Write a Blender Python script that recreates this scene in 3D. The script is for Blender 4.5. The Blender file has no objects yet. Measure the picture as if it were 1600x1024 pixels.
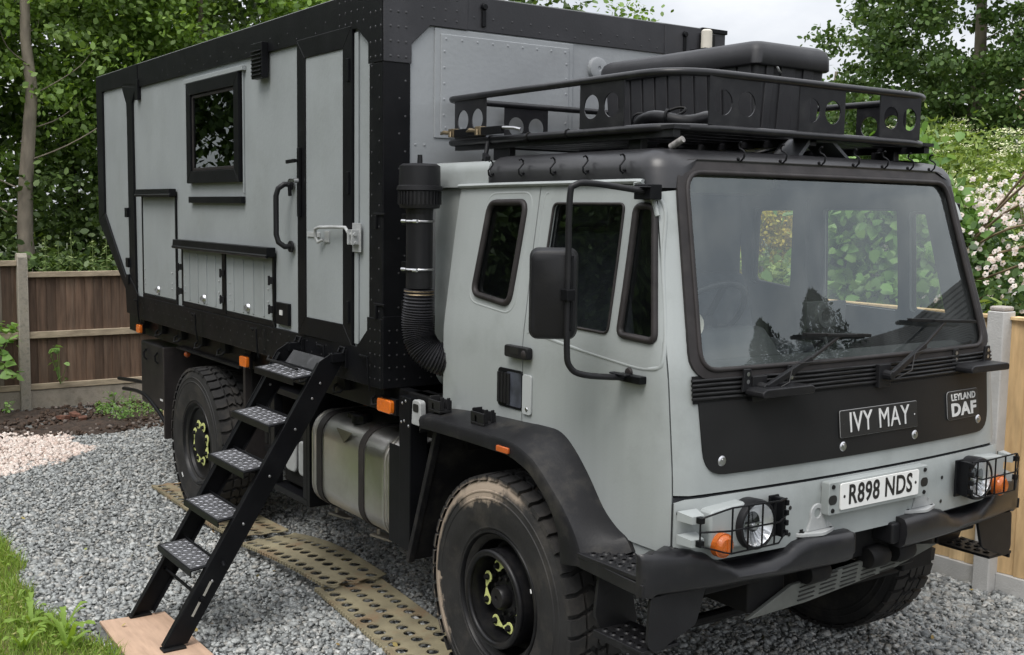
import bpy, bmesh, math, random
import numpy as np
from math import sin, cos, pi, radians
from mathutils import Vector, Matrix
from mathutils.geometry import delaunay_2d_cdt
random.seed(7); rng = np.random.default_rng(11)
SC = bpy.context.scene
COL = SC.collection

# ---------------------------------------------------------------- camera
cam = bpy.data.objects.new('camera', bpy.data.cameras.new('camera')); COL.objects.link(cam)
yaw, pit, rol = 2.5347912, -0.1030228, 0.0149239
F = Vector((cos(pit)*cos(yaw), cos(pit)*sin(yaw), sin(pit)))
R0 = Vector((sin(yaw), -cos(yaw), 0)); U0 = R0.cross(F)
Rv = cos(rol)*R0 + sin(rol)*U0; Uv = -sin(rol)*R0 + cos(rol)*U0
m = Matrix((Rv, Uv, -F)).transposed().to_4x4(); m.translation = Vector((4.0767333, -3.9851766, 2.2939173))
cam.matrix_world = m
cam.data.sensor_width = 36; cam.data.lens = 36*1765.884/1600
cam.data.clip_start = .05; cam.data.clip_end = 800
SC.camera = cam

# ---------------------------------------------------------------- sky, sun, exposure
SUN_EL, SUN_AZ = radians(58), radians(-62)     # direction the light comes from (azimuth from +X)
W = bpy.data.worlds.new('World'); SC.world = W; W.use_nodes = True
nt = W.node_tree; nt.nodes.clear()
out = nt.nodes.new('ShaderNodeOutputWorld'); bg = nt.nodes.new('ShaderNodeBackground')
sky = nt.nodes.new('ShaderNodeTexSky'); sky.sky_type = 'NISHITA'; sky.sun_disc = False
sky.sun_elevation = SUN_EL; sky.sun_rotation = pi/2 - SUN_AZ; sky.air_density = 1.2; sky.dust_density = 2.5
tc = nt.nodes.new('ShaderNodeTexCoord'); mp = nt.nodes.new('ShaderNodeMapping'); mp.inputs['Scale'].default_value = (1, 1, 2.2)
nz = nt.nodes.new('ShaderNodeTexNoise'); nz.inputs['Scale'].default_value = 2.6; nz.inputs['Detail'].default_value = 7; nz.inputs['Roughness'].default_value = .55
cr = nt.nodes.new('ShaderNodeValToRGB')
cr.color_ramp.elements[0].position = .34; cr.color_ramp.elements[0].color = (5.2, 5.5, 6.1, 1)
cr.color_ramp.elements[1].position = .64; cr.color_ramp.elements[1].color = (9.3, 9.3, 9.4, 1)
mx = nt.nodes.new('ShaderNodeMix'); mx.data_type = 'RGBA'; mx.inputs[0].default_value = .93
L = nt.links.new
L(tc.outputs['Generated'], mp.inputs['Vector']); L(mp.outputs[0], nz.inputs['Vector']); L(nz.outputs['Fac'], cr.inputs['Fac'])
# an overcast sky is brighter overhead than at the horizon
sp = nt.nodes.new('ShaderNodeSeparateXYZ'); mr_ = nt.nodes.new('ShaderNodeMapRange'); mr_.inputs[1].default_value = 0; mr_.inputs[2].default_value = 1; mr_.inputs[3].default_value = .50; mr_.inputs[4].default_value = 1.36
vm = nt.nodes.new('ShaderNodeVectorMath'); vm.operation = 'SCALE'
L(tc.outputs['Generated'], sp.inputs[0]); L(sp.outputs['Z'], mr_.inputs[0]); L(cr.outputs[0], vm.inputs[0]); L(mr_.outputs[0], vm.inputs['Scale'])
L(sky.outputs[0], mx.inputs[6]); L(vm.outputs[0], mx.inputs[7]); L(mx.outputs[2], bg.inputs['Color'])
bg.inputs['Strength'].default_value = 0.1; L(bg.outputs[0], out.inputs['Surface'])
sd = bpy.data.lights.new('sun', 'SUN'); sd.energy = 1.1; sd.angle = radians(28); sd.color = (1, .965, .91)
sun = bpy.data.objects.new('sun', sd); COL.objects.link(sun)
sun.rotation_euler = Vector((cos(SUN_EL)*cos(SUN_AZ), cos(SUN_EL)*sin(SUN_AZ), sin(SUN_EL))).to_track_quat('Z', 'Y').to_euler()
sun.location = (0, -6, 9)
vs = SC.view_settings; vs.view_transform = 'Standard'; vs.look = 'None'; vs.gamma = 1; vs.exposure = 1.0; vs.use_curve_mapping = False
SC.render.engine = 'CYCLES'
cy = SC.cycles; cy.max_bounces = 7; cy.diffuse_bounces = 3; cy.glossy_bounces = 4; cy.transmission_bounces = 6; cy.transparent_max_bounces = 12
cy.use_denoising = True; cy.caustics_reflective = False; cy.caustics_refractive = False; cy.sample_clamp_indirect = 6

# ---------------------------------------------------------------- materials
MATS = {}
def mat(name, col, rough=.5, metal=0, objvar=0, chips=None, streak=0, spec=.5, var=0, vscale=3, bump=0, bscale=60, rvar=0, coat=0, dirt=None, dscale=4, damt=.5, emit=None, vdetail=5, stretch=None):
    """Principled material with broad colour variation, fine relief and optional dirt patches."""
    if name in MATS: return MATS[name]
    M = bpy.data.materials.new(name); M.use_nodes = True; n = M.node_tree.nodes; l = M.node_tree.links.new
    b = n['Principled BSDF']; b.inputs['Roughness'].default_value = rough; b.inputs['Metallic'].default_value = metal
    b.inputs['Specular IOR Level'].default_value = spec; b.inputs['Coat Weight'].default_value = coat
    b.inputs['Base Color'].default_value = (*col, 1)
    if emit: b.inputs['Emission Color'].default_value = (*col, 1); b.inputs['Emission Strength'].default_value = emit
    g = n.new('ShaderNodeTexCoord'); src = g.outputs['Object']
    if stretch:
        mpn = n.new('ShaderNodeMapping'); mpn.inputs['Scale'].default_value = stretch; l(src, mpn.inputs[0]); src = mpn.outputs[0]
    cur = None
    if var:
        t = n.new('ShaderNodeTexNoise'); t.inputs['Scale'].default_value = vscale; t.inputs['Detail'].default_value = vdetail; l(src, t.inputs['Vector'])
        r = n.new('ShaderNodeValToRGB'); r.color_ramp.elements[0].position = .3; r.color_ramp.elements[1].position = .7
        r.color_ramp.elements[0].color = (*[max(0, c*(1-var)) for c in col], 1); r.color_ramp.elements[1].color = (*[min(1, c*(1+var)) for c in col], 1)
        l(t.outputs['Fac'], r.inputs[0]); cur = r.outputs[0]
        l(cur, b.inputs['Base Color'])
    if dirt:
        t = n.new('ShaderNodeTexNoise'); t.inputs['Scale'].default_value = dscale; t.inputs['Detail'].default_value = 9; t.inputs['Roughness'].default_value = .65; l(src, t.inputs['Vector'])
        r = n.new('ShaderNodeMapRange'); r.inputs[1].default_value = .5; r.inputs[2].default_value = .72; r.inputs[4].default_value = damt; l(t.outputs['Fac'], r.inputs[0])
        x = n.new('ShaderNodeMix'); x.data_type = 'RGBA'; l(r.outputs[0], x.inputs[0])
        if cur: l(cur, x.inputs[6])
        else: x.inputs[6].default_value = (*col, 1)
        x.inputs[7].default_value = (*dirt, 1); l(x.outputs[2], b.inputs['Base Color'])
    if chips:       # (colour, scale, threshold): small knocks and scuffs
        t = n.new('ShaderNodeTexNoise'); t.inputs['Scale'].default_value = chips[1]; t.inputs['Detail'].default_value = 6; t.inputs['Roughness'].default_value = .75; l(g.outputs['Object'], t.inputs['Vector'])
        r = n.new('ShaderNodeMapRange'); r.inputs[1].default_value = chips[2]; r.inputs[2].default_value = chips[2]+.03; r.inputs[4].default_value = .75; l(t.outputs['Fac'], r.inputs[0])
        x = n.new('ShaderNodeMix'); x.data_type = 'RGBA'; l(r.outputs[0], x.inputs[0]); q_ = b.inputs['Base Color']
        if q_.links: l(q_.links[0].from_socket, x.inputs[6])
        else: x.inputs[6].default_value = (*col, 1)
        x.inputs[7].default_value = (*chips[0], 1); l(x.outputs[2], q_)
    if streak:      # rain runs down the upright faces
        mpn = n.new('ShaderNodeMapping'); mpn.inputs['Scale'].default_value = (9, 9, .55); l(g.outputs['Object'], mpn.inputs[0])
        t = n.new('ShaderNodeTexNoise'); t.inputs['Scale'].default_value = 2.2; t.inputs['Detail'].default_value = 6; l(mpn.outputs[0], t.inputs['Vector'])
        r = n.new('ShaderNodeMapRange'); r.inputs[1].default_value = .35; r.inputs[2].default_value = .7; r.inputs[3].default_value = 1+streak*.4; r.inputs[4].default_value = 1-streak; l(t.outputs['Fac'], r.inputs[0])
        hv = n.new('ShaderNodeHueSaturation'); l(r.outputs[0], hv.inputs['Value']); q_ = b.inputs['Base Color']; l(q_.links[0].from_socket, hv.inputs['Color']); l(hv.outputs[0], q_)
    if objvar:
        oi = n.new('ShaderNodeObjectInfo'); r = n.new('ShaderNodeMapRange'); r.inputs[3].default_value = 1-objvar; r.inputs[4].default_value = 1+objvar; l(oi.outputs['Random'], r.inputs[0])
        hv = n.new('ShaderNodeHueSaturation'); l(r.outputs[0], hv.inputs['Value']); q_ = b.inputs['Base Color']
        if q_.links: l(q_.links[0].from_socket, hv.inputs['Color'])
        else: hv.inputs['Color'].default_value = (*col, 1)
        l(hv.outputs[0], q_)
    if rvar:
        t = n.new('ShaderNodeTexNoise'); t.inputs['Scale'].default_value = 7; t.inputs['Detail'].default_value = 6; l(src, t.inputs['Vector'])
        r = n.new('ShaderNodeMapRange'); r.inputs[3].default_value = rough-rvar; r.inputs[4].default_value = rough+rvar; l(t.outputs['Fac'], r.inputs[0]); l(r.outputs[0], b.inputs['Roughness'])
    if bump:
        t = n.new('ShaderNodeTexNoise'); t.inputs['Scale'].default_value = bscale; t.inputs['Detail'].default_value = 5; l(src, t.inputs['Vector'])
        bp = n.new('ShaderNodeBump'); bp.inputs['Strength'].default_value = bump; bp.inputs['Distance'].default_value = .01; l(t.outputs['Fac'], bp.inputs['Height']); l(bp.outputs[0], b.inputs['Normal'])
    MATS[name] = M; return M

GREY = (.292, .315, .322)
M_GREY = mat('grey_cab_paint', (.325, .348, .345), .42, chips=((.19, .19, .175), 34, .72), streak=.03, var=.05, vscale=2.2, bump=.05, bscale=90, rvar=.08, spec=.5, dirt=(.17, .185, .17), dscale=3, damt=.35)
M_GREYB = mat('grey_box_paint', GREY, .5, chips=((.43, .45, .45), 26, .715), streak=.012, stretch=(1, 1, .75), var=.06, vscale=2.6, bump=.12, bscale=45, rvar=.08, spec=.45, dirt=(.19, .205, .195), dscale=1.6, damt=.4)
M_GREYW = mat('weathered_grey_front_paint', (.29, .305, .318), .5, chips=((.18, .185, .19), 22, .70), streak=.012, var=.09, vscale=2.5, bump=.12, bscale=40, rvar=.1, dirt=(.19, .195, .205), dscale=2.2, damt=.5)
M_BLK = mat('black_frame_paint', (.006, .0063, .0075), .40, var=.25, vscale=5, rvar=.08, spec=.16, bump=.05, bscale=70, dirt=(.018, .018, .018), dscale=6, damt=.3)
M_BLKSKY = mat('sky_lit_black_front_paint', (.030, .030, .034), .42, spec=.4, var=.2, vscale=3, rvar=.08, bump=.05, bscale=70, dirt=(.05, .05, .055), dscale=3, damt=.5)  # black frame paint made lighter: the sky's sheen put into the colour
M_FAS = mat('black_fascia_paint', (.013, .013, .0135), .42, spec=.25, var=.15, vscale=4, rvar=.06, bump=.03, bscale=80)
M_ROOF = mat('black_roof_paint', (.019, .019, .021), .34, var=.2, vscale=4, rvar=.08, bump=.03, bscale=60, dirt=(.05, .05, .052), dscale=5, damt=.4)
M_PLA = mat('black_plastic', (.012, .012, .0135), .42, spec=.27, var=.2, vscale=6, rvar=.1, bump=.06, bscale=150, dirt=(.035, .034, .032), dscale=5, damt=.35)
M_BMP = mat('satin_bumper_plastic', (.013, .013, .015), .33, spec=.42, var=.2, vscale=5, rvar=.08, bump=.05, bscale=130, dirt=(.04, .038, .035), dscale=7, damt=.35)
M_FEN = mat('dusty_fender_plastic', (.012, .012, .0135), .46, spec=.25, var=.25, vscale=6, rvar=.12, bump=.08, bscale=120, dirt=(.075, .068, .055), dscale=6, damt=.4)
M_DARK = mat('dark_chassis', (.006, .006, .0065), .65, spec=.25, var=.4, vscale=8, dirt=(.02, .018, .014), dscale=9, damt=.5)
M_RUB = mat('rubber_seal', (.022, .019, .019), .55, spec=.35, var=.3, vscale=9, rvar=.1, dirt=(.05, .044, .04), dscale=10, damt=.4)
M_RIM = mat('black_rim_paint', (.009, .009, .010), .38, spec=.25, var=.25, vscale=9, rvar=.1, dirt=(.035, .031, .026), dscale=9, damt=.4)
M_ALU = mat('brushed_tank_aluminium', (.62, .61, .58), .36, metal=1, var=.12, vscale=4, rvar=.1, bump=.05, bscale=60, dirt=(.34, .32, .28), dscale=4, damt=.45)
M_STL = mat('bright_steel', (.55, .55, .56), .32, metal=1, var=.1, vscale=20, rvar=.1)
M_GAL = mat('grey_cast_metal', (.36, .37, .37), .5, var=.15, vscale=12, bump=.15, bscale=120)
M_BRS = mat('brass_fitting', (.24, .19, .12), .5, metal=.75, var=.25, vscale=30, dirt=(.16, .10, .05), dscale=25)
M_AMB = mat('amber_lens', (.72, .165, .014), .2, spec=.6, var=.1, vscale=40, bump=.3, bscale=200, coat=.5)
M_AMD = mat('dull_amber_lens', (.5, .11, .025), .3, var=.15, vscale=30, coat=.3)
M_WHT = mat('white_plate', (.78, .78, .76), .4, var=.03, vscale=20)
M_INK = mat('black_lettering', (.012, .012, .012), .5)
M_SIL = mat('silver_lettering', (.62, .62, .61), .4, var=.05, vscale=30)
M_NUT = mat('yellow_green_pointer', (.62, .66, .25), .5, var=.15, vscale=40)
M_TRIM = mat('dark_cab_trim', (.026, .028, .032), .8, var=.2, vscale=8)
M_SEAT = mat('seat_fabric', (.045, .05, .058), .9, var=.3, vscale=14, bump=.3, bscale=200)
M_DASH = mat('grey_dashboard', (.022, .025, .027), .75, var=.15, vscale=9, bump=.1, bscale=150)
M_TREAD = mat('checker_plate', (.2, .2, .21), .38, metal=.7, var=.3, vscale=9, rvar=.1, dirt=(.05, .05, .05), dscale=12, damt=.5)
M_CREAM = mat('cream_plastic', (.62, .58, .5), .5, var=.06, vscale=20)

def mat_glass(name, tint, refl, rough=.0, film=0, wavy=0):
    M = bpy.data.materials.new(name); M.use_nodes = True; n = M.node_tree.nodes; l = M.node_tree.links.new; n.clear()
    o = n.new('ShaderNodeOutputMaterial'); t = n.new('ShaderNodeBsdfTransparent'); t.inputs[0].default_value = (*tint, 1)
    g = n.new('ShaderNodeBsdfGlossy'); g.inputs['Roughness'].default_value = rough; g.inputs['Color'].default_value = (.93, 1, .99, 1)
    f = n.new('ShaderNodeFresnel'); f.inputs['IOR'].default_value = 1.52
    gb_ = n.new('ShaderNodeNewGeometry'); ir = n.new('ShaderNodeMapRange'); ir.inputs[3].default_value = 1.52; ir.inputs[4].default_value = 1/1.52; l(gb_.outputs['Backfacing'], ir.inputs[0]); l(ir.outputs[0], f.inputs['IOR'])   # a thin pane mirrors alike from both sides
    mr = n.new('ShaderNodeMapRange'); mr.inputs[1].default_value = 0; mr.inputs[2].default_value = 1; mr.inputs[3].default_value = refl; mr.inputs[4].default_value = 1
    x = n.new('ShaderNodeMixShader'); l(f.outputs[0], mr.inputs[0]); l(mr.outputs[0], x.inputs[0]); l(t.outputs[0], x.inputs[1]); l(g.outputs[0], x.inputs[2]); l(x.outputs[0], o.inputs[0])
    if film:        # pale diffuse film in uneven slanted streaks
        tcf = n.new('ShaderNodeTexCoord'); mpf = n.new('ShaderNodeMapping'); mpf.inputs['Scale'].default_value = (1, 3.2, .8); mpf.inputs['Rotation'].default_value = (.35, 0, 0); l(tcf.outputs['Object'], mpf.inputs[0])
        nf = n.new('ShaderNodeTexNoise'); nf.inputs['Scale'].default_value = 1.6; nf.inputs['Detail'].default_value = 8; nf.inputs['Roughness'].default_value = .6; l(mpf.outputs[0], nf.inputs['Vector'])
        rf_ = n.new('ShaderNodeMapRange'); rf_.inputs[1].default_value = .42; rf_.inputs[2].default_value = .80; rf_.inputs[3].default_value = .008; rf_.inputs[4].default_value = film*2.2; l(nf.outputs['Fac'], rf_.inputs[0])
        df = n.new('ShaderNodeBsdfDiffuse'); df.inputs[0].default_value = (.62, .66, .66, 1); xf = n.new('ShaderNodeMixShader'); l(rf_.outputs[0], xf.inputs[0]); l(x.outputs[0], xf.inputs[1]); l(df.outputs[0], xf.inputs[2]); l(xf.outputs[0], o.inputs[0])
    if wavy:
        nn = n.new('ShaderNodeTexNoise'); nn.inputs['Scale'].default_value = 2.2; tcn = n.new('ShaderNodeTexCoord'); l(tcn.outputs['Object'], nn.inputs['Vector'])
        b = n.new('ShaderNodeBump'); b.inputs['Strength'].default_value = wavy; b.inputs['Distance'].default_value = .02; l(nn.outputs['Fac'], b.inputs['Height']); l(b.outputs[0], g.inputs['Normal'])
    MATS[name] = M; return M
M_WS = mat_glass('windscreen_glass', (.93, .97, .955), .088, film=.036)
M_GL = mat_glass('tinted_side_glass', (.86, .88, .86), .035, wavy=.02)
M_GLB = mat_glass('dark_box_window_glass', (.10, .09, .08), .035, wavy=.01)
M_LENS = mat_glass('headlamp_glass', (.96, .97, .98), .03)

# ---------------------------------------------------------------- mesh helpers
class MB:
    def __init__(s): s.v = []; s.f = []
    def add(s, vs, fs):
        o = len(s.v); s.v += [tuple(v) for v in vs]; s.f += [tuple(o+i for i in f) for f in fs]; return s
    def box(s, x0, x1, y0, y1, z0, z1):
        if x0 > x1: x0, x1 = x1, x0
        if y0 > y1: y0, y1 = y1, y0
        if z0 > z1: z0, z1 = z1, z0
        v = [(x, y, z) for x in (x0, x1) for y in (y0, y1) for z in (z0, z1)]
        return s.add(v, [(0,1,3,2), (4,6,7,5), (0,4,5,1), (2,3,7,6), (0,2,6,4), (1,5,7,3)])
    def bar(s, p, q, w, h, up=(0, 0, 1), ext=0):
        p, q = Vector(p), Vector(q); d = (q-p).normalized(); p = p-d*ext; q = q+d*ext
        r = d.cross(Vector(up)).normalized(); u = r.cross(d)
        v = [a + r*(w/2*i) + u*(h/2*j) for a in (p, q) for i, j in ((-1,-1), (1,-1), (1,1), (-1,1))]
        return s.add(v, [(3,2,1,0), (4,5,6,7), (0,1,5,4), (1,2,6,5), (2,3,7,6), (3,0,4,7)])
    def tube(s, pts, r, n=8, closed=False, caps=True, flat=1):
        pts = [Vector(p) for p in pts]; N = len(pts); rs = r if isinstance(r, (list, tuple)) else [r]*N
        up = None; base = len(s.v); rings = []
        for i, p in enumerate(pts):
            a = pts[(i-1) % N] if (closed or i > 0) else p; b = pts[(i+1) % N] if (closed or i < N-1) else p
            t = (b-a).normalized()
            if up is None:
                up = Vector((0, 0, 1)) if abs(t.z) < .9 else Vector((1, 0, 0))
            side = t.cross(up).normalized(); up = side.cross(t).normalized()
            rings.append([p + (side*cos(2*pi*k/n) + up*sin(2*pi*k/n)*flat)*rs[i] for k in range(n)])
        vs = [v for ring in rings for v in ring]; fs = []
        for i in range(N if closed else N-1):
            j = (i+1) % N
            for k in range(n): fs.append((i*n+k, i*n+(k+1) % n, j*n+(k+1) % n, j*n+k))
        if not closed and caps: fs += [tuple(range(n-1, -1, -1)), tuple((N-1)*n+k for k in range(n))]
        return s.add(vs, fs)
    def lathe(s, prof, c, axis='y', n=32, a0=0, a1=2*pi, sgn=1):
        """prof: (radius, height along axis)"""
        full = abs(a1-a0-2*pi) < 1e-6; m = n if full else n+1; vs = []
        for r, h in prof:
            for k in range(m):
                a = a0+(a1-a0)*k/n; q = (r*cos(a), r*sin(a)); h2 = h*sgn
                p = {'y': (q[0], h2, q[1]), 'x': (h2, q[0], q[1]), 'z': (q[0], q[1], h2)}[axis]
                vs.append((c[0]+p[0], c[1]+p[1], c[2]+p[2]))
        fs = []
        for i in range(len(prof)-1):
            for k in range(n):
                k2 = (k+1) % m; fs.append((i*m+k, i*m+k2, (i+1)*m+k2, (i+1)*m+k))
        return s.add(vs, fs)
    def prism(s, poly, a, b, axis='y'):
        """poly: 2-D outline; extruded from a to b along axis (x: poly=(y,z); y: poly=(x,z); z: poly=(x,y))"""
        n = len(poly); mk = {'y': lambda p, h: (p[0], h, p[1]), 'x': lambda p, h: (h, p[0], p[1]), 'z': lambda p, h: (p[0], p[1], h)}[axis]
        vs = [mk(p, a) for p in poly] + [mk(p, b) for p in poly]
        return s.add(vs, [tuple(range(n)), tuple(range(2*n-1, n-1, -1))] + [(i, i+n, (i+1) % n+n, (i+1) % n) for i in range(n)])
    def ball(s, c, r, n=8, sq=(1, 1, 1)):
        vs = []; fs = []
        for i in range(n//2+1):
            a = pi*i/(n//2)
            for k in range(n): vs.append((c[0]+r*sq[0]*sin(a)*cos(2*pi*k/n), c[1]+r*sq[1]*sin(a)*sin(2*pi*k/n), c[2]+r*sq[2]*cos(a)))
        for i in range(n//2):
            for k in range(n): fs.append((i*n+k, (i+1)*n+k, (i+1)*n+(k+1) % n, i*n+(k+1) % n))
        return s.add(vs, fs)
    def rivets(s, pts, axis, r=.007, h=.004):
        for p in pts:
            o = len(s.v); s.v.append(tuple(p[i]+axis[i]*h for i in range(3)))
            a = Vector(axis); t = a.orthogonal().normalized(); b = a.cross(t)
            for k in range(6): s.v.append(tuple(Vector(p)+t*r*cos(k*pi/3)+b*r*sin(k*pi/3)))
            for k in range(6): s.f.append((o, o+1+k, o+1+(k+1) % 6))
        return s
    def build(s, name, m, parent=None, bevel=0, seg=2, smooth=None, solid=0, fixn=True):
        me = bpy.data.meshes.new(name); me.from_pydata(s.v, [], s.f)
        if fixn and len(s.f) < 60000:
            b = bmesh.new(); b.from_mesh(me); bmesh.ops.recalc_face_normals(b, faces=b.faces); b.to_mesh(me); b.free()
        me.validate(); me.materials.append(m)
        o = bpy.data.objects.new(name, me); COL.objects.link(o)
        if parent: adopt(o, parent)
        if smooth is not None:
            me.polygons.foreach_set('use_smooth', [True]*len(me.polygons)); me.set_sharp_from_angle(angle=radians(smooth))
        if solid:
            k = o.modifiers.new('solid', 'SOLIDIFY'); k.thickness = solid; k.offset = -1
            if smooth is not None: k = o.modifiers.new('split', 'EDGE_SPLIT'); k.split_angle = radians(smooth)
        if bevel:
            k = o.modifiers.new('bevel', 'BEVEL'); k.width = bevel; k.segments = seg; k.limit_method = 'ANGLE'; k.angle_limit = radians(38); k.harden_normals = True
            me.polygons.foreach_set('use_smooth', [True]*len(me.polygons))
            if smooth is None: me.set_sharp_from_angle(angle=radians(20))
        return o

def adopt(o, parent):
    o.parent = parent
    o.matrix_parent_inverse = Matrix.Translation(-wloc(parent))
def wloc(o):
    # world location of an unrotated chain
    return (wloc(o.parent) + o.location + o.matrix_parent_inverse.translation) if o.parent else o.location.copy()
def tag(o, label=None, cat=None, group=None, kind=None):
    if label: o['label'] = label
    if cat: o['category'] = cat
    if group: o['group'] = group
    if kind: o['kind'] = kind
    return o
def thing(name, loc, label, cat, group=None):
    o = bpy.data.objects.new(name, None); o.location = loc; o.empty_display_size = .1; COL.objects.link(o)
    return tag(o, label, cat, group)
def part_empty(name, parent):
    o = bpy.data.objects.new(name, None); COL.objects.link(o); adopt(o, parent); return o
def copy_part(o, parent, off=(0, 0, 0), kids=True):
    c = o.copy(); COL.objects.link(c); c.parent = parent; c.matrix_parent_inverse = o.matrix_parent_inverse.copy(); c.location = o.location + Vector(off)
    if kids:
        for ch in o.children:
            g = ch.copy(); COL.objects.link(g); g.parent = c
            for gg in ch.children:
                h = gg.copy(); COL.objects.link(h); h.parent = g
    return c
def text(name, s, m, parent, origin, xdir, updir, h, wscale=1, bold=0, depth=.002, spacing=1, align='CENTER'):
    cu = bpy.data.curves.new(name, 'FONT'); cu.body = s; cu.align_x = align; cu.align_y = 'CENTER'; cu.size = h/.70; cu.extrude = depth
    cu.offset = bold; cu.space_character = spacing; cu.materials.append(m); cu.resolution_u = 4
    o = bpy.data.objects.new(name, cu); COL.objects.link(o)
    x = Vector(xdir).normalized(); u = Vector(updir).normalized(); nrm = x.cross(u).normalized(); u = nrm.cross(x)
    M4 = Matrix((x*wscale, u, nrm)).transposed().to_4x4(); M4.translation = Vector(origin)
    dg = bpy.context.evaluated_depsgraph_get(); me = bpy.data.meshes.new_from_object(o.evaluated_get(dg)); bpy.data.objects.remove(o)
    me.transform(M4); me.materials.clear(); me.materials.append(m)
    q = bpy.data.objects.new(name, me); COL.objects.link(q)
    if parent: adopt(q, parent)
    return q
def rrect(x0, z0, x1, z1, r, n=5):
    pts = []
    for cx, cz, a in ((x1-r, z1-r, 0), (x0+r, z1-r, pi/2), (x0+r, z0+r, pi), (x1-r, z0+r, 3*pi/2)):
        for k in range(n+1): t = a+pi/2*k/n; pts.append((cx+r*cos(t), cz+r*sin(t)))
    return pts
def rpoly(pts, r, n=5):
    """round the corners of a polygon; r one radius or one per corner"""
    N = len(pts); out_ = []; rr = r if isinstance(r, (list, tuple)) else [r]*N
    for i in range(N):
        p = Vector(pts[i]); a = Vector(pts[i-1]); b = Vector(pts[(i+1) % N]); d1 = (a-p); d2 = (b-p); q = min(rr[i], d1.length*.45, d2.length*.45)
        if q < 1e-4: out_.append(tuple(p)); continue
        s1 = p+d1.normalized()*q; s2 = p+d2.normalized()*q
        for k in range(n+1):
            t = k/n; out_.append(tuple((1-t)**2*s1+2*t*(1-t)*p+t*t*s2))
    return out_
def inside(p, poly):
    c = False; x, y = p; n = len(poly); j = n-1
    for i in range(n):
        xi, yi = poly[i]; xj, yj = poly[j]
        if (yi > y) != (yj > y) and x < (xj-xi)*(y-yi)/(yj-yi)+xi: c = not c
        j = i
    return c
def refine(poly, step):
    o = []
    for i in range(len(poly)):
        a = Vector(poly[i]); b = Vector(poly[(i+1) % len(poly)]); k = max(1, int((b-a).length/step+.5))
        for q in range(k): o.append(tuple(a+(b-a)*q/k))
    return o
def sheet(outline, holes, fn, step=.06, grid=True):
    """flat outline with holes, triangulated and mapped through fn(u, v) -> xyz"""
    loops = [refine(outline, step)] + [refine(h, step) for h in holes]
    vs = []; es = []
    for lp in loops:
        o = len(vs); vs += [Vector(p) for p in lp]; es += [(o+i, o+(i+1) % len(lp)) for i in range(len(lp))]
    if grid:
        us = [p[0] for p in loops[0]]; zs = [p[1] for p in loops[0]]; u = min(us)+step*.5
        while u < max(us):
            z = min(zs)+step*.5
            while z < max(zs):
                if inside((u, z), loops[0]) and not any(inside((u, z), h) for h in loops[1:]):
                    if all((Vector((u, z))-q).length > step*.45 for q in vs[:sum(len(l_) for l_ in loops)]): vs.append(Vector((u, z)))
                z += step
            u += step
    r = delaunay_2d_cdt(vs, es, [], 0, 1e-6); mb = MB(); fs = []
    for f in r[2]:
        c = sum((r[0][i] for i in f), Vector((0, 0)))/len(f)
        if inside(c, loops[0]) and not any(inside(c, h) for h in loops[1:]): fs.append(tuple(f))
    mb.add([fn(p[0], p[1]) for p in r[0]], fs); return mb
def spline(c, per):
    o = []
    for i in range(len(c)-1):
        p0, p1, p2, p3 = c[max(i-1, 0)], c[i], c[i+1], c[min(i+2, len(c)-1)]
        for k in range(per):
            t = k/per; o.append(.5*((2*p1)+(-p0+p2)*t+(2*p0-5*p1+4*p2-p3)*t*t+(-p0+3*p1-3*p2+p3)*t**3))
    return o+[c[-1]]
# ================================================================ TRUCK
truck = thing('truck', (-2.6, 0, 0), 'grey and black expedition truck with living box and roof rack parked on gravel', 'truck')
T = truck
# ---------------------------------------------------------------- chassis
cf = MB()
for y in (-.42, .42): cf.box(-6.2, .85, y-.04, y+.04, .80, 1.02)
for x in (-5.9, -5.0, -4.4, -3.2, -2.2, -1.1, -.6, .5): cf.box(x-.05, x+.05, -.38, .38, .83, .99)
cf.build('chassis_rail', M_DARK, T, bevel=.006)
sub = MB(); sub.box(-6.0, -.82, -1.10, -1.04, 1.20, 1.352); sub.box(-6.0, -.82, 1.04, 1.10, 1.20, 1.352)
for x in (-5.6, -4.7, -3.6, -2.6, -1.8, -1.0): sub.box(x-.05, x+.05, -1.04, 1.04, 1.18, 1.32)
sub.box(-6.0, -.82, -.46, -.38, 1.02, 1.18); sub.box(-6.0, -.82, .38, .46, 1.02, 1.18)
sub.build('subframe', M_BLK, T, bevel=.005)
for X in (0, -3.95):
    ax = MB(); ax.lathe([(.0, -.95), (.09, -.95), (.09, -.4), (.10, -.25), (.20, -.12), (.22, 0), (.20, .12), (.10, .25), (.09, .4), (.09, .95), (0, .95)], (X, 0, .56), 'y', 20)
    ax.build('axle', M_DARK, T, smooth=40)
    for y in (-.42, .42):
        sp = MB()
        for k in range(6):
            hw = .75-.1*k; pts = [(X+hw*t, .66-.018*k + .14*(t*t)*(hw/.75)**2) for t in [i/6-1 for i in range(13)]]
            for a, b in zip(pts[:-1], pts[1:]): sp.add([(a[0], y-.04, a[1]), (a[0], y+.04, a[1]), (b[0], y+.04, b[1]), (b[0], y-.04, b[1]), (a[0], y-.04, a[1]+.014), (a[0], y+.04, a[1]+.014), (b[0], y+.04, b[1]+.014), (b[0], y-.04, b[1]+.014)], [(0, 3, 2, 1), (4, 5, 6, 7), (0, 1, 5, 4), (2, 3, 7, 6), (0, 4, 7, 3), (1, 2, 6, 5)])
        sp.build('leaf_spring', M_DARK, T)
ps = MB(); ps.tube([(0, .0, .62), (-1.6, 0, .85), (-3.95, 0, .62)], .05, 12); ps.build('prop_shaft', M_DARK, T, smooth=40)
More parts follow.
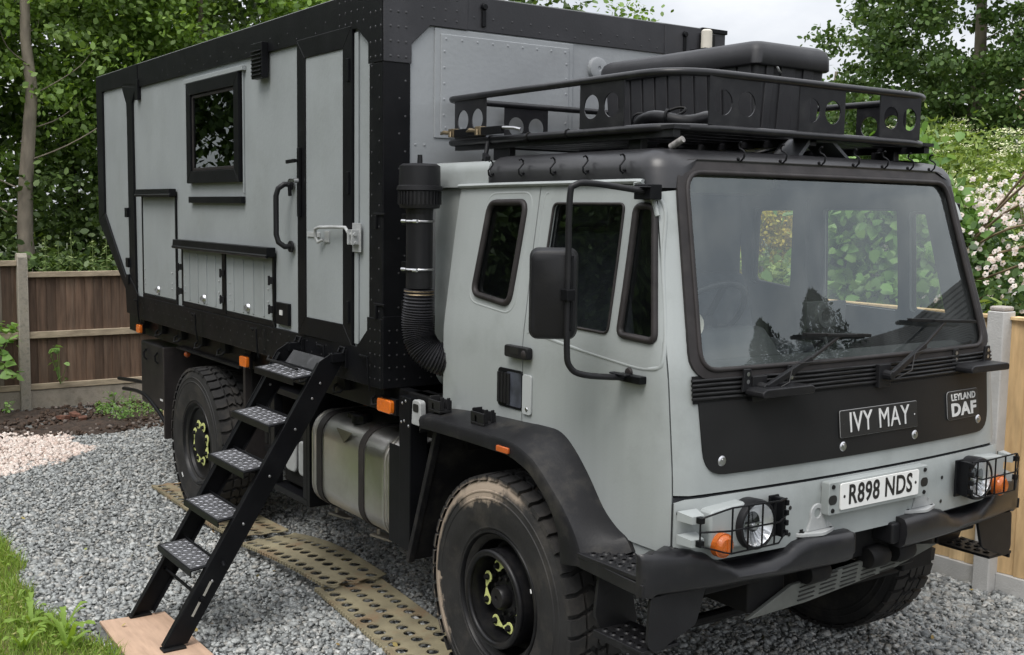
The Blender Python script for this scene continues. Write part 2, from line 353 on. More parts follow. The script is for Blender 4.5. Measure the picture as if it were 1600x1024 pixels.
gb = MB(); gb.box(-1.9, -1.2, -.3, .3, .62, .98); gb.box(-.9, .6, -.33, .33, .72, 1.16); gb.lathe([(0, -.25), (.24, -.2), (.26, 0), (.24, .2), (0, .25)], (-1.0, 0, .85), 'x', 18)
gb.build('gearbox', M_DARK, T, bevel=.03, smooth=40)
stg = MB(); stg.tube([(.62, -.8, .52), (.62, .8, .52)], .022, 8); stg.tube([(.55, -.75, .5), (.55, .75, .5)], .02, 8); stg.build('track_rod', M_DARK, T, smooth=40)
# ---------------------------------------------------------------- living box
XF, XR, ZT, ZB, YB = -1.116, -6.53, 3.424, 1.355, 1.2
side_out = [(XF, ZB), (XF, ZT), (XR, ZT), (XR, 2.148), (-5.43, ZB)]
core = MB(); core.prism([(XF-.012, ZB+.012), (XF-.012, ZT-.012), (XR+.012, ZT-.012), (XR+.012, 2.15), (-5.42, ZB+.012)], -YB+.014, YB-.014, 'y')
core.build('box_wall', M_GREYB, T)
fw = MB(); fw.box(XF-.011, XF-.004, -1.19, 1.19, ZB+.1, ZT-.05); fw.build('box_front_wall', M_GREYW, T)
def side_plate(name, poly, y0, y1, m=M_BLK, bevel=.004, sides=(-1, 1)):
    for s in sides:
        b = MB(); b.prism(poly, s*y0, s*y1, 'y'); o = b.build(name, m, T, bevel=bevel)
    return o
Y0, Y1 = YB-.013, YB+.004
side_plate('top_rail', [(XF, 3.24), (XF, ZT), (XR, ZT), (XR, 3.285), (-5.70, 3.285), (-5.60, 3.235), (-5.60, 3.24)], Y0, Y1)
side_plate('bottom_rail', [(XF, ZB), (XF, 1.545), (-5.36, 1.545), (-5.60, 1.545), (-5.69, 1.545), (-5.43, ZB)], Y0, Y1)
side_plate('corner_post', [(-1.262, 1.72), (XF, 1.72), (XF, 3.04), (-1.262, 3.04)], Y0, Y1+.001)
side_plate('top_gusset', [(-1.27, 3.04), (XF, 3.04), (XF, ZT+.002), (-1.62, ZT+.002), (-1.62, 3.235), (-1.40, 3.235), (-1.27, 3.15)], Y1-.004, Y1+.005)
side_plate('bottom_gusset', [(-1.70, ZB-.002), (XF, ZB-.002), (XF, 1.722), (-1.278, 1.722), (-1.278, 1.65), (-1.40, 1.55), (-1.70, 1.548)], Y1-.004, Y1+.005)
side_plate('rear_edge_rail', [(XR, 2.148), (-6.34, 2.22), (-6.34, 3.285), (XR, 3.285)], Y0, Y1+.001)
side_plate('taper_rail', [(XR, 2.146), (-5.69, 1.547), (-5.66, 1.62), (-6.34, 2.218)], Y0, Y1+.0012)
side_plate('rear_post', [(-5.60, 1.50), (-5.43, 1.50), (-5.43, 1.66), (-5.45, 3.02), (-5.45, 3.13), (-5.34, 3.245), (-5.74, 3.285), (-5.61, 3.13), (-5.60, 3.0)], Y0, Y1+.002)
side_plate('rear_gusset', [(-5.69, 1.38), (-5.38, 1.38), (-5.38, 1.56), (-5.46, 1.62), (-5.60, 1.70), (-5.72, 1.60)], Y1-.003, Y1+.006)
side_plate('roof_gusset', [(-5.70, 3.30), (-5.28, 3.26), (-5.28, ZT+.001), (-5.70, ZT+.001)], Y1-.003, Y1+.005)
# front face frame
def front_plate(name, poly, x0, x1, m=M_BLK): b = MB(); b.prism(poly, x0, x1, 'x'); return b.build(name, m, T, bevel=.004)
FX0, FX1 = XF-.010, XF+.004
front_plate('front_top_rail', [(-1.2, 3.245), (1.2, 3.245), (1.2, ZT), (-1.2, ZT)], FX0, FX1, M_BLKSKY)
front_plate('front_bottom_rail', [(-1.2, ZB), (1.2, ZB), (1.2, 1.73), (-1.2, 1.73)], FX0, FX1)
for s in (-1, 1):
    front_plate('front_post', [(s*1.203, 1.73), (s*1.045, 1.73), (s*1.045, 3.04), (s*1.203, 3.04)], FX0, FX1+.001)
    front_plate('front_gusset', [(s*1.204, 3.04), (s*1.04, 3.04), (s*1.04, 3.14), (s*.93, 3.243), (s*.70, 3.243), (s*.70, ZT+.001), (s*1.204, ZT+.001)], FX1-.003, FX1+.005, M_BLKSKY)
    front_plate('front_foot_gusset', [(s*1.204, ZB-.001), (s*.80, ZB-.001), (s*.80, 1.60), (s*1.03, 1.735), (s*1.204, 1.735)], FX1-.003, FX1+.005)
    cc = MB(); cc.box(XF-.02, XF+.018, s*1.0, s*1.215, 3.405, 3.432); cc.build('corner_casting', M_BLK, T, bevel=.004)
rw = MB(); rw.box(XR-.004, XR+.01, -1.2, 1.2, 2.15, 2.3); rw.box(XR-.004, XR+.01, -1.2, 1.2, 3.24, ZT); rw.build('rear_frame', M_BLK, T)
rf = MB(); rf.box(XR, XF, -1.2, 1.2, ZT-.004, ZT+.004); rf.build('box_roof', mat('grey_roof_sheet', (.3, .31, .31), .6, var=.1), T)
# rivets: too small and many to pick singly
rv = MB(); yy = -(Y1+.0045)
for x in np.arange(-1.13, -1.25, -.055):
    for z in np.arange(3.07, 3.40, .075): rv.rivets([(x, yy-.001, z)], (0, -1, 0), .008, .005)
    for z in np.arange(1.40, 1.72, .065): rv.rivets([(x, yy-.001, z)], (0, -1, 0), .006, .004)
for x in np.arange(-1.32, -1.62, -.07):
    for z in (3.27, 3.33, 3.39): rv.rivets([(x, yy-.001, z)], (0, -1, 0), .007, .004)
for i, z in enumerate(np.arange(1.76, 3.03, .055)):
    rv.rivets([(-1.232 if i % 2 else -1.15, -(Y1+.0015), z)], (0, -1, 0), .0065, .004)
for i, x in enumerate(np.arange(-1.72, -5.3, -.065)):
    rv.rivets([(x, -(Y1+.0005), 1.515 if i % 2 else 1.455)], (0, -1, 0), .0055, .0035)
    if i % 3 == 0: rv.rivets([(x, -(Y1+.0005), 1.39)], (0, -1, 0), .0055, .0035)
    if i % 2: rv.rivets([(x, -(Y1+.0005), 3.27+.045*(i % 4 == 1))], (0, -1, 0), .0055, .0035)
for i, y in enumerate(np.arange(-.66, 1.0, .062)):
    rv.rivets([(FX1+.0005, y, 3.275 if i % 2 else 3.315)], (1, 0, 0), .0065, .004)
for y in np.arange(-1.165, -1.04, .045):
    for z in np.arange(3.07, 3.40, .075): rv.rivets([(FX1+.0055, y, z)], (1, 0, 0), .008, .005)
    for z in np.arange(1.40, 1.72, .065): rv.rivets([(FX1+.0055, y, z)], (1, 0, 0), .006, .004)
for y in np.arange(-.98, -.70, .07):
    for z in (3.28, 3.335, 3.39): rv.rivets([(FX1+.0055, y, z)], (1, 0, 0), .007, .004)
    for z in np.arange(1.40, 1.58, .065): rv.rivets([(FX1+.0055, y, z)], (1, 0, 0), .006, .004)
for i, z in enumerate(np.arange(1.78, 3.0, .09)): rv.rivets([(FX1+.0015, -1.075 if i % 2 else -1.11, z)], (1, 0, 0), .0065, .004)
tag(rv.build('frame_rivets', mat('rivet_paint', (.04, .04, .043), .35), T, fixn=False, smooth=60), kind='stuff')
# front hatch plate on grey wall
h = MB(); h.prism([(-.90, 2.67), (.012, 2.67), (.012, 3.238), (-.90, 3.238)], XF-.006, XF+.004, 'x'); hp = h.build('front_cover_plate', M_GREYW, T, bevel=.003)
h = MB(); h.prism([(-.865, 2.70), (-.02, 2.70), (-.02, 3.21), (-.865, 3.21)], XF, XF+.010, 'x'); h.build('raised_panel', M_GREYW, hp, bevel=.004)
rv = MB()
for y in np.linspace(-.835, -.05, 9):
    for z in (2.725, 3.185): rv.rivets([(XF+.0101, y, z)], (1, 0, 0), .008, .005)
for z in np.linspace(2.79, 3.12, 5):
    for y in (-.845, -.04): rv.rivets([(XF+.0101, y, z)], (1, 0, 0), .008, .005)
rv.rivets([(XF-.003, -1.01, 2.63), (XF-.003, -.955, 2.63)], (1, 0, 0), .008, .005)
tag(rv.build('plate_rivets', M_GREYW, hp, fixn=False, smooth=60), kind='stuff')
dv = MB(); dv.lathe([(.0, .020), (.012, .02), (.014, .024), (.05, .024), (.062, .020), (.068, .004), (.068, -.01)], (XF, .19, 3.115), 'x', 28); dv.build('round_vent', M_GREYW, T, smooth=35)
# hooks on the front top rail
for y in (-.60, .86):
    hk = MB(); hk.box(FX1, FX1+.012, y-.012, y+.012, 3.27, 3.38); hk.lathe([(0, .016), (.016, .016), (.02, .0)], (FX1+.006, y, 3.375), 'x', 12); hk.build('lashing_hook', M_BLK, T, bevel=.003)
# side: window, hatches, door, fittings (near side)
YN = -YB
def plate(name, x0, z0, x1, z1, y0, y1, m, parent, bevel=.003, r=0):
    b = MB(); b.prism(rrect(x0, z0, x1, z1, r, 4) if r else [(x0, z0), (x1, z0), (x1, z1), (x0, z1)], YN+.013-y0, YN+.013-y1, 'y'); return b.build(name, m, parent, bevel=bevel)
def ring(name, x0, z0, x1, z1, w, y0, y1, m, parent, bevel=.003):
    b = MB()
    b.prism([(x0, z0), (x1, z0), (x1-w, z0+w), (x0+w, z0+w)], YN+.013-y0, YN+.013-y1, 'y'); b.prism([(x1, z0), (x1, z1), (x1-w, z1-w), (x1-w, z0+w)], YN+.013-y0, YN+.013-y1, 'y')
    b.prism([(x1, z1), (x0, z1), (x0+w, z1-w), (x1-w, z1-w)], YN+.013-y0, YN+.013-y1, 'y'); b.prism([(x0, z1), (x0, z0), (x0+w, z0+w), (x0+w, z1-w)], YN+.013-y0, YN+.013-y1, 'y')
    return b.build(name, m, parent, bevel=bevel)
wf = ring('box_window', -4.075, 2.455, -3.06, 3.165, .085, 0, .035, M_BLK, T)
plate('window_pane', -3.99, 2.54, -3.145, 3.08, .008, .014, M_GLB, wf, bevel=0)
plate('window_backing', -3.99, 2.54, -3.145, 3.08, .0, .004, mat('dark_interior', (.012, .010, .009), .6, var=.6, vscale=3), wf, bevel=0)
ring('inner_sash', -3.988, 2.542, -3.147, 3.078, .022, .012, .022, M_RUB, wf)
plate('window_surround', -4.13, 3.168, -3.00, 3.20, 0, .03, M_GREYB, T); plate('window_surround', -3.045, 2.38, -3.035, 3.19, 0, .012, M_GREYB, T)
plate('window_sill', -4.06, 2.315, -3.03, 2.36, .0, .03, M_BLK, T)
# door
dr = ring('box_door', -2.16, 1.545, -1.452, 3.258, .11, 0, .024, M_BLK, T)
plate('door_panel', -2.052, 1.64, -1.562, 3.16, 0, .016, M_GREYB, dr)
for z in (1.72, 2.42, 3.02): plate('hinge', -1.50, z-.05, -1.475, z+.07, .02, .035, M_BLK, dr)
plate('door_edge_strip', -1.445, 1.56, -1.405, 3.22, 0, .012, M_GREYB, T)
ds = MB(); ds.box(-2.125, -2.095, YN-.012, YN-.03, 2.24, 2.64); ds.build('lock_plate', M_BLK, dr, bevel=.003)
dh = MB(); dh.bar((-2.11, YN-.028, 2.565), (-2.11, YN-.05, 2.565), .018, .018); dh.bar((-2.10, YN-.052, 2.565), (-2.21, YN-.055, 2.560), .018, .022); dh.build('door_handle', M_BLK, dr, bevel=.004)
ky = MB(); ky.lathe([(0, -.03), (.012, -.03), (.014, 0)], (-2.11, YN-.028, 2.45), 'y', 12); ky.bar((-2.13, YN-.05, 2.452), (-2.19, YN-.052, 2.448), .005, .012); ky.build('lock_cylinder', M_STL, dr, smooth=40)
kf = MB(); kf.bar((-2.185, YN-.05, 2.43), (-2.18, YN-.048, 2.36), .012, .022); kf.build('key_fob', M_BLK, dr, bevel=.003)
hb = MB(); hb.box(-2.03, -1.86, YN-.003, YN-.010, 2.125, 2.155); hb.box(-1.79, -1.735, YN-.003, YN-.012, 2.10, 2.165); hb.build('hasp_plate', M_GAL, dr, bevel=.002)
pts = [(-1.79, YN-.02, 2.115), (-1.825, YN-.035, 2.10), (-1.84, YN-.045, 2.13), (-1.83, YN-.05, 2.175), (-1.78, YN-.05, 2.185), (-1.60, YN-.045, 2.19), (-1.47, YN-.04, 2.19), (-1.44, YN-.035, 2.16)]
hh = MB(); hh.tube(pts, .0095, 8); hh.build('hasp_hook', M_GAL, dr, smooth=50)
hk = MB(); hk.box(-1.45, -1.355, YN-.002, YN-.009, 2.06, 2.215); hk.box(-1.43, -1.415, YN-.008, YN-.05, 2.10, 2.18); hk.box(-1.385, -1.37, YN-.008, YN-.05, 2.10, 2.18); hk.tube([(-1.44, YN-.035, 2.155), (-1.36, YN-.035, 2.155)], .011, 8); hk.tube([(-1.44, YN-.03, 2.11), (-1.36, YN-.03, 2.11)], .009, 8); hk.build('latch_bracket', M_GAL, T, bevel=.0015)
# grab handle
g = MB(); x = -2.27; g.tube([(x, YN, 2.43), (x-.002, YN-.045, 2.43), (x-.02, YN-.075, 2.405), (x-.03, YN-.085, 2.36), (x-.03, YN-.085, 2.13), (x-.02, YN-.075, 2.085), (x, YN-.045, 2.06), (x, YN, 2.06)], .0165, 12)
for z in (2.43, 2.06): g.lathe([(0, -.012), (.034, -.012), (.036, 0)], (x, YN, z), 'y', 18)
g.build('grab_handle', M_PLA, T, smooth=40)
vt = MB(); vt.box(-2.77, -2.60, YN-.002, YN-.045, 3.085, 3.30)
for k in range(7): vt.bar((-2.76, YN-.048, 3.105+k*.024), (-2.61, YN-.048, 3.105+k*.024), .012, .009)
vt.build('side_vent', M_BLK, T, bevel=.003)
plate('roof_bracket', -5.33, 3.14, -5.25, 3.30, 0, .03, M_BLK, T)
for z in (2.22, 1.80, 1.66): plate('post_hinge', -5.66, z-.03, -5.59, z+.05, .0, .035, M_BLK, T)
# hatches
h1 = ring('tall_hatch', -5.26, 1.545, -4.40, 2.40, .028, 0, .012, M_BLK, T)
plate('hatch_panel', -5.225, 1.58, -4.435, 2.36, 0, .010, M_GREYB, h1)
b = MB(); b.prism([(-5.25, 2.365), (-5.24, 2.42), (-4.38, 2.42), (-4.38, 2.365)], YN, YN-.055, 'y'); b.tube([(-5.25, YN-.05, 2.372), (-4.37, YN-.05, 2.372)], .012, 8); b.build('drip_rail', M_BLK, h1, bevel=.006)
h2 = ring('wide_hatch', -4.285, 1.548, -2.535, 2.01, .035, 0, .014, M_BLK, T)
b = MB(); b.prism([(-4.31, 1.985), (-4.30, 2.045), (-2.51, 2.045), (-2.51, 1.985)], YN, YN-.06, 'y'); b.tube([(-4.31, YN-.055, 1.99), (-2.51, YN-.055, 1.99)], .013, 8); b.build('drip_rail', M_BLK, h2, bevel=.006)
plate('hatch_divider', -3.43, 1.56, -3.36, 1.99, 0, .02, M_BLK, h2)
for x0, x1 in ((-4.25, -3.43), (-3.36, -2.57)):
    pn = MB(); pn.prism([(x0, 1.585), (x1, 1.585), (x1, 1.985), (x0, 1.985)], YN+.012, YN+.001, 'y')
    for k in range(4): xx = x0+(x1-x0)*(.17+.22*k); pn.prism([(xx-.010, 1.60), (xx+.010, 1.60), (xx+.010, 1.95), (xx-.010, 1.95)], YN+.002, YN-.005, 'y')
    pn.build('hatch_panel', M_GREYB, h2, bevel=.003)
for x, z, p in ((-4.84, 1.63, h1), (-3.80, 1.635, h2), (-2.97, 1.635, h2)):
    lk = MB(); lk.lathe([(0, -.016), (.020, -.016), (.028, -.010), (.032, 0)], (x, YN, z), 'y', 16); lk.box(x-.004, x+.004, YN-.012, YN-.03, z-.012, z+.012); lk.build('hatch_lock', M_STL, p, smooth=35)
rv = MB()
for x in (-5.18, -4.5, -4.2, -3.5, -3.29, -2.63):
    for z in (1.66, 1.70, 1.78): rv.rivets([(x, YN-.002, z)], (0, -1, 0), .008, .006)
tag(rv.build('hatch_bolts', M_GAL, T, fixn=False), kind='stuff')
for x in (-4.27, -3.395, -2.55):
    for z in (1.66, 1.84): hg = MB(); hg.box(x-.022, x+.03, YN-.014, YN-.028, z-.022, z+.022); hg.tube([(x, YN-.03, z-.03), (x, YN-.03, z+.03)], .008, 6); hg.build('hatch_hinge', M_PLA, T, bevel=.002)
sk = plate('socket_box', -2.50, 1.575, -2.31, 1.71, 0, .022, M_BLK, T)
b = MB(); b.box(-2.43, -2.39, YN-.008, YN-.014, 1.635, 1.665); b.build('indicator_light', M_SIL, sk)
# hooks on bottom rail and lamps under it
for x in (-5.3, -3.9, -2.75, -1.75, -1.22):
    hk = MB(); hk.tube([(x-.09, YN-.02, 1.50), (x-.09, YN-.035, 1.515), (x, YN-.035, 1.515), (x, YN-.03, 1.40), (x, YN-.02, 1.33)], .006, 6); hk.build('lashing_ring', M_BLK, T, smooth=50)
for i, x in enumerate(np.arange(-5.5, -1.2, .47)):
    cl = MB(); cl.tube([(x-.05, -1.11, 1.30), (x-.06, -1.15, 1.27), (x-.02, -1.17, 1.24), (x+.02, -1.15, 1.25), (x+.03, -1.11, 1.29)], .009, 6); cl.box(x-.05, x+.05, -1.135, -1.10, 1.26, 1.34); cl.build('tie_down_cleat', M_DARK, T, bevel=.002)
for x, w in ((-3.14, .06), (-1.15, .075), (-5.50, .05)):
    lb = MB(); lb.box(x-w-.012, x+w+.012, -1.13, -1.152, 1.215, 1.30); lo = lb.build('marker_lamp', M_BLK, T, bevel=.003)
    lb = MB(); lb.prism(rrect(x-w, 1.222, x+w, 1.293, .015, 3), -1.15, -1.178, 'y'); lb.build('amber_lens', M_AMB, lo, bevel=.006)
for x, y, z in ((-4.72, -1.02, 1.12), (-1.72, -.98, 1.18)):
    lb = MB(); lb.ball((x, y, z), .026, 10); lb.build('round_marker', M_AMD, T, smooth=60)
# rear storage locker, mudflap, bars, number plate bar
lk = MB(); lk.box(-5.62, -4.95, -1.12, -.55, .62, 1.15); lo = lk.build('rear_locker', M_PLA, T, bevel=.02, seg=3)
for x in (-5.45, -5.15): b = MB(); b.tube([(x, -1.122, 1.09), (x-.015, -1.14, 1.06), (x, -1.14, 1.02), (x+.01, -1.122, 1.0)], .008, 6); b.build('locker_latch', M_BLK, lo, smooth=50)
b = MB(); b.box(-5.10, -5.03, -1.121, -1.124, .70, .715); b.build('maker_plate', M_SIL, lo)
fl = MB(); fl.box(-4.90, -4.87, -1.16, -.72, .42, 1.16); fl.build('rear_mudflap', M_RUB, T, bevel=.004)
for pts_ in (((-4.95, -1.03, .56), (-5.15, -1.04, .655), (-5.55, -1.05, .735), (-5.83, -1.05, .75), (-6.55, -1.05, .69)), ((-4.95, -1.12, .52), (-5.2, -1.12, .61), (-5.6, -1.12, .69), (-6.15, -1.12, .655))):
    b = MB(); b.tube(spline([Vector(q) for q in pts_], 5), .017, 8); b.build('rear_guard_bar', M_BLK, T, smooth=50)
# side locker frame between ladder and tank, hanging straps behind wheel
lk = MB(); lk.box(-2.80, -2.24, -1.12, -.60, .46, .50); lk.box(-2.80, -2.24, -1.12, -.60, 1.10, 1.14); lk.box(-2.80, -2.74, -1.12, -1.06, .50, 1.18); lk.box(-2.30, -2.24, -1.12, -1.06, .50, 1.18); lk.box(-2.24, -2.2, -1.12, -.6, .46, 1.18)
lo = lk.build('battery_cradle', M_BLK, T, bevel=.004)
b = MB(); b.box(-2.72, -2.32, -1.06, -.64, .52, .90); b.build('battery_case', M_DARK, lo, bevel=.015)
b = MB()
for k in range(2):
    b.prism(rrect(-2.62+.20*k, .62, -2.46+.20*k, .84, .04, 4), -1.075, -1.10, 'y')
b.build('cast_step', M_GAL, lo, bevel=.012)
for x, w in ((-3.27, .10), (-2.98, .05), (-2.92, .04)):
    b = MB(); b.box(x-w/2, x+w/2, -1.08, -1.03, .72 if w < .08 else 1.0, 1.22); b.build('hanger_bracket', M_DARK, T, bevel=.004)
b = MB(); b.box(-3.28, -3.24, -1.12, -.7, .55, 1.2); b.build('front_mudflap', M_RUB, T, bevel=.004)
b = MB(); b.box(-3.2, -2.85, -1.0, -.55, .62, .66); b.box(-3.2, -2.85, -.72, -.68, .66, 1.1); b.build('equipment_shelf', M_DARK, T, bevel=.004)
b = MB(); b.lathe([(0, -.28), (.10, -.28), (.12, -.25), (.12, .25), (.10, .28), (0, .28)], (-2.95, -.55, .95), 'x', 20); b.build('air_tank', M_DARK, T, smooth=40)
# ---------------------------------------------------------------- fuel tank
tank = MB(); prof = rrect(-1.13, .50, -.58, 1.075, .14, 7)
xs = [(-2.165, .80), (-2.16, .92), (-2.145, .97), (-2.12, 1.0), (-1.13, 1.0), (-1.105, .97), (-1.09, .92), (-1.085, .8)]
cyc, czc = -.855, .7875; vsl = []
for x, k in xs: vsl += [(x, cyc+(p[0]-cyc)*k, czc+(p[1]-czc)*k) for p in prof]
n = len(prof); fsl = [tuple(range(n)), tuple((len(xs)-1)*n+i for i in range(n-1, -1, -1))]
for i in range(len(xs)-1):
    for k in range(n): fsl.append((i*n+k, i*n+(k+1) % n, (i+1)*n+(k+1) % n, (i+1)*n+k))
tank.add(vsl, fsl); tk = tank.build('fuel_tank', M_ALU, T, smooth=35)
def hoop(x0, x1, g, name, m, parent):
    b = MB(); pr = [(cyc+(p[0]-cyc)*(1+g/.28), czc+(p[1]-czc)*(1+g/.28)) for p in prof]; pi_ = [(cyc+(p[0]-cyc)*(1+(g-.012)/.28), czc+(p[1]-czc)*(1+(g-.012)/.28)) for p in prof]
    vs_ = [(x, *p) for x in (x0, x1) for p in pr] + [(x, *p) for x in (x0, x1) for p in pi_]; f_ = []
    for k in range(n):
        k2 = (k+1) % n; f_ += [(k, k2, n+k2, n+k), (2*n+k, 3*n+k, 3*n+k2, 2*n+k2), (k, 2*n+k, 2*n+k2, k2), (n+k, n+k2, 3*n+k2, 3*n+k)]
    b.add(vs_, f_); return b.build(name, m, parent, smooth=35)
hoop(-2.07, -2.00, .006, 'tank_strap', M_RUB, tk); hoop(-1.52, -1.46, .006, 'tank_strap', M_RUB, tk)
hoop(-1.235, -1.215, .008, 'end_seam', M_ALU, tk); hoop(-2.135, -2.125, .004, 'end_seam', M_ALU, tk); hoop(-1.195, -1.185, .006, 'end_seam', M_ALU, tk)
b = MB(); b.prism([(-1.80, 1.03), (-1.60, 1.03), (-1.70, .955)], -1.128, -1.138, 'y'); b.build('filler_recess', mat('olive_stain', (.16, .15, .11), .5, metal=.6), tk, bevel=.008)
b = MB(); b.lathe([(0, .055), (.05, .055), (.06, .045), (.06, 0)], (-1.70, -1.02, 1.065), 'z', 18); b.bar((-1.78, -1.06, 1.10), (-1.62, -1.04, 1.10), .03, .03); b.build('filler_cap', M_BLK, tk, bevel=.003)
for x in (-2.03, -1.49):
    b = MB(); b.tube([(x, -1.02, .49), (x, -1.02, .455)], .012, 8); b.prism(rpoly([(x-.05, -1.06), (x+.12, -1.02), (x+.14, -.98), (x-.05, -.97)], .02), .44, .452, 'z'); b.build('strap_bracket', mat('stained_steel', (.25, .23, .2), .5, metal=.7, var=.2), tk, bevel=.002)
# upright post behind the cab with rivets and fuel-tank shield
b = MB(); b.box(-1.00, -.885, -1.165, -1.06, .53, 1.335); po = b.build('stay_post', M_BLK, T, bevel=.005)
b = MB(); b.rivets([(-.965, -1.166, 1.30), (-.93, -1.166, 1.315), (-.975, -1.166, 1.20), (-.945, -1.166, 1.21), (-.90, -1.166, 1.19)], (0, -1, 0), .008, .005); tag(b.build('post_bolts', M_STL, po, fixn=False), kind='stuff')
b = MB(); b.box(-1.135, -1.01, -1.15, -1.14, .53, 1.06); b.box(-1.02, -1.00, -1.15, -.6, .53, 1.06); b.build('tank_shield', M_BLK, T, bevel=.003)
b = MB(); b.box(-.98, -.70, -1.12, -1.0, 1.24, 1.352); b.box(-1.0, -.6, -1.0, 1.0, 1.10, 1.30); b.build('cab_rear_mount', M_DARK, T, bevel=.004)
kb = MB(); kb.prism(rpoly([(-.875, 1.205), (-.775, 1.205), (-.785, 1.325), (-.80, 1.335), (-.85, 1.335), (-.865, 1.325)], .015), -1.13, -1.165, 'y'); kbo = kb.build('key_safe', M_GAL, T, bevel=.006)
kb = MB(); kb.prism(rrect(-.853, 1.275, -.80, 1.315, .01, 3), -1.163, -1.168, 'y'); kb.build('key_safe_window', M_INK, kbo)
# ---------------------------------------------------------------- snorkel
sx, sy = -.845, -1.14
b = MB(); b.lathe([(.0, .372), (.002, .372), (.085, .368), (.102, .357), (.104, .262), (.113, .258), (.115, .238), (.104, .234), (.103, .165), (.098, .15), (.07, .145), (.066, .12)], (sx, sy, 2.15), 'z', 36); sn = b.build('air_intake_snorkel', M_PLA, T, smooth=35)
b = MB(); b.tube([(sx, sy, 2.27), (sx, sy, 1.90)], .067, 28); b.build('intake_pipe', M_PLA, sn, smooth=40)
b = MB(); b.lathe([(0, .045), (.012, .045), (.014, 0)], (sx, sy, 2.518), 'z', 10); b.build('cap_bolt', M_PLA, sn, smooth=40)
b = MB()
for k in range(34):
    a = 2*pi*k/34; b.bar((sx+.104*cos(a), sy+.104*sin(a), 2.318), (sx+.104*cos(a), sy+.104*sin(a), 2.382), .008, .01, up=(cos(a), sin(a), 0))
tag(b.build('intake_grille', M_PLA, sn), kind='stuff')
for z, m_ in ((2.235, M_STL), (1.995, M_STL), (1.885, M_BRS), (1.868, M_BRS)):
    b = MB(); b.tube([(sx+.069*cos(2*pi*k/28), sy+.069*sin(2*pi*k/28), z) for k in range(28)], .0075, 6, closed=True, flat=.8); b.build('hose_clamp', m_, sn, smooth=50)
    if m_ is M_STL:
        for dx_ in (-.045, .07): b = MB(); b.tube([(sx+dx_, sy-.075, z), (sx+dx_+.03, sy-.07, z)], .009, 6); b.build('clamp_screw', m_, sn, smooth=50)
ctr = [Vector(q) for q in ((sx, sy, 1.895), (sx-.005, sy, 1.80), (sx-.01, sy, 1.72), (sx+.0, sy+.005, 1.65), (sx+.025, sy+.02, 1.595), (sx+.06, sy+.06, 1.555), (sx+.085, sy+.13, 1.535), (sx+.09, sy+.21, 1.53))]
pth = spline(ctr, 26); rad = [.072+.005*sin(i*pi/2) + (.008*min(1, i/40)) for i in range(len(pth))]
b = MB(); b.tube(pth, rad, 22); b.build('ribbed_hose', mat('black_ribbed_rubber', (.022, .022, .025), .36, var=.2, dirt=(.05, .047, .043), dscale=12, damt=.4), sn, smooth=60)
for z in (2.24, 2.0, 1.80): b = MB(); b.box(sx-.15, sx-.02, -1.16, -1.10, z-.03, z+.03); b.build('snorkel_bracket', M_BLK, sn, bevel=.004)
for z in (2.26, 1.79): b = MB(); b.box(-1.20, -1.08, YN-.005, YN-.014, z, z+.012); b.box(-1.18, -1.16, YN-.005, YN-.02, z-.07, z); b.build('frame_catch', M_BLK, T, bevel=.002)
# ================================================================ CAB
ZBELT = 1.72
def s_of(z): return 1.07 if z < ZBELT else 1.07-.085*(z-ZBELT)/(2.41-ZBELT)
FZ = [(.90, 1.035), (1.2, 1.035), (1.30, 1.03), (1.66, .993), (1.707, .986), (2.441, .79), (2.56, .745)]
def f_of(z):
    if z <= FZ[0][0]: return FZ[0][1]
    for (a, fa), (b, fb) in zip(FZ[:-1], FZ[1:]):
        if z <= b: return fa+(fb-fa)*(z-a)/(b-a)
    return FZ[-1][1]
XREAR = -.72; LC = 1.60
def plan(u, z):
    k = s_of(z)/1.07; f = f_of(z); a = abs(u)
    if a <= .95: X = f-.045*(a/.95)**2; Y = a*k
    elif a <= 1.12:
        ph = (a-.95)/.17*pi/2; X = f-.045-.10*(1-cos(ph)); Y = (.95+.12*sin(ph))*k
    else:
        Xc = f-.145; X = Xc-(a-1.12)*(Xc-XREAR)/LC; Y = 1.07*k
    return X, (-Y if u >= 0 else Y)          # u > 0 : right-hand (near) side
def cab_pt(u, z, off=0):
    X, Y = plan(u, z)
    if off:
        X2, Y2 = plan(u+.004, z); X1, Y1_ = plan(u-.004, z); t = Vector((X2-X1, Y2-Y1_)); t.normalize(); nrm = Vector((-t.y, t.x))
        if nrm.x*(X-0)+nrm.y*Y < 0: nrm = -nrm
        X += nrm.x*off; Y += nrm.y*off
    return (X, Y, z)
def u_at(X, z, s=1):
    Xc = f_of(z)-.145
    return s*(1.12+(Xc-X)*LC/(Xc-XREAR))
def side_poly(pts, s=1): return [(u_at(x, z, s), z) for x, z in pts]
SEAM = 1.06
arch = [(-.72, 1.285), (-.10, 1.318), (.12, 1.33), (.26, 1.315), (.36, 1.245), (.47, 1.13), (.56, 1.035), (.64, .995), (.72, .985)]
rwin = [(-.482, 1.897), (-.172, 1.865), (-.127, 2.334), (-.422, 2.330)]
dwin = [(.050, 1.815), (.546, 1.802), (.557, 2.328), (.082, 2.328)]
qwin = [(.618, 1.806), (.832, 1.798), (.724, 2.320), (.632, 2.320)]
def lin(a, b, n_): return [(a[0]+(b[0]-a[0])*i/n_, a[1]+(b[1]-a[1])*i/n_) for i in range(n_)]
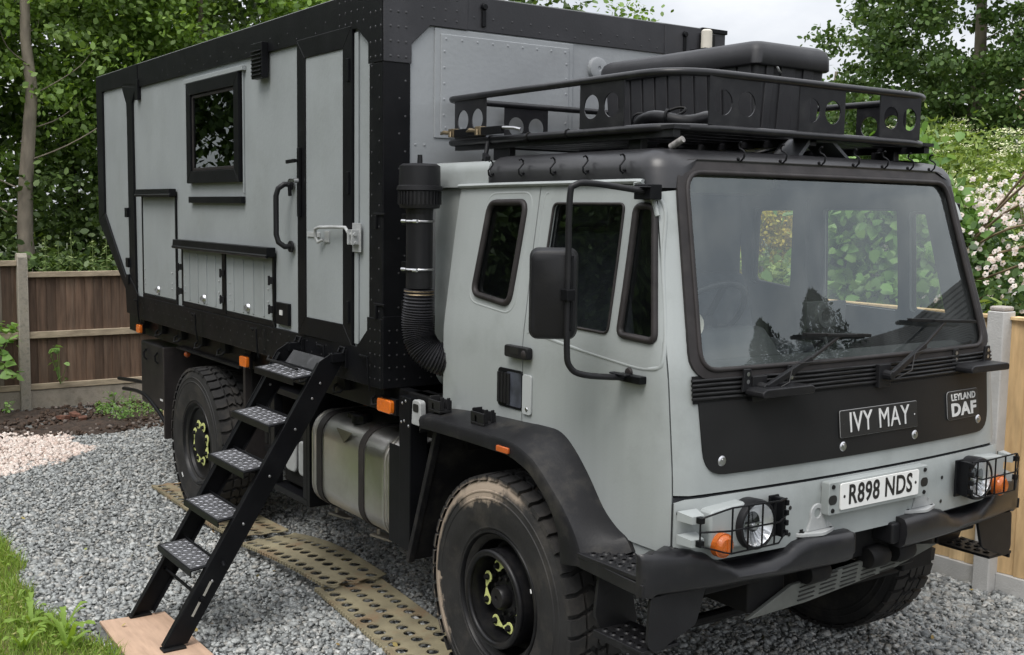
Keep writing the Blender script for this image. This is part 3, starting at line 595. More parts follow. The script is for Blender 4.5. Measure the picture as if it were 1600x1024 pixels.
for s in (1, -1):
    sh_ = 0 if s > 0 else -.16
    P = lambda pts: side_poly([(x+(sh_ if -.60 < x < .9 and z > 1.36 else 0), z) for x, z in pts], s)
    rp = MB_ = sheet(P([(-.72, 1.285), (-.30, 1.307), (-.038, 1.325), (-.040, 1.70), (-.042, 2.10), (-.036, 2.405), (-.70, 2.405), (-.712, 2.2), (-.72, 1.7)]), [rpoly(P(rwin), .055, 5)], cab_pt, .07)
    rpo = rp.build('side_panel', M_GREY, T, solid=.012, smooth=40)
    dp = sheet([*P([(-.031, 1.326), (.12, 1.33), (.26, 1.315), (.36, 1.245), (.47, 1.13), (.56, 1.035), (.64, .995), (.74, .985)]), (s*SEAM, .985), (s*SEAM, 1.30), (s*SEAM, 1.72), (s*SEAM, 2.1), (s*SEAM, 2.33), (s*(SEAM+.03), 2.385), (s*(SEAM+.10), 2.405), *P([(.3, 2.405), (-.029, 2.405), (-.035, 2.10), (-.033, 1.70)])], [rpoly(P(dwin), .03, 4), rpoly(P(qwin), .04, 4)], cab_pt, .07)
    dpo = dp.build('cab_door', M_GREY, T, solid=.012, smooth=40)
    # glass
    for nm, poly, off, par, m_ in (('rear_side_glass', rwin, -.012, rpo, M_GL), ('door_glass', dwin, -.018, dpo, M_GL), ('quarter_glass', qwin, -.012, dpo, M_GL)):
        sheet(rpoly(P(poly), .04, 4), [], lambda u, z, o_=off: cab_pt(u, z, o_), .12).build(nm, m_, par, smooth=60)
    for nm, poly, w, par, r_ in (('window_seal', rwin, .0155, rpo, .055), ('door_glass_seal', dwin, .006, dpo, .03), ('quarter_seal', qwin, .0145, dpo, .035)):
        b = MB(); lp = rpoly(P(poly), r_, 6); lp = refine(lp, .05)
        b.tube([cab_pt(u, z, .002) for u, z in lp], w, 8, closed=True, flat=1); b.build(nm, M_RUB, par, smooth=60)
    # recessed outline pressed round the windows
    for poly, grow, par in ((rwin, .055, rpo),):
        c0 = (sum(p[0] for p in poly)/4, sum(p[1] for p in poly)/4)
        lp = refine(rpoly(P([(c0[0]+(x-c0[0])*1.28, c0[1]+(z-c0[1])*1.19) for x, z in poly]), .09, 6), .05)
        b = MB(); b.tube([cab_pt(u, z, -.009) for u, z in lp], .012, 6, closed=True); b.build('pressed_edge', M_GREY, par, smooth=70)
    lp = [(x, z) for x, z in [(.03, 2.375), (.0, 2.3), (.0, 1.80), (.05, 1.755), (.56, 1.70), (.82, 1.69), (.88, 1.76), (.80, 2.1), (.765, 2.30), (.70, 2.375)]]
    b = MB(); b.tube([cab_pt(u, z, -.009) for u, z in spline([Vector(q) for q in P(lp)], 5)], .012, 6); b.build('pressed_edge', M_GREY, dpo, smooth=70)
    # rain gutter
    gl = spline([Vector(q) for q in [*P([(-.705, 2.410), (-.3, 2.414), (.2, 2.416), (.55, 2.418), (.66, 2.416)]), (s*(SEAM+.10), 2.405), (s*(SEAM+.02), 2.36), (s*(SEAM-.003), 2.28)]], 6)
    b = MB(); b.tube([cab_pt(u, z, .010) for u, z in gl], .013, 8, flat=.8); b.build('rain_gutter', M_GREY, T, smooth=50)
# dark inner liner that shows through the gaps, with the window openings
U1 = u_at(-.71, 1.6)
def ws_hole(g=0): return rpoly([(-.945+g, 1.672+g), (.945-g, 1.672+g), (.945-g, 2.475-g), (-.945+g, 2.475-g)], .085, 6)
holes = [rpoly(side_poly(p, s), .02, 2) for s in (1, -1) for p in ([(x+(0 if s > 0 else -.16), z) for x, z in q_] for q_ in (rwin, dwin, qwin))]
lin_out = [(-U1, 1.34), (U1, 1.34), (U1, 2.44), (-U1, 2.44)]
sheet(lin_out, holes+[ws_hole(.0)], lambda u, z: cab_pt(u, z, -.03), .1).build('cab_liner', M_TRIM, T, smooth=60)
b = MB(); b.prism([(.93, 1.0), (.93, 1.36), (-.05, 1.36), (-.05, 1.34), (.26, 1.33), (.6, 1.0)], -1.0, 1.0, 'y'); b.build('cab_floor', M_TRIM, T)
b = MB(); b.box(-.70, .9, -1.0, 1.0, 1.345, 1.36); b.build('cab_floor_pan', M_TRIM, T)
# front shell
fo = [(-SEAM+.006, 1.215), (SEAM-.006, 1.215), (SEAM-.006, 2.33), (SEAM-.006, 2.375), (.96, 2.385), (.96, 2.49), (-.96, 2.49), (-.96, 2.385), (-SEAM+.006, 2.375)]
fs_ = sheet(fo, [ws_hole()], cab_pt, .06).build('front_shell', M_GREY, T, solid=.012, smooth=40)
sheet([(-SEAM+.002, 1.0), (SEAM-.002, 1.0), (SEAM-.002, 1.206), (-SEAM+.002, 1.206)], [], lambda u, z: cab_pt(u, z, -.01), .08).build('lower_front_backing', M_TRIM, T, smooth=40)
# windscreen
sheet(ws_hole(.01), [], lambda u, z: cab_pt(u, z, -.006), .08).build('windscreen', M_WS, T, smooth=80)
ws_o = rpoly([(-.975, 1.654), (.975, 1.654), (.975, 2.512), (-.975, 2.512)], .11, 6)
sheet(ws_o, [ws_hole(.012)], lambda u, z: cab_pt(u, z, .010), .06).build('windscreen_seal', M_RUB, T, solid=.02, smooth=60)
b = MB(); b.tube([cab_pt(u, z, .008) for u, z in refine(ws_hole(.018), .06)], .011, 8, closed=True); b.build('windscreen_bead', M_RUB, T, smooth=60)
# roof cap
zr = 2.44
ring0 = [(u, z_) for u, z_ in [(u_at(x, 2.42), 0) for x in np.linspace(-.46, .55, 9)]]
us = [u_at(x, zr) for x in np.linspace(-.46, .60, 10)] + list(np.linspace(1.12, .95, 7)) + list(np.linspace(.86, -.86, 16)) + list(np.linspace(-.95, -1.12, 7)) + [u_at(x, zr, -1) for x in np.linspace(.60, -.46, 10)]
def lowz(u):
    a = abs(u)
    if a > 1.10: return 2.425
    if a > .93: return 2.392
    return 2.505
rows = []
def ro(u, z, off): p = cab_pt(u, z, off); return Vector(p)
rows.append([ro(u, lowz(u), .004) for u in us]); rows.append([ro(u, max(2.47, lowz(u)+.004), .016 if abs(u) < 1.0 else .008) for u in us])
cxr = .05
for k, (ins, z) in enumerate([(.012, 2.50), (.035, 2.527), (.07, 2.546), (.13, 2.556), (.30, 2.562)]):
    row = []
    for u in us:
        p = ro(u, 2.47, .010); e = ins*(1.0)
        X = p.x-e*(1 if abs(u) < 1.12 else 0)*(1 if abs(u) < .95 else max(0, (1.12-abs(u))/.17)**.6) ; Y = p.y*(1-e/1.0) if abs(u) > .9 else p.y*(1-e*abs(p.y)/1.0)
        row.append(Vector((X, Y, z if True else 0)))
    rows.append(row)
rb_ = MB(); nn = len(us); vsr = [tuple(p) for r_ in rows for p in r_]; fr = []
for i in range(len(rows)-1):
    for k in range(nn-1): fr.append((i*nn+k, i*nn+k+1, (i+1)*nn+k+1, (i+1)*nn+k))
fr.append(tuple((len(rows)-1)*nn+k for k in range(nn)))
rb_.add(vsr, fr); roof = rb_.build('cab_roof', M_ROOF, T, smooth=50)
# grey rear shell behind the doors
shell = rrect(-.96, 1.34, .96, 2.50, .14, 7)
b = MB(); b.prism(shell, -.99, -.712, 'x'); b.build('cab_rear_shell', M_GREY, T, smooth=35)
b = MB(); b.prism(rpoly([(-.99, 2.405), (.99, 2.405), (.99, 2.532), (-.99, 2.532)], [0, 0, .12, .12], 7), -.985, -.455, 'x'); b.build('rear_roof_cap', M_GREY, T, smooth=35)
b = MB(); b.prism([(-.72, 1.30), (-.71, 2.40), (-.73, 2.40), (-.74, 1.30)], -1.065, 1.065, 'y'); 
# rear interior wall (dark)
b = MB(); b.box(-.70, -.69, -.97, .97, 1.36, 2.42); b.build('cab_back_wall', M_TRIM, T)
# roof hooks
hook = None
hp_ = [(x, -1) for x in (-.40, -.13, .13, .38, .60)]
def hook_mesh(p, out, alongv):
    b = MB(); o_ = Vector(out).normalized(); u_ = Vector((0, 0, 1)); a_ = Vector(alongv).normalized(); p = Vector(p)
    pts_ = [p+o_*.002-u_*.012, p+o_*.016-u_*.028+a_*.004, p+o_*.032-u_*.022+a_*.008, p+o_*.036-u_*.004+a_*.010, p+o_*.022+u_*.014+a_*.010, p+o_*.006+u_*.030+a_*.004, p+o_*.004+u_*.044, p+o_*.016+u_*.050, p+o_*.026+u_*.042]
    b.tube(pts_, .0042, 6); b.ball(p+o_*.004-u_*.012, .008, 6); return b.build('roof_hook', M_BLK, T, smooth=60)
for x in (-.42, -.17, .07, .30, .54):
    for s in (1, -1):
        X, Y = plan(u_at(x, 2.47, s), 2.47); hook_mesh((X, Y*1.008, 2.475), (0, -s, .25), (1, 0, 0))
for u in (.62, .36, .10, -.15, -.38, -.60, -.80):
    X, Y = plan(u, 2.5); hook_mesh((X+.004, Y, 2.528), (.8, 0, .5), (0, 1, 0))
b = MB(); X, Y = plan(.93, 2.5); b.tube([(X-.09, Y+.02, 2.56), (X-.03, Y+.03, 2.59)], .014, 10); b.build('roof_rope_end', mat('pale_cord', (.25, .24, .23), .7, var=.5, vscale=60), T, smooth=50)
# louvre band under the screen
for k in range(5):
    z = 1.585+.0175*k
    lv = [cab_pt(u, z, .012) for u in np.linspace(-.975, .975, 33)]
    b = MB(); b.tube(lv, .0068, 6); b.build('louvre', M_FAS, T, smooth=60)
sheet([(-.972, 1.565), (.972, 1.565), (.972, 1.672), (-.972, 1.672)], [], lambda u, z: cab_pt(u, z, .006), .08).build('louvre_backing', M_DARK, T, smooth=60)
# fascia
fp = rpoly([(-.93, 1.285), (.93, 1.285), (.945, 1.568), (-.945, 1.568)], [.10, .10, .0, .0], 6)
fas = sheet(fp, [], lambda u, z: cab_pt(u, z, .008), .06).build('front_fascia', M_FAS, T, solid=.008, smooth=50)
for y, z in ((-.845, 1.337), (-.17, 1.328), (.32, 1.328), (.845, 1.345)):
    X, _ = plan(-y, z); X += .008
    b = MB(); b.lathe([(0, .006), (.016, .005), (.022, 0)], (X, y, z), 'x', 14); b.bar((X+.006, y-.006, z+.010), (X+.006, y+.008, z-.004), .006, .006); b.build('fascia_fastener', M_STL, fas, bevel=.0015)
# name plate IVY MAY, maker badge
def face_plate(name, y0, z0, y1, z1, m_, par, r=.012, off=.010, t=.006):
    X = (plan(-(y0+y1)/2, (z0+z1)/2)[0])+off; tilt = (f_of(z1)-f_of(z0))
    b = MB(); pr = rrect(y0, z0, y1, z1, r, 3); sl = (plan(-y1, 1.4)[0]-plan(-y0, 1.4)[0])/(y1-y0); cy_ = (y0+y1)/2; cz_ = (z0+z1)/2
    vs_ = [(X+dx+sl*(p[0]-cy_)+tilt*(p[1]-cz_)/(z1-z0), p[0], p[1]) for dx in (0, t) for p in pr]; n_ = len(pr)
    b.add(vs_, [tuple(range(n_)), tuple(range(2*n_-1, n_-1, -1))]+[(i, (i+1) % n_, n_+(i+1) % n_, n_+i) for i in range(n_)])
    o = b.build(name, m_, par, bevel=.0015); nrm = Vector((1, -sl, -tilt/(z1-z0))); return o, Vector((X+t, cy_, cz_)), Vector((sl, 1, 0)), Vector((tilt/(z1-z0), 0, 1)), nrm
def face_text(nm, s_, m_, par, fr_, dy, dz, h, w=1, bold=0, sp=1):
    o, c, xd, ud, _n = fr_; return text(nm, s_, m_, par, c+xd*dy+ud*dz+Vector((.0018, 0, 0)), xd, ud, h, w, bold, .0012, sp)
M_EDG = mat('worn_plate_edge', (.22, .22, .22), .5)
q0 = face_plate('name_plate_edge', -.1935, 1.3655, .3335, 1.481, M_EDG, T, .008, .009, .004)
q = face_plate('name_plate', -.192, 1.367, .332, 1.479, M_INK, T, .008, .010, .0045)
face_text('name_word', 'IVY', M_SIL, q[0], q, -.132, 0, .086, .84, 0, 1.06); face_text('name_word', 'MAY', M_SIL, q[0], q, .094, 0, .086, .84, 0, 1.06)
b = MB()
for y in (-.17, .31): b.lathe([(0, .002), (.004, .0)], tuple(q[1]+Vector((.0, y-.07, 0))), 'x', 8)
b.build('plate_screw', M_SIL, q[0])
q0 = face_plate('badge_edge', .5745, 1.3645, .8455, 1.496, M_EDG, T, .018, .009, .004)
q = face_plate('maker_badge', .576, 1.366, .844, 1.494, M_INK, T, .016, .010, .0045)
face_text('badge_lettering', 'LEYLAND', M_SIL, q[0], q, 0, .036, .030, 1.12, .0010, 1.04)
face_text('badge_lettering', 'DAF', M_SIL, q[0], q, 0, -.023, .056, 1.36, .0030, 1.10)
# headlamp panel
def hp_pt(u, z):
    t = (1.212-z)/.27; o = .012+.014*min(1, max(0, (1.212-z)/.03))
    return cab_pt(u, z, o)
hp_out = [(-SEAM+.012, .955), (SEAM-.012, .955), (SEAM-.012, 1.19), (SEAM-.05, 1.205), (.8, 1.207), (-.8, 1.207), (-SEAM+.05, 1.205), (-SEAM+.012, 1.19)]
hpan = sheet(hp_out, [], hp_pt, .045).build('headlamp_panel', M_GREY, T, solid=.02, smooth=50)
for u in (1.035, -1.035):
    for z in (1.01, 1.155): p = cab_pt(u, z, .027); b = MB(); b.lathe([(0, .004), (.008, .003), (.010, 0)], p, 'x', 10); b.build('panel_bolt', M_BLK, hpan)
for y in (-.50, .51):
    for z in (1.005, 1.115): p = cab_pt(-y, z, .026); b = MB(); b.lathe([(0, .003), (.009, .002)], p, 'x', 10); b.build('panel_bolt', M_INK, hpan)
# number plate and bracket
Xp = 1.098
b = MB(); b.prism(rpoly([(-.325, 1.065), (.335, 1.065), (.335, 1.205), (-.325, 1.205)], .012, 3), 1.055, Xp, 'x'); nb = b.build('plate_bracket', M_GREY, T, bevel=.005)
for y in (-.30, .31):
    b = MB(); b.prism(rrect(y-.025, 1.11, y+.025, 1.15, .018, 4), Xp-.001, Xp+.0015, 'x'); b.build('bracket_slot', M_INK, nb)
    for z in (1.085, 1.185): b = MB(); b.lathe([(0, .005), (.009, .005), (.010, 0)], (Xp, y, z), 'x', 8); b.build('bracket_bolt', M_DARK, nb)
b = MB(); b.prism(rrect(-.26, 1.0835, .26, 1.1945, .008, 3), Xp+.001, Xp+.008, 'x'); npl = b.build('number_plate', M_WHT, T, bevel=.001)
text('registration', 'R898 NDS', M_INK, npl, (Xp+.0085, 0, 1.139), (0, 1, 0), (0, 0, 1), .081, .80, .0024, .0008, 1.07)
for y in (-.237, .237): b = MB(); b.lathe([(0, .002), (.006, .0015), (.007, 0)], (Xp+.008, y, 1.139), 'x', 10); b.build('plate_screw', M_INK, npl)
b = MB(); b.box(.95, 1.05, -.36, .36, .98, 1.065); b.build('lower_valance', M_DARK, T, bevel=.005)
# tubes that hold the wipers, end steps on the louvres
for y, near in ((-.60, True), (.78, False)):
    X = plan(-y, 1.62)[0]
    b = MB(); b.prism(rpoly([(-.15, 0), (.15, .0), (.15, .028), (.13, .035), (-.13, .035), (-.15, .022)], .008, 2), 0, .10, 'x')
    b.v = [(X+.015+v[0], y+.02+v[1], 1.585+v[2]+(.0)) for v in b.v]; so = b.build('front_step', M_PLA, T, bevel=.006)
    for dy in (-.12, .13):
        b = MB(); b.prism([(y+dy-.028, 1.60), (y+dy+.03, 1.60), (y+dy+.018, 1.69), (y+dy-.018, 1.69)], X+.010, X+.022, 'x'); lg = b.build('step_lug', M_PLA, so, bevel=.003)
        for zz in (1.64, 1.67): c_ = MB(); c_.lathe([(0, .002), (.009, .0015)], (X+.023, y+dy, zz), 'x', 10); c_.build('lug_bolt', M_STL, lg)
def wiper(y, tipc, bladel):
    X = plan(-y, 1.62)[0]+.045; base = Vector((X, y, 1.615)); wo = MB()
    wo.lathe([(0, .03), (.018, .03), (.022, .0), (.022, -.03)], tuple(base), 'x', 12); wo.box(X-.04, X-.01, y-.04, y+.04, 1.56, 1.66)
    w_ = wo.build('wiper', M_PLA, T, bevel=.003)
    mid = base+(Vector(tipc)-base)*.55+Vector((.04, 0, 0)); a = MB(); a.bar(base+Vector((.02, 0, 0)), mid, .026, .022, up=(1, 0, 0)); a.bar(mid, Vector(tipc)+Vector((.03, 0, .0)), .013, .010, up=(1, 0, 0)); a.build('wiper_arm', M_PLA, w_, bevel=.003)
    t = Vector(tipc); d = Vector((0, 1, -.06)).normalized(); e = MB(); e.bar(t-d*bladel*.5+Vector((.018, 0, 0)), t+d*bladel*.5+Vector((.012, 0, 0)), .014, .026, up=(1, 0, 0)); e.bar(t-d*.09+Vector((.034, 0, 0)), t+d*.10+Vector((.034, 0, 0)), .012, .012, up=(1, 0, 0)); e.build('wiper_blade', M_DARK, w_, bevel=.002)
    h = MB(); h.tube([base+Vector((.02, .02, -.02)), base+Vector((.05, .10, .02)), base+Vector((.04, .13, .09)), mid+Vector((.02, .02, -.01))], .0025, 6); h.build('washer_hose', M_PLA, w_, smooth=60)
wiper(-.66, (.965, -.17, 1.795), .42); wiper(.09, (.955, .57, 1.822), .50)
# headlamps, guards, indicators
def headlamp(s):
    y = s*.735; X0 = 1.045; z = 1.09
    b = MB(); b.lathe([(.0, -.02), (.097, -.02), (.101, .04), (.097, .055), (.088, .058), (.085, .046), (.084, .02), (0, .010)], (X0, y, z), 'x', 36); hl = b.build('headlamp', M_PLA, T, smooth=35)
    b = MB(); b.lathe([(0, -.002), (.025, .003), (.05, .013), (.07, .027), (.085, .048)], (X0+.004, y, z), 'x', 30); b.build('reflector', mat('mirror_reflector', (.95, .95, .96), .34, metal=1, bump=.3, bscale=40), hl, smooth=60)
    for k in range(7):
        a_ = -2.6+k*.34; b = MB(); b.bar((X0+.024, y+.035*cos(a_), z+.035*sin(a_)), (X0+.050, y+.080*cos(a_), z+.080*sin(a_)), .006, .010, up=(1, 0, 0)); b.build('reflector_rib', M_STL, hl)
    b = MB(); b.lathe([(0, .034), (.012, .034), (.016, .022), (.016, .0)], (X0+.004, y, z-.01), 'x', 12); b.box(X0+.02, X0+.03, y-.05, y+.05, z-.003, z+.003); b.build('bulb_shield', M_STL, hl, smooth=40)
    b = MB(); b.lathe([(0, .072), (.04, .070), (.07, .063), (.085, .054)], (X0, y, z), 'x', 30); b.build('headlamp_lens', M_LENS, hl, smooth=80)
    y0_, y1_ = y+s*.04, y+s*.235; b = MB(); b.prism(rpoly([(y0_, 1.0), (y1_, 1.02), (y1_, 1.17), (y0_, 1.185)], .022, 3), .98, 1.072, 'x'); b.build('lamp_pod', M_GREY, hl, bevel=.014, seg=3)
    yi = s*.915; b = MB(); b.lathe([(0, .020), (.030, .018), (.040, .010), (.043, 0), (.048, 0), (.048, -.03)], (1.095, yi, 1.035), 'x', 24); b.box(1.113, 1.118, yi-.003, yi+.003, 1.005, 1.066); il = b.build('indicator_lamp', mat('deep_amber_lens', (.52, .12, .015), .25, var=.12, vscale=30, bump=.3, bscale=160, coat=.4), hl, smooth=35)
    ya, yb = s*1.045, s*.615; X1 = 1.15; g = MB()
    def gp(t, v):      # wire guard: t along, v 0 bottom .. 1 top
        e = min(1, t/.24); zt = 1.158+.040*e-.015*max(0, t-.3); zb = 1.055-.033*e if t < .86 else 1.022+.03*(t-.86)/.14
        xx = 1.095+(X1-1.095)*e-(.02*(t-.86)/.14 if t > .86 else 0)
        return (xx, ya+(yb-ya)*t, zb+(zt-zb)*v)
    for v in (0, .5, 1): g.tube([gp(t, v) for t in (0, .14, .20, .26, .45, .65, .86, .93, 1)], .0038, 6)
    for t in (0, .26, .46, .64, .80, .93): g.tube([gp(t, 0), gp(t, .5), gp(t, 1)], .0038, 6)
    g.build('lamp_guard', M_BLK, hl, smooth=60)
    b = MB(); b.box(1.055, 1.12, yb-.012, yb+.012, 1.03, 1.185); b.box(1.065, 1.075, yb-.035, yb+.02, 1.02, 1.19)
    for k in range(4): b.box(1.115, 1.14, yb-.007, yb+.007, 1.04+k*.04, 1.062+k*.04)
    b.build('guard_hinge', M_BLK, hl, bevel=.003)
    for z_ in (1.15, 1.06):
        yw = s*1.045; b = MB(); b.add([(1.0, yw+s*.03, z_-.015), (1.0, yw+s*.03, z_+.02), (1.02, yw-s*.05, z_+.025), (1.085, yw-s*.030, z_+.016), (1.085, yw-s*.030, z_-.018), (1.02, yw-s*.05, z_-.022), (1.065, yw+s*.015, z_-.018), (1.065, yw+s*.015, z_+.010)], [(0, 1, 7, 6), (1, 2, 3, 7), (7, 3, 4, 6), (0, 6, 4, 5), (2, 5, 4, 3), (0, 5, 2, 1)]); b.build('guard_bracket', M_GREY, hl)
        b = MB(); b.box(1.075, 1.10, yw-s*.008-.012, yw-s*.008+.012, z_-.012, z_+.012); b.build('guard_clip', M_BLK, hl, bevel=.002)
headlamp(-1); headlamp(1)
# bumper
def bx(y): return 1.12-.12*(y/1.24)**2
TOPZ = [(0, .985), (.17, .985), (.42, .990), (.48, .975), (.56, .935), (.63, .922), (.80, .924), (.88, .955), (.96, .998), (1.03, 1.018), (1.24, 1.03)]
def tz(a):
    for (p, q_), (r_, t_) in zip(TOPZ[:-1], TOPZ[1:]):
        if a <= r_: k = (a-p)/(r_-p); k = k*k*(3-2*k); return q_+(t_-q_)*k
    return 1.03
for s in (-1, 1):
    secs = []; ys_ = list(np.linspace(.175, 1.19, 40))
    for a in ys_:
        t = tz(a); X = bx(a); zb_ = .85; r = .022
        dp_ = .16*(1-max(0, (a-.95)/.24)**1.5*.93)
        secs.append([(X-dp_, s*a, t-.004), (X-r*1.6, s*a, t), (X-r*.5, s*a, t-r*.35), (X, s*a, t-r*1.4), (X+.004, s*a, (t+zb_)/2), (X-.006, s*a, zb_+.02), (X-min(.03, dp_), s*a, zb_), (X-min(.10, dp_), s*a, zb_+.0)])
    for a, dx in ((1.222, .004), (1.236, .010), (1.242, .018)):
        t = 1.03; X = bx(a)-dx; zb_ = .85; q4 = X-.022+dx*.3
        secs.append([(q4, s*a, t-.008-dx*.3), (X-.014, s*a, t-.004-dx*.3), (X-.006, s*a, t-.012), (X, s*a, t-.03), (X, s*a, .94), (X, s*a, .872), (X-.008, s*a, .855), (q4, s*a, .856)])
    b = MB(); m_ = 8; vs_ = [p for q_ in secs for p in q_]; fs__ = [tuple(range(m_)), tuple((len(secs)-1)*m_+k for k in range(m_-1, -1, -1))]
    for i in range(len(secs)-1):
        for k in range(m_): fs__.append((i*m_+k, i*m_+(k+1) % m_, (i+1)*m_+(k+1) % m_, (i+1)*m_+k))
    b.add(vs_, fs__); bo = b.build('bumper', M_BMP, T, smooth=50)
    b = MB(); b.lathe([(0, .002), (.014, .002), (.016, 0)], (.965, s*1.06, 1.019), 'z', 12); b.build('bumper_hole', M_INK, bo)
    b = MB(); b.box(bx(.2)-.14, bx(.2)-.03, s*.12, s*.176, .87, .965); b.build('bumper_end_cap', M_PLA, bo, bevel=.012)
    # towing eye
    y = s*.345; b = MB(); b.prism(rpoly([(.955, y-.12), (1.06, y-.12), (1.10, y), (1.06, y+.12), (.955, y+.12)], .03, 3), .986, 1.002, 'z')
    teo = b.build('towing_eye', M_GAL, T, bevel=.003)
    ring_o = [(y+.042*cos(t), 1.072+.042*sin(t)) for t in np.linspace(-.35, pi+.35, 14)]
    ol = [(y+.062, 1.002)]+ring_o+[(y-.062, 1.002)]
    sheet(ol, [[(y+.020*cos(t), 1.074+.020*sin(t)) for t in np.linspace(0, 2*pi, 17)[:-1]]], lambda u, v: (1.062, u, v), .05, grid=False).build('eye_lug', M_GAL, teo, solid=.034, bevel=.004)
    b = MB(); b.prism([(1.030, 1.002), (.962, 1.002), (1.0, 1.03), (1.028, 1.06)], y-.03, y+.03, 'y'); b.prism([(y+.060, 1.002), (y+.105, 1.002), (y+.062, 1.04)], 1.03, 1.06, 'x'); b.build('eye_web', M_GAL, teo, bevel=.004)
    for dx, dy in ((1.045, -.085), (.985, -.085), (1.045, .085), (.985, .085)):
        b = MB(); b.lathe([(0, .014), (.013, .014), (.013, .003), (.019, .003), (.019, 0)], (dx, y+dy, 1.002), 'z', 6); b.build('eye_bolt', M_DARK, teo)
# parts behind and below the bumper
b = MB(); b.box(.80, .98, -.9, .9, .80, .96); b.box(.7, .95, -.62, -.40, .66, .82); b.box(.7, .95, .40, .62, .66, .82); b.build('front_cross_member', M_DARK, T, bevel=.012)
for y in (-.28, .12, .30):
    b = MB(); b.lathe([(0, .06), (.045, .06), (.05, .045), (.05, -.045), (.045, -.06), (0, -.06)], (1.0, y, .80), 'y', 14); b.build('cable_fairlead', M_DARK, T, smooth=40)
pl = MB(); pl.add([(.93, -.72, .68), (1.0, -.55, .69), (1.04, -.62, .60), (.99, -.75, .61)], [(0, 1, 2, 3)])
# slatted grey skid plate hung under the bumper
su = Vector((0, 1, .03)); sk0 = Vector((.90, -.55, .735)); skm = mat('olive_grey_slat', (.10, .105, .095), .6, var=.2, vscale=12)
b = MB(); b.prism(rpoly([(-.62, .70), (-.36, .775), (.42, .80), (.55, .745), (-.62, .685)], .004), .93, .95, 'x'); 
b = MB(); out_p = [(-.66, .655), (-.40, .755), (.44, .80), (.60, .775), (.30, .715), (-.30, .665)]
skp = MB(); skp.prism(out_p, .965, .985, 'x'); sko = skp.build('grilled_skid_plate', skm, T, bevel=.003)
for i in range(6):
    for k in range(5):
        y = -.36+i*.135+k*.004; z = .682+k*.018+(y+.36)*.055
        b = MB(); b.bar((.987, y, z), (.987, y+.10, z+.005), .004, .006, up=(1, 0, 0)); b.build('slot', M_INK, sko)
# ---------------------------------------------------------------- front wings
oc = [(-.675, 1.205), (-.665, 1.27), (-.632, 1.297), (-.30, 1.305), (.0, 1.308), (.12, 1.306), (.21, 1.285), (.30, 1.25), (.40, 1.18), (.50, 1.10), (.575, 1.02), (.62, .95), (.648, .885)]
ic = [(-.655, 1.205), (-.645, 1.225), (-.62, 1.232), (-.30, 1.238), (.0, 1.238), (.11, 1.235), (.19, 1.218), (.27, 1.19), (.355, 1.13), (.43, 1.06), (.475, .985), (.49, .92), (.497, .858)]
cc_ = [(-.675, 1.24), (-.67, 1.29), (-.64, 1.312), (-.30, 1.325), (.0, 1.332), (.14, 1.338), (.25, 1.33), (.345, 1.275), (.45, 1.175), (.545, 1.065), (.63, 1.005), (.70, .975), (.74, .93)]
def smooth2(c): return [(p.x, p.y) for p in spline([Vector((a_, b_, 0)) for a_, b_ in c], 4)]
cc_ = [(a_+.012*(a_ > .1), b_+.018*min(1, max(0, (a_+.7)/.5))) for a_, b_ in cc_]
ocs, ics, ccs = smooth2(oc), smooth2(ic), smooth2(cc_)
for s in (-1, 1):
    b = MB(); rows_ = []
    for o_, i_, c_ in zip(ocs, ics, ccs):
        O = Vector((o_[0], 0, o_[1])); I = Vector((i_[0], 0, i_[1])); d = (O-I).normalized()
        rows_.append([(c_[0], s*1.079, c_[1]), ((c_[0]+o_[0])/2, s*1.14, (c_[1]+o_[1])/2), (o_[0]-d.x*0, s*1.215, o_[1]), (O.x-d.x*.008, s*1.235, O.z-d.z*.008), (O.x-d.x*.022, s*1.243, O.z-d.z*.022), (I.x, s*1.243, I.z), (I.x+.0, s*1.22, I.z), (I.x+d.x*.02, s*1.0, I.z+d.z*.02), (c_[0], s*1.0, c_[1]-.004)])
    m_ = 9; vs_ = [p for r_ in rows_ for p in r_]; f_ = []
    for i in range(len(rows_)-1):
        for k in range(m_): f_.append((i*m_+k, (i+1)*m_+k, (i+1)*m_+(k+1) % m_, i*m_+(k+1) % m_))
    f_ += [tuple(range(m_)), tuple((len(rows_)-1)*m_+k for k in range(m_-1, -1, -1))]
    b.add(vs_, f_); w_ = b.build('wing', M_FEN, T, smooth=38)
    b = MB(); b.prism(rrect(.035, 1.245, .125, 1.272, .006, 3), s*1.243, s*1.258, 'y'); b.build('side_repeater', M_AMD, w_, bevel=.004)
    # inner arch and rear flap
    b = MB()
    for (a0, a1), (b0, b1) in zip(ic[:-1], ic[1:]): b.add([(a0, s*1.02, a1+.01), (b0, s*1.02, b1+.01), (b0, s*.45, b1+.01), (a0, s*.45, a1+.01)], [(0, 1, 2, 3)])
    b.build('wheel_arch_liner', M_DARK, T, solid=.006)
    b = MB(); b.add([(-.60, s*1.17, 1.232), (-.845, s*1.17, .50), (-.845, s*.6, .50), (-.60, s*.6, 1.232), (-.625, s*1.17, 1.232), (-.87, s*1.17, .50), (-.87, s*.6, .50), (-.625, s*.6, 1.232)], [(0, 1, 2, 3), (4, 7, 6, 5), (0, 4, 5, 1), (3, 2, 6, 7), (1, 5, 6, 2), (0, 3, 7, 4)])
    b.bar((-.59, s*1.175, 1.22), (-.845, s*1.185, .50), .03, .035, up=(0, 1, 0)); b.build('wing_flap', M_FEN, T, bevel=.004)
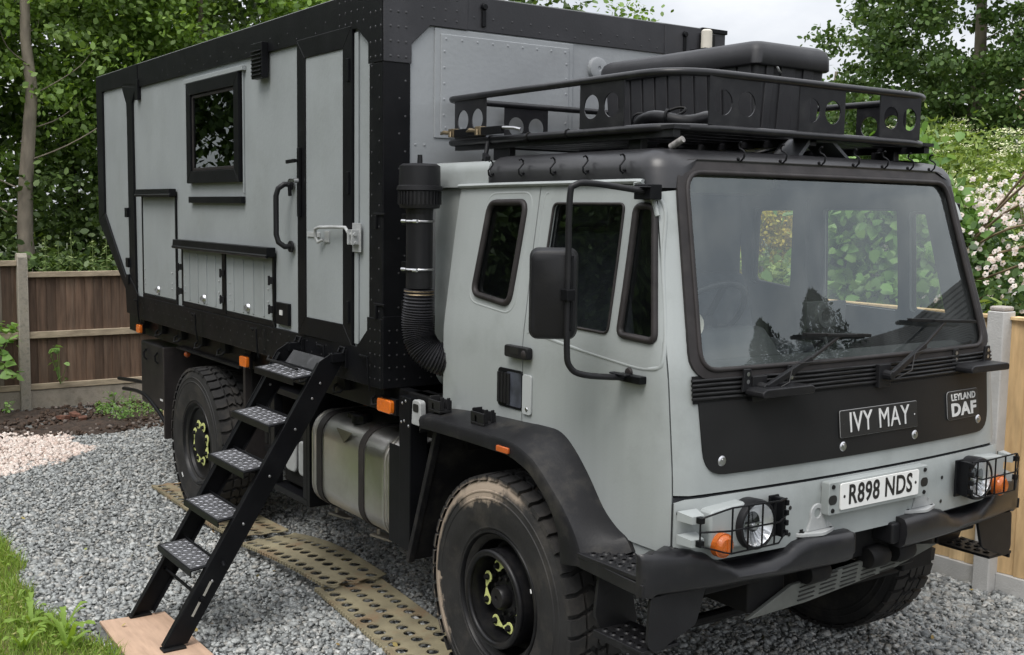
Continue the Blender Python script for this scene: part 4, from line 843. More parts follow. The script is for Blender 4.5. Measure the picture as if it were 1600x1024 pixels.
# clips on top of the near wing
for x in (-.60, -.215):
    b = MB(); y = -1.16; b.box(x-.055, x+.055, y-.035, y+.035, 1.312, 1.325); b.box(x-.055, x+.055, y-.035, y-.027, 1.325, 1.372); b.box(x-.055, x+.055, y+.027, y+.035, 1.325, 1.372)
    b.box(x-.055, x-.047, y-.027, y+.027, 1.325, 1.385); b.prism([(x+.047, 1.325), (x+.055, 1.325), (x+.055, 1.39), (x+.047, 1.39)], y-.027, y-.008, 'y'); b.box(x+.047, x+.055, y+.008, y+.027, 1.325, 1.385); b.box(x-.02, x+.0, y-.035, y+.035, 1.325, 1.36)
    b.build('tool_clip', M_PLA, T, bevel=.003)
# ---------------------------------------------------------------- cab steps
for s in (-1, 1):
    b = MB(); up_poly = [(.56, s*1.235), (.62, s*1.245), (1.0, s*1.235), (1.0, s*1.02), (.66, s*1.0)]
    b.prism(rpoly(up_poly, .02), .915, .935, 'z'); b.bar((.60, s*1.235, .90), (1.0, s*1.235, .885), .012, .05, up=(0, 0, 1)); us_ = b.build('cab_step', M_PLA, T, bevel=.004)
    b = MB()
    for i in range(6):
        for k in range(4): b.lathe([(.010, .006), (.016, .006), (.020, 0)], (.665+.055*i+.02*(k % 2), s*(1.205-.05*k), .935), 'z', 10)
    tag(b.build('step_studs', M_PLA, us_, smooth=40), kind='stuff')
    b = MB(); b.bar((.58, s*1.235, .925), (.66, s*1.03, .925), .03, .035); b.build('step_corner', M_FEN, us_, bevel=.006)
    ls = MB()
    for xx, sl in ((.70, 0), (.985, 1)):
        ls.prism(rpoly([(s*1.20, .915), (s*1.215, .80) , (s*1.225, .70), (s*1.19, .635), (s*1.0, .635), (s*1.02, .72), (s*1.06, .915)] if not sl else [(s*1.19, .85), (s*1.20, .66), (s*1.16, .625), (s*.95, .70), (s*.90, .85)], .02, 3), xx-.008+.0, xx+.008, 'x')
    ls.box(.70, .985, s*1.22, s*1.03, .628, .642); ls.bar((.70, s*1.222, .628), (.985, s*1.205, .622), .012, .03); lo_ = ls.build('lower_step', M_PLA, T, bevel=.003)
    b = MB()
    for i in range(5):
        for k in range(3): b.lathe([(.009, .006), (.014, .006), (.018, 0)], (.735+.05*i+.015*(k % 2), s*(1.19-.055*k), .642), 'z', 10)
    tag(b.build('step_studs', M_PLA, lo_, smooth=40), kind='stuff')
b = MB(); b.box(.70, .96, -1.06, -1.0, .93, 1.0); b.box(.70, .96, 1.0, 1.06, .93, 1.0); b.build('sill_pad', M_GREY, T, bevel=.01)
# ---------------------------------------------------------------- door furniture
def on_side(x, z, off): return cab_pt(u_at(x, z), z, off)
b = MB(); y = on_side(-.08, 1.665, 0)[1]; b.prism(rrect(-.135, 1.635, .045, 1.69, .012, 3), y-.002, y-.035, 'y'); ho = b.build('door_handle', M_PLA, T, bevel=.006)
b = MB(); b.lathe([(0, -.004), (.012, -.004), (.018, 0)], (.018, y-.035, 1.66), 'y', 12); b.build('key_button', M_RUB, ho, smooth=40)
b = MB(); b.prism(rrect(-.085, 1.655, -.02, 1.685, .004, 2), y-.034, y-.036, 'y'); b.build('handle_trigger', M_INK, ho)
x0, x1, z0, z1 = -.225, -.028, 1.395, 1.575; y = -1.07
for a_, b_, c_, d_ in ((x0, z0, x0+.018, z1), (x1-.006, z0, x1, z1), (x0, z0, x1, z0+.012), (x0, z1-.012, x1, z1)):
    pass
b = MB(); b.prism(rrect(x0, z0, x1, z1, .02, 4), y+.012, y-.006, 'y'); go = b.build('side_vent_frame', M_BLK, T, bevel=.003)
b = MB(); b.prism(rrect(x0+.075, z0+.012, x1-.004, z1-.012, .01, 3), y-.004, y-.008, 'y'); b.build('vent_recess', mat('worn_dark_metal', (.05, .055, .07), .45, var=.5, vscale=14), go)
for k in range(4): b = MB(); b.tube([(x0+.02+.026*k, y-.012, z0+.02), (x0+.02+.026*k, y-.012, z1-.02)], .009, 8); b.build('vent_slat', M_FAS, go, smooth=50)
b = MB(); b.prism(rrect(-.022, 1.385, .045, 1.565, .014, 4), y-.001, y-.010, 'y'); fo_ = b.build('vent_flap', mat('pale_grey_plate', (.42, .44, .44), .5, var=.06), T, bevel=.002)
b = MB(); b.lathe([(0, -.004), (.008, -.004), (.010, 0)], (.015, y-.010, 1.41), 'y', 10); b.build('flap_screw', M_STL, fo_)
p = on_side(.70, 1.665, .002); b = MB(); b.lathe([(0, -.012), (.016, -.010), (.020, 0)], p, 'y', 14); b.build('rubber_stop', M_RUB, T, smooth=50)
# mirror
mt = on_side(.69, 2.375, 0); ml = on_side(.69, 1.63, 0)
YM = -1.36; XM = .72
arm = spline([Vector(q) for q in ((.72, mt[1]-.01, 2.372), (.70, YM+.10, 2.40), (.675, YM+.02, 2.395), (.665, YM, 2.34), (.665, YM, 2.05), (.665, YM, 1.78), (.668, YM+.015, 1.70), (.68, YM+.08, 1.665), (.70, ml[1]-.03, 1.645))], 6)
b = MB(); b.tube(arm, .0125, 10); mo = b.build('mirror_arm', M_PLA, T, smooth=60)
for pz, yy in ((2.375, mt[1]), (1.645, ml[1])):
    b = MB(); b.box(.66, .76, yy-.055, yy+.005, pz-.03, pz+.03) if pz > 2 else b.box(.655, .80, yy-.035, yy+.005, pz-.016, pz+.014); b.bar((.66, yy-.06, pz+.018), (.76, yy-.06, pz+.018), .03, .008); b.build('mirror_bracket', M_BLK, mo, bevel=.004)
def mirror_head():
    # housing turned so that the mirror faces rearwards to the driver
    c = Vector((.553, -1.345, 1.975)); hx, hz = .095, .178; ang = radians(30); ax = Vector((-sin(ang)*1, -cos(ang), 0)); ax = Vector((-.60, -.80, 0)).normalized(); nr = Vector((.80, -.60, 0)).normalized()
    b = MB(); layers = [(0, -.04, 1.0), (0, .0, 1.0), (0, .045, .97), (0, .07, .90), (0, .078, .78)]; pr = rrect(-hx, -hz, hx, hz, .035, 5); n_ = len(pr); vs_ = []
    for _, d, k in layers: vs_ += [tuple(c+ax*(p[0]*k)+Vector((0, 0, 1))*(p[1]*(1-(1-k)*.6))+nr*d) for p in pr]
    f_ = [tuple(range(n_)), tuple((len(layers)-1)*n_+k for k in range(n_-1, -1, -1))]
    for i in range(len(layers)-1):
        for k in range(n_): f_.append((i*n_+k, i*n_+(k+1) % n_, (i+1)*n_+(k+1) % n_, (i+1)*n_+k))
    b.add(vs_, f_); h = b.build('mirror_housing', M_PLA, mo, smooth=40)
    b = MB(); b.add([tuple(c+ax*(p[0]*.9)+Vector((0, 0, 1))*p[1]*.93-nr*.0405) for p in pr], [tuple(range(n_))]); b.build('mirror_glass', M_STL, mo)
    return c, ax, nr
mc, max_, mnr = mirror_head()
b = MB(); b.box(.645, .69, YM-.022, YM+.018, 1.955, 2.0); b.bar((.665, YM+.01, 2.13), (.665, YM+.01, 1.84), .03, .012, up=(0, 1, 0)); b.build('mirror_clamp', M_BLK, mo, bevel=.004)
b = MB(); b.box(.60, .68, 1.02, 1.10, 2.05, 2.25); b.tube([(.66, 1.0, 2.36), (.62, 1.16, 2.36), (.62, 1.18, 2.0)], .01, 8); b.build('far_mirror_arm', M_PLA, T, bevel=.004)
# ---------------------------------------------------------------- interior
def seat(y, x=.0, tall=True):
    b = MB(); b.box(x-.25, x+.25, y-.24, y+.24, 1.50, 1.64); b.box(x-.18, x+.18, y-.18, y+.18, 1.36, 1.50); so = b.build('seat', M_SEAT, T, bevel=.04, seg=3)
    b = MB(); b.prism([(x-.30, 1.62), (x-.14, 1.62), (x-.24, 2.20 if tall else 1.98), (x-.34, 2.20 if tall else 1.98)], y-.22, y+.22, 'y'); b.build('seat_back', M_SEAT, so, bevel=.05, seg=3)
    if tall: b = MB(); b.box(x-.37, x-.27, y-.13, y+.13, 2.22, 2.36); b.build('head_rest', M_SEAT, so, bevel=.03, seg=3)
seat(-.52, .02); seat(.40, -.05, False)
b = MB(); b.prism([(.90, 1.40), (.93, 1.66), (.80, 1.70), (.58, 1.64), (.56, 1.42)], -.94, .94, 'y'); dsh = b.build('dashboard', M_DASH, T, bevel=.03, seg=3)
b = MB(); b.prism([(.74, 1.68), (.62, 1.80), (.52, 1.80), (.54, 1.64)], -.80, -.22, 'y'); b.build('instrument_hood', M_DASH, dsh, bevel=.02)
for y in (-.62, -.42): b = MB(); b.lathe([(.0, .0), (.05, 0), (.052, .012), (.058, .012), (.06, -.004)], (.51, y, 1.73), 'x', 20, sgn=-1); b.build('dial', M_STL, dsh, smooth=40)
sw = MB(); c = Vector((.50, -.50, 1.83)); nv = Vector((-.75, 0, .66)); a1 = Vector((0, 1, 0)); a2 = nv.cross(a1).normalized()
sw.tube([c+(a1*cos(t)+a2*sin(t))*.225 for t in np.linspace(0, 2*pi, 33)[:-1]], .015, 8, closed=True)
for t in (0.3, 2.84, 4.7): sw.bar(c-nv*.03, c+(a1*cos(t)+a2*sin(t))*.22, .03, .015, up=nv)
sw.lathe([(0, .03), (.05, .03), (.06, 0)], tuple(c-nv*.04), 'x', 16); sw.build('steering_wheel', M_PLA, T, smooth=45)
b = MB(); b.tube([c-nv*.04, (.74, -.50, 1.55)], .03, 10); b.build('steering_column', M_PLA, T, smooth=50)
b = MB(); b.lathe([(0, .02), (.035, .02), (.05, .03), (.055, .0)], (.78, -.83, 1.85), 'x', 18); b.tube([(.78, -.83, 1.80), (.80, -.88, 1.70)], .008, 6); b.build('cab_fan', M_CREAM, T, smooth=40)
b = MB(); b.lathe([(.03, .012), (.035, .02), (.055, .02), (.06, .0), (0, -.03)], (.80, -.05, 1.86), 'x', 20); b.tube([(.79, -.05, 1.82), (.84, -.05, 1.70)], .007, 6); b.build('windscreen_camera', M_DASH, T, smooth=40)
b = MB(); b.box(.60, .64, .03, .30, 1.78, 1.90); b.tube([(.64, .16, 1.80), (.74, .18, 1.68)], .01, 6); b.build('dash_tablet', M_DASH, T, bevel=.006)
b = MB(); b.box(-.08, .02, -1.0+.03, -1.0+.06, 1.4, 2.38); b.box(-.27, -.17, .94, .97, 1.4, 2.38); b.build('door_pillar_trim', M_TRIM, T)
# ---------------------------------------------------------------- roof rack
RK = part_empty('roof_rack', T)
def rack_path(z):
    c = [(-.90, -.945, z), (.30, -.945, z)] ; P_ = [Vector(q) for q in ((-1.045, -.82, z), (-1.0, -.865, z), (.50, -.865, z), (.585, -.845, z), (.655, -.78, z), (.69, -.70, z), (.70, -.60, z), (.70, .60, z), (.69, .70, z), (.655, .78, z), (.585, .845, z), (.50, .865, z), (-1.0, .865, z), (-1.045, .82, z))]
    return P_
M_RACK = mat('rack_tube_paint', (.012, .012, .014), .36, spec=.4, var=.2, vscale=6, rvar=.1, dirt=(.05, .05, .05), dscale=14, damt=.35)
for z in (2.640, 2.862):
    P_ = rack_path(z); q_ = []
    for i, p in enumerate(P_):
        a, c_ = P_[i-1], P_[(i+1) % len(P_)]; r = min(.05, (p-a).length*.4, (p-c_).length*.4); s1 = p+(a-p).normalized()*r; s2 = p+(c_-p).normalized()*r
        q_ += [s1, p*.5+s1*.25+s2*.25, s2]
    b = MB(); b.tube(q_, .0165, 12, closed=True); b.build('rack_rail', M_RACK, RK, smooth=60)
def rack_plate(p0, p1, n_out):
    p0, p1 = Vector(p0), Vector(p1); L_ = (p1-p0).length; d = (p1-p0)/L_; nn_ = Vector(n_out)
    ol = [(0, 2.655), (L_, 2.655), (L_, 2.855), (0, 2.855)]; hs = []
    for c_ in (.27, .73):
        hs.append([(L_*c_+.052*cos(t), 2.748+.052*sin(t)) for t in np.linspace(0, 2*pi, 21)[:-1]])
    sheet(ol, hs, lambda u, z: tuple(Vector((p0.x+d.x*u, p0.y+d.y*u, z))+nn_*.003), .2, grid=False).build('rack_plate', M_RACK, RK, solid=.006)
for x0, x1 in ((-.96, -.67), (.085, .384)): rack_plate((x0, -.865, 0), (x1, -.865, 0), (0, -1, 0))
for x0, x1 in ((-.96, -.67), (-.45, -.15), (.20, .50)): rack_plate((x0, .865, 0), (x1, .865, 0), (0, 1, 0))
for y0, y1 in ((-.685, -.39), (-.146, .154), (.40, .70)): rack_plate((.70, y0, 0), (.70, y1, 0), (1, 0, 0))
for y0, y1 in ((-.50, -.21), (.3, .6)): rack_plate((-1.045, y0, 0), (-1.045, y1, 0), (-1, 0, 0))
for k, x in enumerate(np.linspace(-.96, .62, 12)): b = MB(); b.box(x-.058, x+.058, -.85, .85, 2.632, 2.648); b.build('rack_slat', M_RACK, RK)
for y in (-.82, 0, .82): b = MB(); b.box(-1.0, .66, y-.02, y+.02, 2.60, 2.631); b.build('rack_bearer', M_RACK, RK)
for x, y, w in ((-.60, -.80, .07), (-.60, .80, .07), (.38, -.78, .04), (.45, .78, .07), (.20, -.45, .05)):
    b = MB(); b.box(x-w, x+w, y-.02, y+.02, 2.52, 2.61); b.build('rack_foot', M_RACK, RK, bevel=.004)
# folded plate bracket under the rack's front
b = MB(); b.prism([(-.10, 2.548), (-.02, 2.632), (.14, 2.632), (.26, 2.548), (.235, 2.548), (.13, 2.618), (-.01, 2.618), (-.075, 2.548)], .50, .66, 'x'); b.build('folded_bracket', mat('worn_steel_bracket', (.13, .135, .145), .42, metal=.3, var=.3, vscale=8, dirt=(.2, .2, .2), dscale=7), RK, solid=0)
b = MB(); b.tube([(.64, .10, 2.632), (.30, -.10, 2.56), (.0, -.3, 2.57)], .008, 6); b.build('rack_stay', M_RACK, RK)
cam_ = MB(); cam_.tube([(-.60, -.90, 2.625), (-.57, -.93, 2.56), (-.60, -.95, 2.47)], .012, 8); cam_.bar((-.58, -.93, 2.56), (-.52, -.95, 2.54), .025, .028); cam_.build('side_camera', M_BLK, T, bevel=.003)
# bar with two brass clevises tied on the rack edge
b = MB(); b.box(-.92, -.47, -.915, -.89, 2.662, 2.70); ba = b.build('clevis_bar', M_BLK, RK, bevel=.004)
for x in (-.93, -.68):
    b = MB(); b.box(x-.01, x+.04, -.92, -.885, 2.662, 2.705); b.tube([(x-.10, -.91, 2.683), (x-.06, -.915, 2.69), (x-.01, -.91, 2.685)], [.005, .011, .010], 8); b.tube([(x+.02, -.925, 2.69), (x+.03, -.93, 2.66)], .005, 6); b.build('brass_clevis', M_BRS, ba, bevel=.003)
b = MB(); b.tube([(-.47, -.90, 2.69), (-.39, -.89, 2.685), (-.34, -.885, 2.675)], .009, 8); b.build('bar_end', M_STL, ba, smooth=60)
for x in (-.62, -.30, .0): b = MB(); b.tube([(x, -.865+.02*cos(t), 2.640+.02*sin(t)) for t in np.linspace(0, 2*pi, 9)[:-1]], .004, 6, closed=True); b.build('cable_tie', M_DARK, RK, smooth=60)
# cream pipe standing on the box roof edge
b = MB(); b.lathe([(.0, .115), (.022, .115), (.033, .105), (.034, 0), (.0, 0)], (-1.0, .94, 3.285), 'z', 20); b.build('roof_vent_pipe', M_CREAM, T, smooth=40)
b = MB(); b.box(-1.10, -.97, .90, .98, 3.27, 3.287); b.build('pipe_shelf', M_BLK, T)
b = MB(); b.box(FX1+.004, FX1+.03, .98, 1.10, 3.28, 3.40); b.build('corner_block', M_DARK, T, bevel=.01)
# ================================================================ WHEELS
def mat_tyre(name, mud):
    M = mat(name, (.020, .0195, .0195), .7, spec=.35, var=.25, vscale=6, bump=.15, bscale=60, dirt=(.075, .066, .056), dscale=5, damt=.6)
    if mud:
        n = M.node_tree.nodes; l = M.node_tree.links.new; b = n['Principled BSDF']; cur = b.inputs['Base Color'].links[0].from_socket
        g = n.new('ShaderNodeTexCoord'); sx_ = n.new('ShaderNodeSeparateXYZ'); l(g.outputs['Object'], sx_.inputs[0])
        def mth(op, a, b_=None, c=None):
            q = n.new('ShaderNodeMath'); q.operation = op
            for i, v in enumerate((a, b_, c)):
                if v is None: continue
                if isinstance(v, (int, float)): q.inputs[i].default_value = v
                else: l(v, q.inputs[i])
            return q.outputs[0]
        x = sx_.outputs['X']; z = mth('SUBTRACT', sx_.outputs['Z'], .56)
        r = mth('SQRT', mth('ADD', mth('MULTIPLY', x, x), mth('MULTIPLY', z, z))); ang = mth('ARCTAN2', z, x)
        no = n.new('ShaderNodeTexNoise'); no.inputs['Scale'].default_value = 16; no.inputs['Detail'].default_value = 9; no.inputs['Roughness'].default_value = .7; l(g.outputs['Object'], no.inputs['Vector']); nf = mth('SUBTRACT', no.outputs['Fac'], .5)
        # caked mud: a crescent from the back of the tyre over its crown, thickest near the shoulder
        def band(v, lo, hi, soft):
            m1 = n.new('ShaderNodeMapRange'); m1.inputs[1].default_value = lo-soft; m1.inputs[2].default_value = lo+soft; l(v, m1.inputs[0])
            m2 = n.new('ShaderNodeMapRange'); m2.inputs[1].default_value = hi-soft; m2.inputs[2].default_value = hi+soft; m2.inputs[3].default_value = 1; m2.inputs[4].default_value = 0; l(v, m2.inputs[0]); return mth('MULTIPLY', m1.outputs[0], m2.outputs[0])
        an = mth('ADD', ang, mth('MULTIPLY', nf, .5)); rn = mth('ADD', r, mth('MULTIPLY', nf, .15))
        big = mth('MULTIPLY', band(an, 1.50, 2.15, .10), band(rn, .445, .515, .014))
        thin = mth('MULTIPLY', band(an, 1.2, 3.6, .1), band(mth('ADD', r, mth('MULTIPLY', nf, .06)), .498, .535, .012))
        lowb = mth('MULTIPLY', band(ang, -3.2, -2.5, .1), band(rn, .46, .53, .01))
        fac = mth('MINIMUM', mth('ADD', mth('MAXIMUM', big, lowb), mth('MULTIPLY', thin, .75)), .92)
        xm = n.new('ShaderNodeMix'); xm.data_type = 'RGBA'; l(fac, xm.inputs[0]); l(cur, xm.inputs[6]); xm.inputs[7].default_value = (.36, .29, .225, 1); l(xm.outputs[2], b.inputs['Base Color'])
    return M
M_TYR = mat_tyre('tyre_rubber', False); M_TYM = mat_tyre('muddy_tyre_rubber', True)
def wheel(X, s, m, front):
    cy_ = s*(1.235-.152); c = (X, cy_, .56)
    w = part_empty('wheel', T)
    prof = [(.262, .10), (.285, .122), (.31, .132), (.318, .138), (.326, .137), (.36, .147), (.41, .152), (.445, .151), (.449, .154), (.455, .154), (.458, .150), (.478, .148), (.481, .151), (.487, .151), (.49, .147), (.515, .141), (.53, .134), (.538, .118), (.541, .06), (.542, 0)]
    prof = prof + [(r, -h) for r, h in prof[-2::-1]]
    b = MB(); b.lathe(prof, c, 'y', 96, sgn=s)
    def onc(arc, yv, r): a = arc/.55; return (c[0]+r*cos(a), c[1]+s*yv, c[2]+r*sin(a))
    N = 40; P_ = 2*pi*.55/N
    def block(poly, h=.020, r0=.534):
        n_ = len(poly); k = .93; cx = sum(p[0] for p in poly)/n_; cy2 = sum(p[1] for p in poly)/n_
        lo = [onc(p[0], p[1], r0) for p in poly]; hi = [onc(cx+(p[0]-cx)*k, cy2+(p[1]-cy2)*k, .560-.004*(abs(p[1])/.13)**3) for p in poly]
        b.add(lo+hi, [tuple(range(n_, 2*n_))]+[(i, (i+1) % n_, n_+(i+1) % n_, n_+i) for i in range(n_)])
    for i in range(N):
        a = i*P_; g = P_*.80
        for t in (1, -1):
            sh = 0 if t > 0 else P_*.5
            block([(a+sh, t*.145), (a+sh+g, t*.145), (a+sh+g, t*.10), (a+sh+g+.012, t*.062), (a+sh+.012, t*.062), (a+sh, t*.10)])
        block([(a+.015, .052), (a+.015+g*.9, .052), (a+g*.9+.03, .025), (a+g*.9+.010, .0), (a+.010, .0), (a+.03, .025)])
        block([(a+.03, -.008), (a+.03+g*.9, -.008), (a+g*.9+.012, -.03), (a+g*.9+.03, -.052), (a+.03, -.052), (a+.012, -.03)])
    ty = b.build('tyre', m, w, smooth=32)
    b = MB()
    if front:
        b.lathe([(.315, .118), (.305, .138), (.296, .140), (.288, .128), (.282, .10), (.262, .09), (.255, .05), (.245, .02), (.228, .01), (.222, .03), (.220, .10), (.222, .142)], c, 'y', 64, sgn=s)
        b.lathe([(.192, .142), (.188, .08), (.186, .04), (.165, .03), (.0, .03)], c, 'y', 48, sgn=s)
        rim = b.build('rim', M_RIM, w, smooth=35)
        b = MB(); b.tube([(c[0]+.207*cos(t), c[1]+s*.150, c[2]+.207*sin(t)) for t in np.linspace(0, 2*pi, 65)[:-1]], .0165, 12, closed=True); b.build('rim_guard_ring', M_RIM, rim, smooth=70)
        b = MB(); b.lathe([(.10, .06), (.098, .07), (.085, .08), (.055, .085), (.052, .125), (.045, .135), (.012, .137), (.010, .13), (0, .13)], c, 'y', 32, sgn=s); b.build('hub', M_RIM, rim, smooth=35)
        hb = MB()
        for k in range(10): a = k*2*pi/10+.2; hb.lathe([(0, .092), (.009, .092), (.010, .08)], (c[0]+.083*cos(a), c[1]+0, c[2]+.083*sin(a)), 'y', 6, sgn=s)
        tag(hb.build('hub_bolts', M_RIM, rim), kind='stuff'); yb = .082; rn = .140; nn_ = 8
    else:
        b.lathe([(.315, .118), (.305, .138), (.296, .140), (.288, .130), (.280, .112), (.262, .105), (.255, .085), (.24, .075), (.20, .07), (.17, .055), (.14, .04), (.0, .04)], c, 'y', 64, sgn=s)
        rim = b.build('rim', M_RIM, w, smooth=35)
        b = MB(); b.lathe([(.11, .04), (.105, .11), (.09, .12), (.05, .13), (.0, .13)], c, 'y', 28, sgn=s); b.build('hub', M_DARK, rim, smooth=35); yb = .09; rn = .135; nn_ = 8
    for k in range(nn_):
        a = k*2*pi/nn_+.35; p = (c[0]+rn*cos(a), c[1]+s*(yb-.0), c[2]+rn*sin(a))
        b = MB(); b.lathe([(0, .034), (.011, .034), (.013, .024), (.015, .024), (.018, -.02)], p, 'y', 6, sgn=s); b.build('wheel_nut', M_DARK, rim)
        q = a+(.32 if k % 2 else -.32); tip = Vector((c[0]+rn*cos(q), c[1]+s*(yb+.015), c[2]+rn*sin(q))); pv = Vector(p)+Vector((0, s*.015, 0)); d = (tip-pv).normalized(); t_ = Vector((d.z, 0, -d.x))
        kk = 1.0 if front else 1.3
        b = MB(); ring_ = [pv+(d*cos(t)+t_*sin(t))*.027*kk for t in np.linspace(.6, 2*pi-.6, 10)]; inn = [pv+(d*cos(t)+t_*sin(t))*.015 for t in np.linspace(.6, 2*pi-.6, 10)]
        v_ = ring_+inn+[pv+d*.062]; f_ = [(i, i+1, 11+i, 10+i) for i in range(9)]+[(0, 10, 19, 9, 20)]; b.add(v_, f_); b.build('nut_pointer', M_NUT, rim, solid=.004)
    for a in (.0, 1.9, 3.5, 5.1):
        if front: continue
        b = MB(); b.lathe([(0, .001), (.012, .001)], (c[0]+.215*cos(a), c[1]+s*.073, c[2]+.215*sin(a)), 'y', 10, sgn=s); b.build('rim_hole', M_INK, rim)
    if front:
        b = MB(); b.bar((c[0]+.287*cos(.42), c[1]+s*.135, c[2]+.287*sin(.42)), (c[0]+.293*cos(.36), c[1]+s*.14, c[2]+.293*sin(.36)), .008, .006); b.build('balance_weight', M_SIL, rim)
    b = MB(); a0 = 3.9 if not front else 2.2; b.bar((c[0]+.40*cos(a0), c[1]+s*.153, c[2]+.40*sin(a0)), (c[0]+.40*cos(a0+.10), c[1]+s*.153, c[2]+.40*sin(a0+.10)), .012, .003, up=(0, 1, 0)); 
    if not front: b.build('tyre_label', M_SIL, w)
wheel(0, -1, M_TYM, True); wheel(0, 1, M_TYR, True); wheel(-3.95, -1, M_TYR, False); wheel(-3.95, 1, M_TYR, False)
b = MB(); b.box(-4.62, -3.30, -1.14, -.5, 1.185, 1.2); b.build('rear_wheel_arch', M_DARK, T); 
# ================================================================ THINGS ON AND BY THE TRUCK
box = thing('storage_box', (-.22, .18, 2.65), 'black ribbed plastic storage box with a sloping lid standing in the roof rack', 'storage box')
bm_ = mat('black_box_plastic', (.021, .021, .024), .5, var=.15, vscale=5, bump=.08, bscale=140, rvar=.08, dirt=(.055, .055, .055), dscale=5, damt=.3)
bx0, bx1, by0, by1 = -.76, .30, .0, .43
def taper(z): return (z-2.65)*.07
b = MB()
vs_ = []
for z in (2.652, 3.02):
    t = taper(z); vs_ += [(bx0-t, by0-t, z), (bx1+t, by0-t, z), (bx1+t, by1+t, z), (bx0-t, by1+t, z)]
b.add(vs_, [(0, 3, 2, 1), (4, 5, 6, 7), (0, 1, 5, 4), (1, 2, 6, 5), (2, 3, 7, 6), (3, 0, 4, 7)]); bb = b.build('box_body', bm_, box, bevel=.02, seg=3)
for k in range(11):
    x = bx0+.055+k*.096; b = MB(); b.bar((x, by0-.003, 2.655), (x, by0-.003-taper(3.0), 3.0), .082, .014, up=(0, 1, 0)); b.build('box_rib', bm_, bb, bevel=.005)
for y in (.035, .125, .17, .30): 
    w = .05 if y in (.035,) else (.03 if y == .125 else .07); b = MB(); b.bar((bx1+.003, y+.03, 2.655), (bx1+.003+taper(3.0), y+.03, 3.0), w, .014, up=(1, 0, 0)); b.build('box_rib', bm_, bb, bevel=.005)
lv = []
for dz, g, gy in ((2.985, .045, .045), (2.992, .052, .052), (3.052, .050, .050), (3.080, .040, .040), (3.096, .018, .018), (3.102, -.015, -.015)):
    pr = rrect(bx0-g, by0-gy, bx1+g, by1+gy, .045, 4); n_ = len(pr); lv += [(p[0], p[1], dz) for p in pr]
b = MB(); b.add(lv, [tuple(range(n_-1, -1, -1)), tuple(5*n_+k for k in range(n_))]+[(i*n_+k, i*n_+(k+1) % n_, (i+1)*n_+(k+1) % n_, (i+1)*n_+k) for i in range(5) for k in range(n_)]); lid = b.build('box_lid', bm_, box, smooth=50)
b = MB(); b.tube([(bx1+.035, .10, 2.99), (bx1+.045, .11, 2.965), (bx1+.035, .13, 2.96)], .006, 6); b.build('lid_latch', M_STL, lid, smooth=60)
coil = thing('coiled_strap', (.42, -.55, 2.655), 'coiled black strap with loops lying on the rack behind the corner rail', 'strap')
b = MB(); b.tube([(.42+.17*cos(t)*(1+.02*sin(5*t)), -.62+.12*sin(t), 2.685+.012*sin(3*t)) for t in np.linspace(0, 2*pi, 30)[:-1]], .028, 8, closed=True); b.build('coil', M_PLA, coil, smooth=60)
for a in (.8, 2.2, 3.9, 5.2):
    p = Vector((.42+.17*cos(a), -.62+.12*sin(a), 2.69)); b = MB(); b.tube([p+Vector((cos(a)*cos(t), sin(a)*cos(t), sin(t)))*.034 for t in np.linspace(0, 2*pi, 11)[:-1]], .006, 6, closed=True); b.build('tie', M_BLK, coil, smooth=60)
p = Vector((.52, -.70, 2.71)); b = MB(); b.tube([p+Vector((cos(t)*.03, sin(t)*.03+.02*cos(t), .02*sin(t)+.005)) for t in np.linspace(0, 2*pi, 13)[:-1]], .006, 6, closed=True); b.build('buckle', M_DARK, coil, smooth=60)
# ladder
lad = thing('boarding_ladder', (-1.8, -2.2, .02), 'black steel boarding ladder with checker plate treads leaning on the truck sill', 'ladder')
def ly(z): return -2.19+(z-.02)*(.905/1.46)
b0 = None
for s, x in ((-1, -2.115), (1, -1.535)):
    b = MB(); z0, z1 = .03, 1.50
    prof_ = [(ly(z0)-.055, z0), (ly(z0)+.068, z0), (ly(z1)+.068, z1-.02), (ly(z1)-.015, z1+.005), (ly(1.44)-.055, 1.46)]
    b.prism(prof_, x-.004, x+.004, 'x')
    nv = Vector((0, 1, -.62)).normalized()
    for e in (-.055, .065): b.bar((x-s*.020, ly(z0)+e, z0+.002), (x-s*.020, ly(1.45)+e, 1.45), .040, .006, up=(0, 1, -.6))
    st = b.build('stringer', M_BLK, lad, bevel=.0015)
    b = MB(); b.box(x-.035, x+.035, ly(.02)-.06, ly(.02)+.06, .016, .028); b.build('foot_pad', M_DARK, st, bevel=.003)
    for z in (.20, .30): b = MB(); b.bar((x+s*.0045, ly(z)-.01, z-.03), (x+s*.0045, ly(z)+.03, z+.04), .003, .012, up=(0, 1, 0)); b.build('adjusting_slot', mat('slot_gravel_glimpse', (.35, .34, .3), .8), st)
    b = MB()
    for z in (.36, .64, .88, 1.12, 1.36, 1.28): b.lathe([(0, .004), (.006, .003), (.008, 0)], (x+.004, ly(z)-.0, z-.02), 'x', 8)
    tag(b.build('stringer_bolts', M_STL, st, fixn=False), kind='stuff')
    b = MB(); b.box(x-.03, x+.03, -1.30, -1.205, 1.455, 1.50); b.tube([(x-.03, -1.24, 1.50), (x-.03, -1.225, 1.53), (x+.03, -1.225, 1.53), (x+.03, -1.24, 1.50)], .008, 6); b.box(x-.035, x+.035, -1.225, -1.205, 1.42, 1.52); b.build('hook_plate', M_BLK, st, bevel=.003)
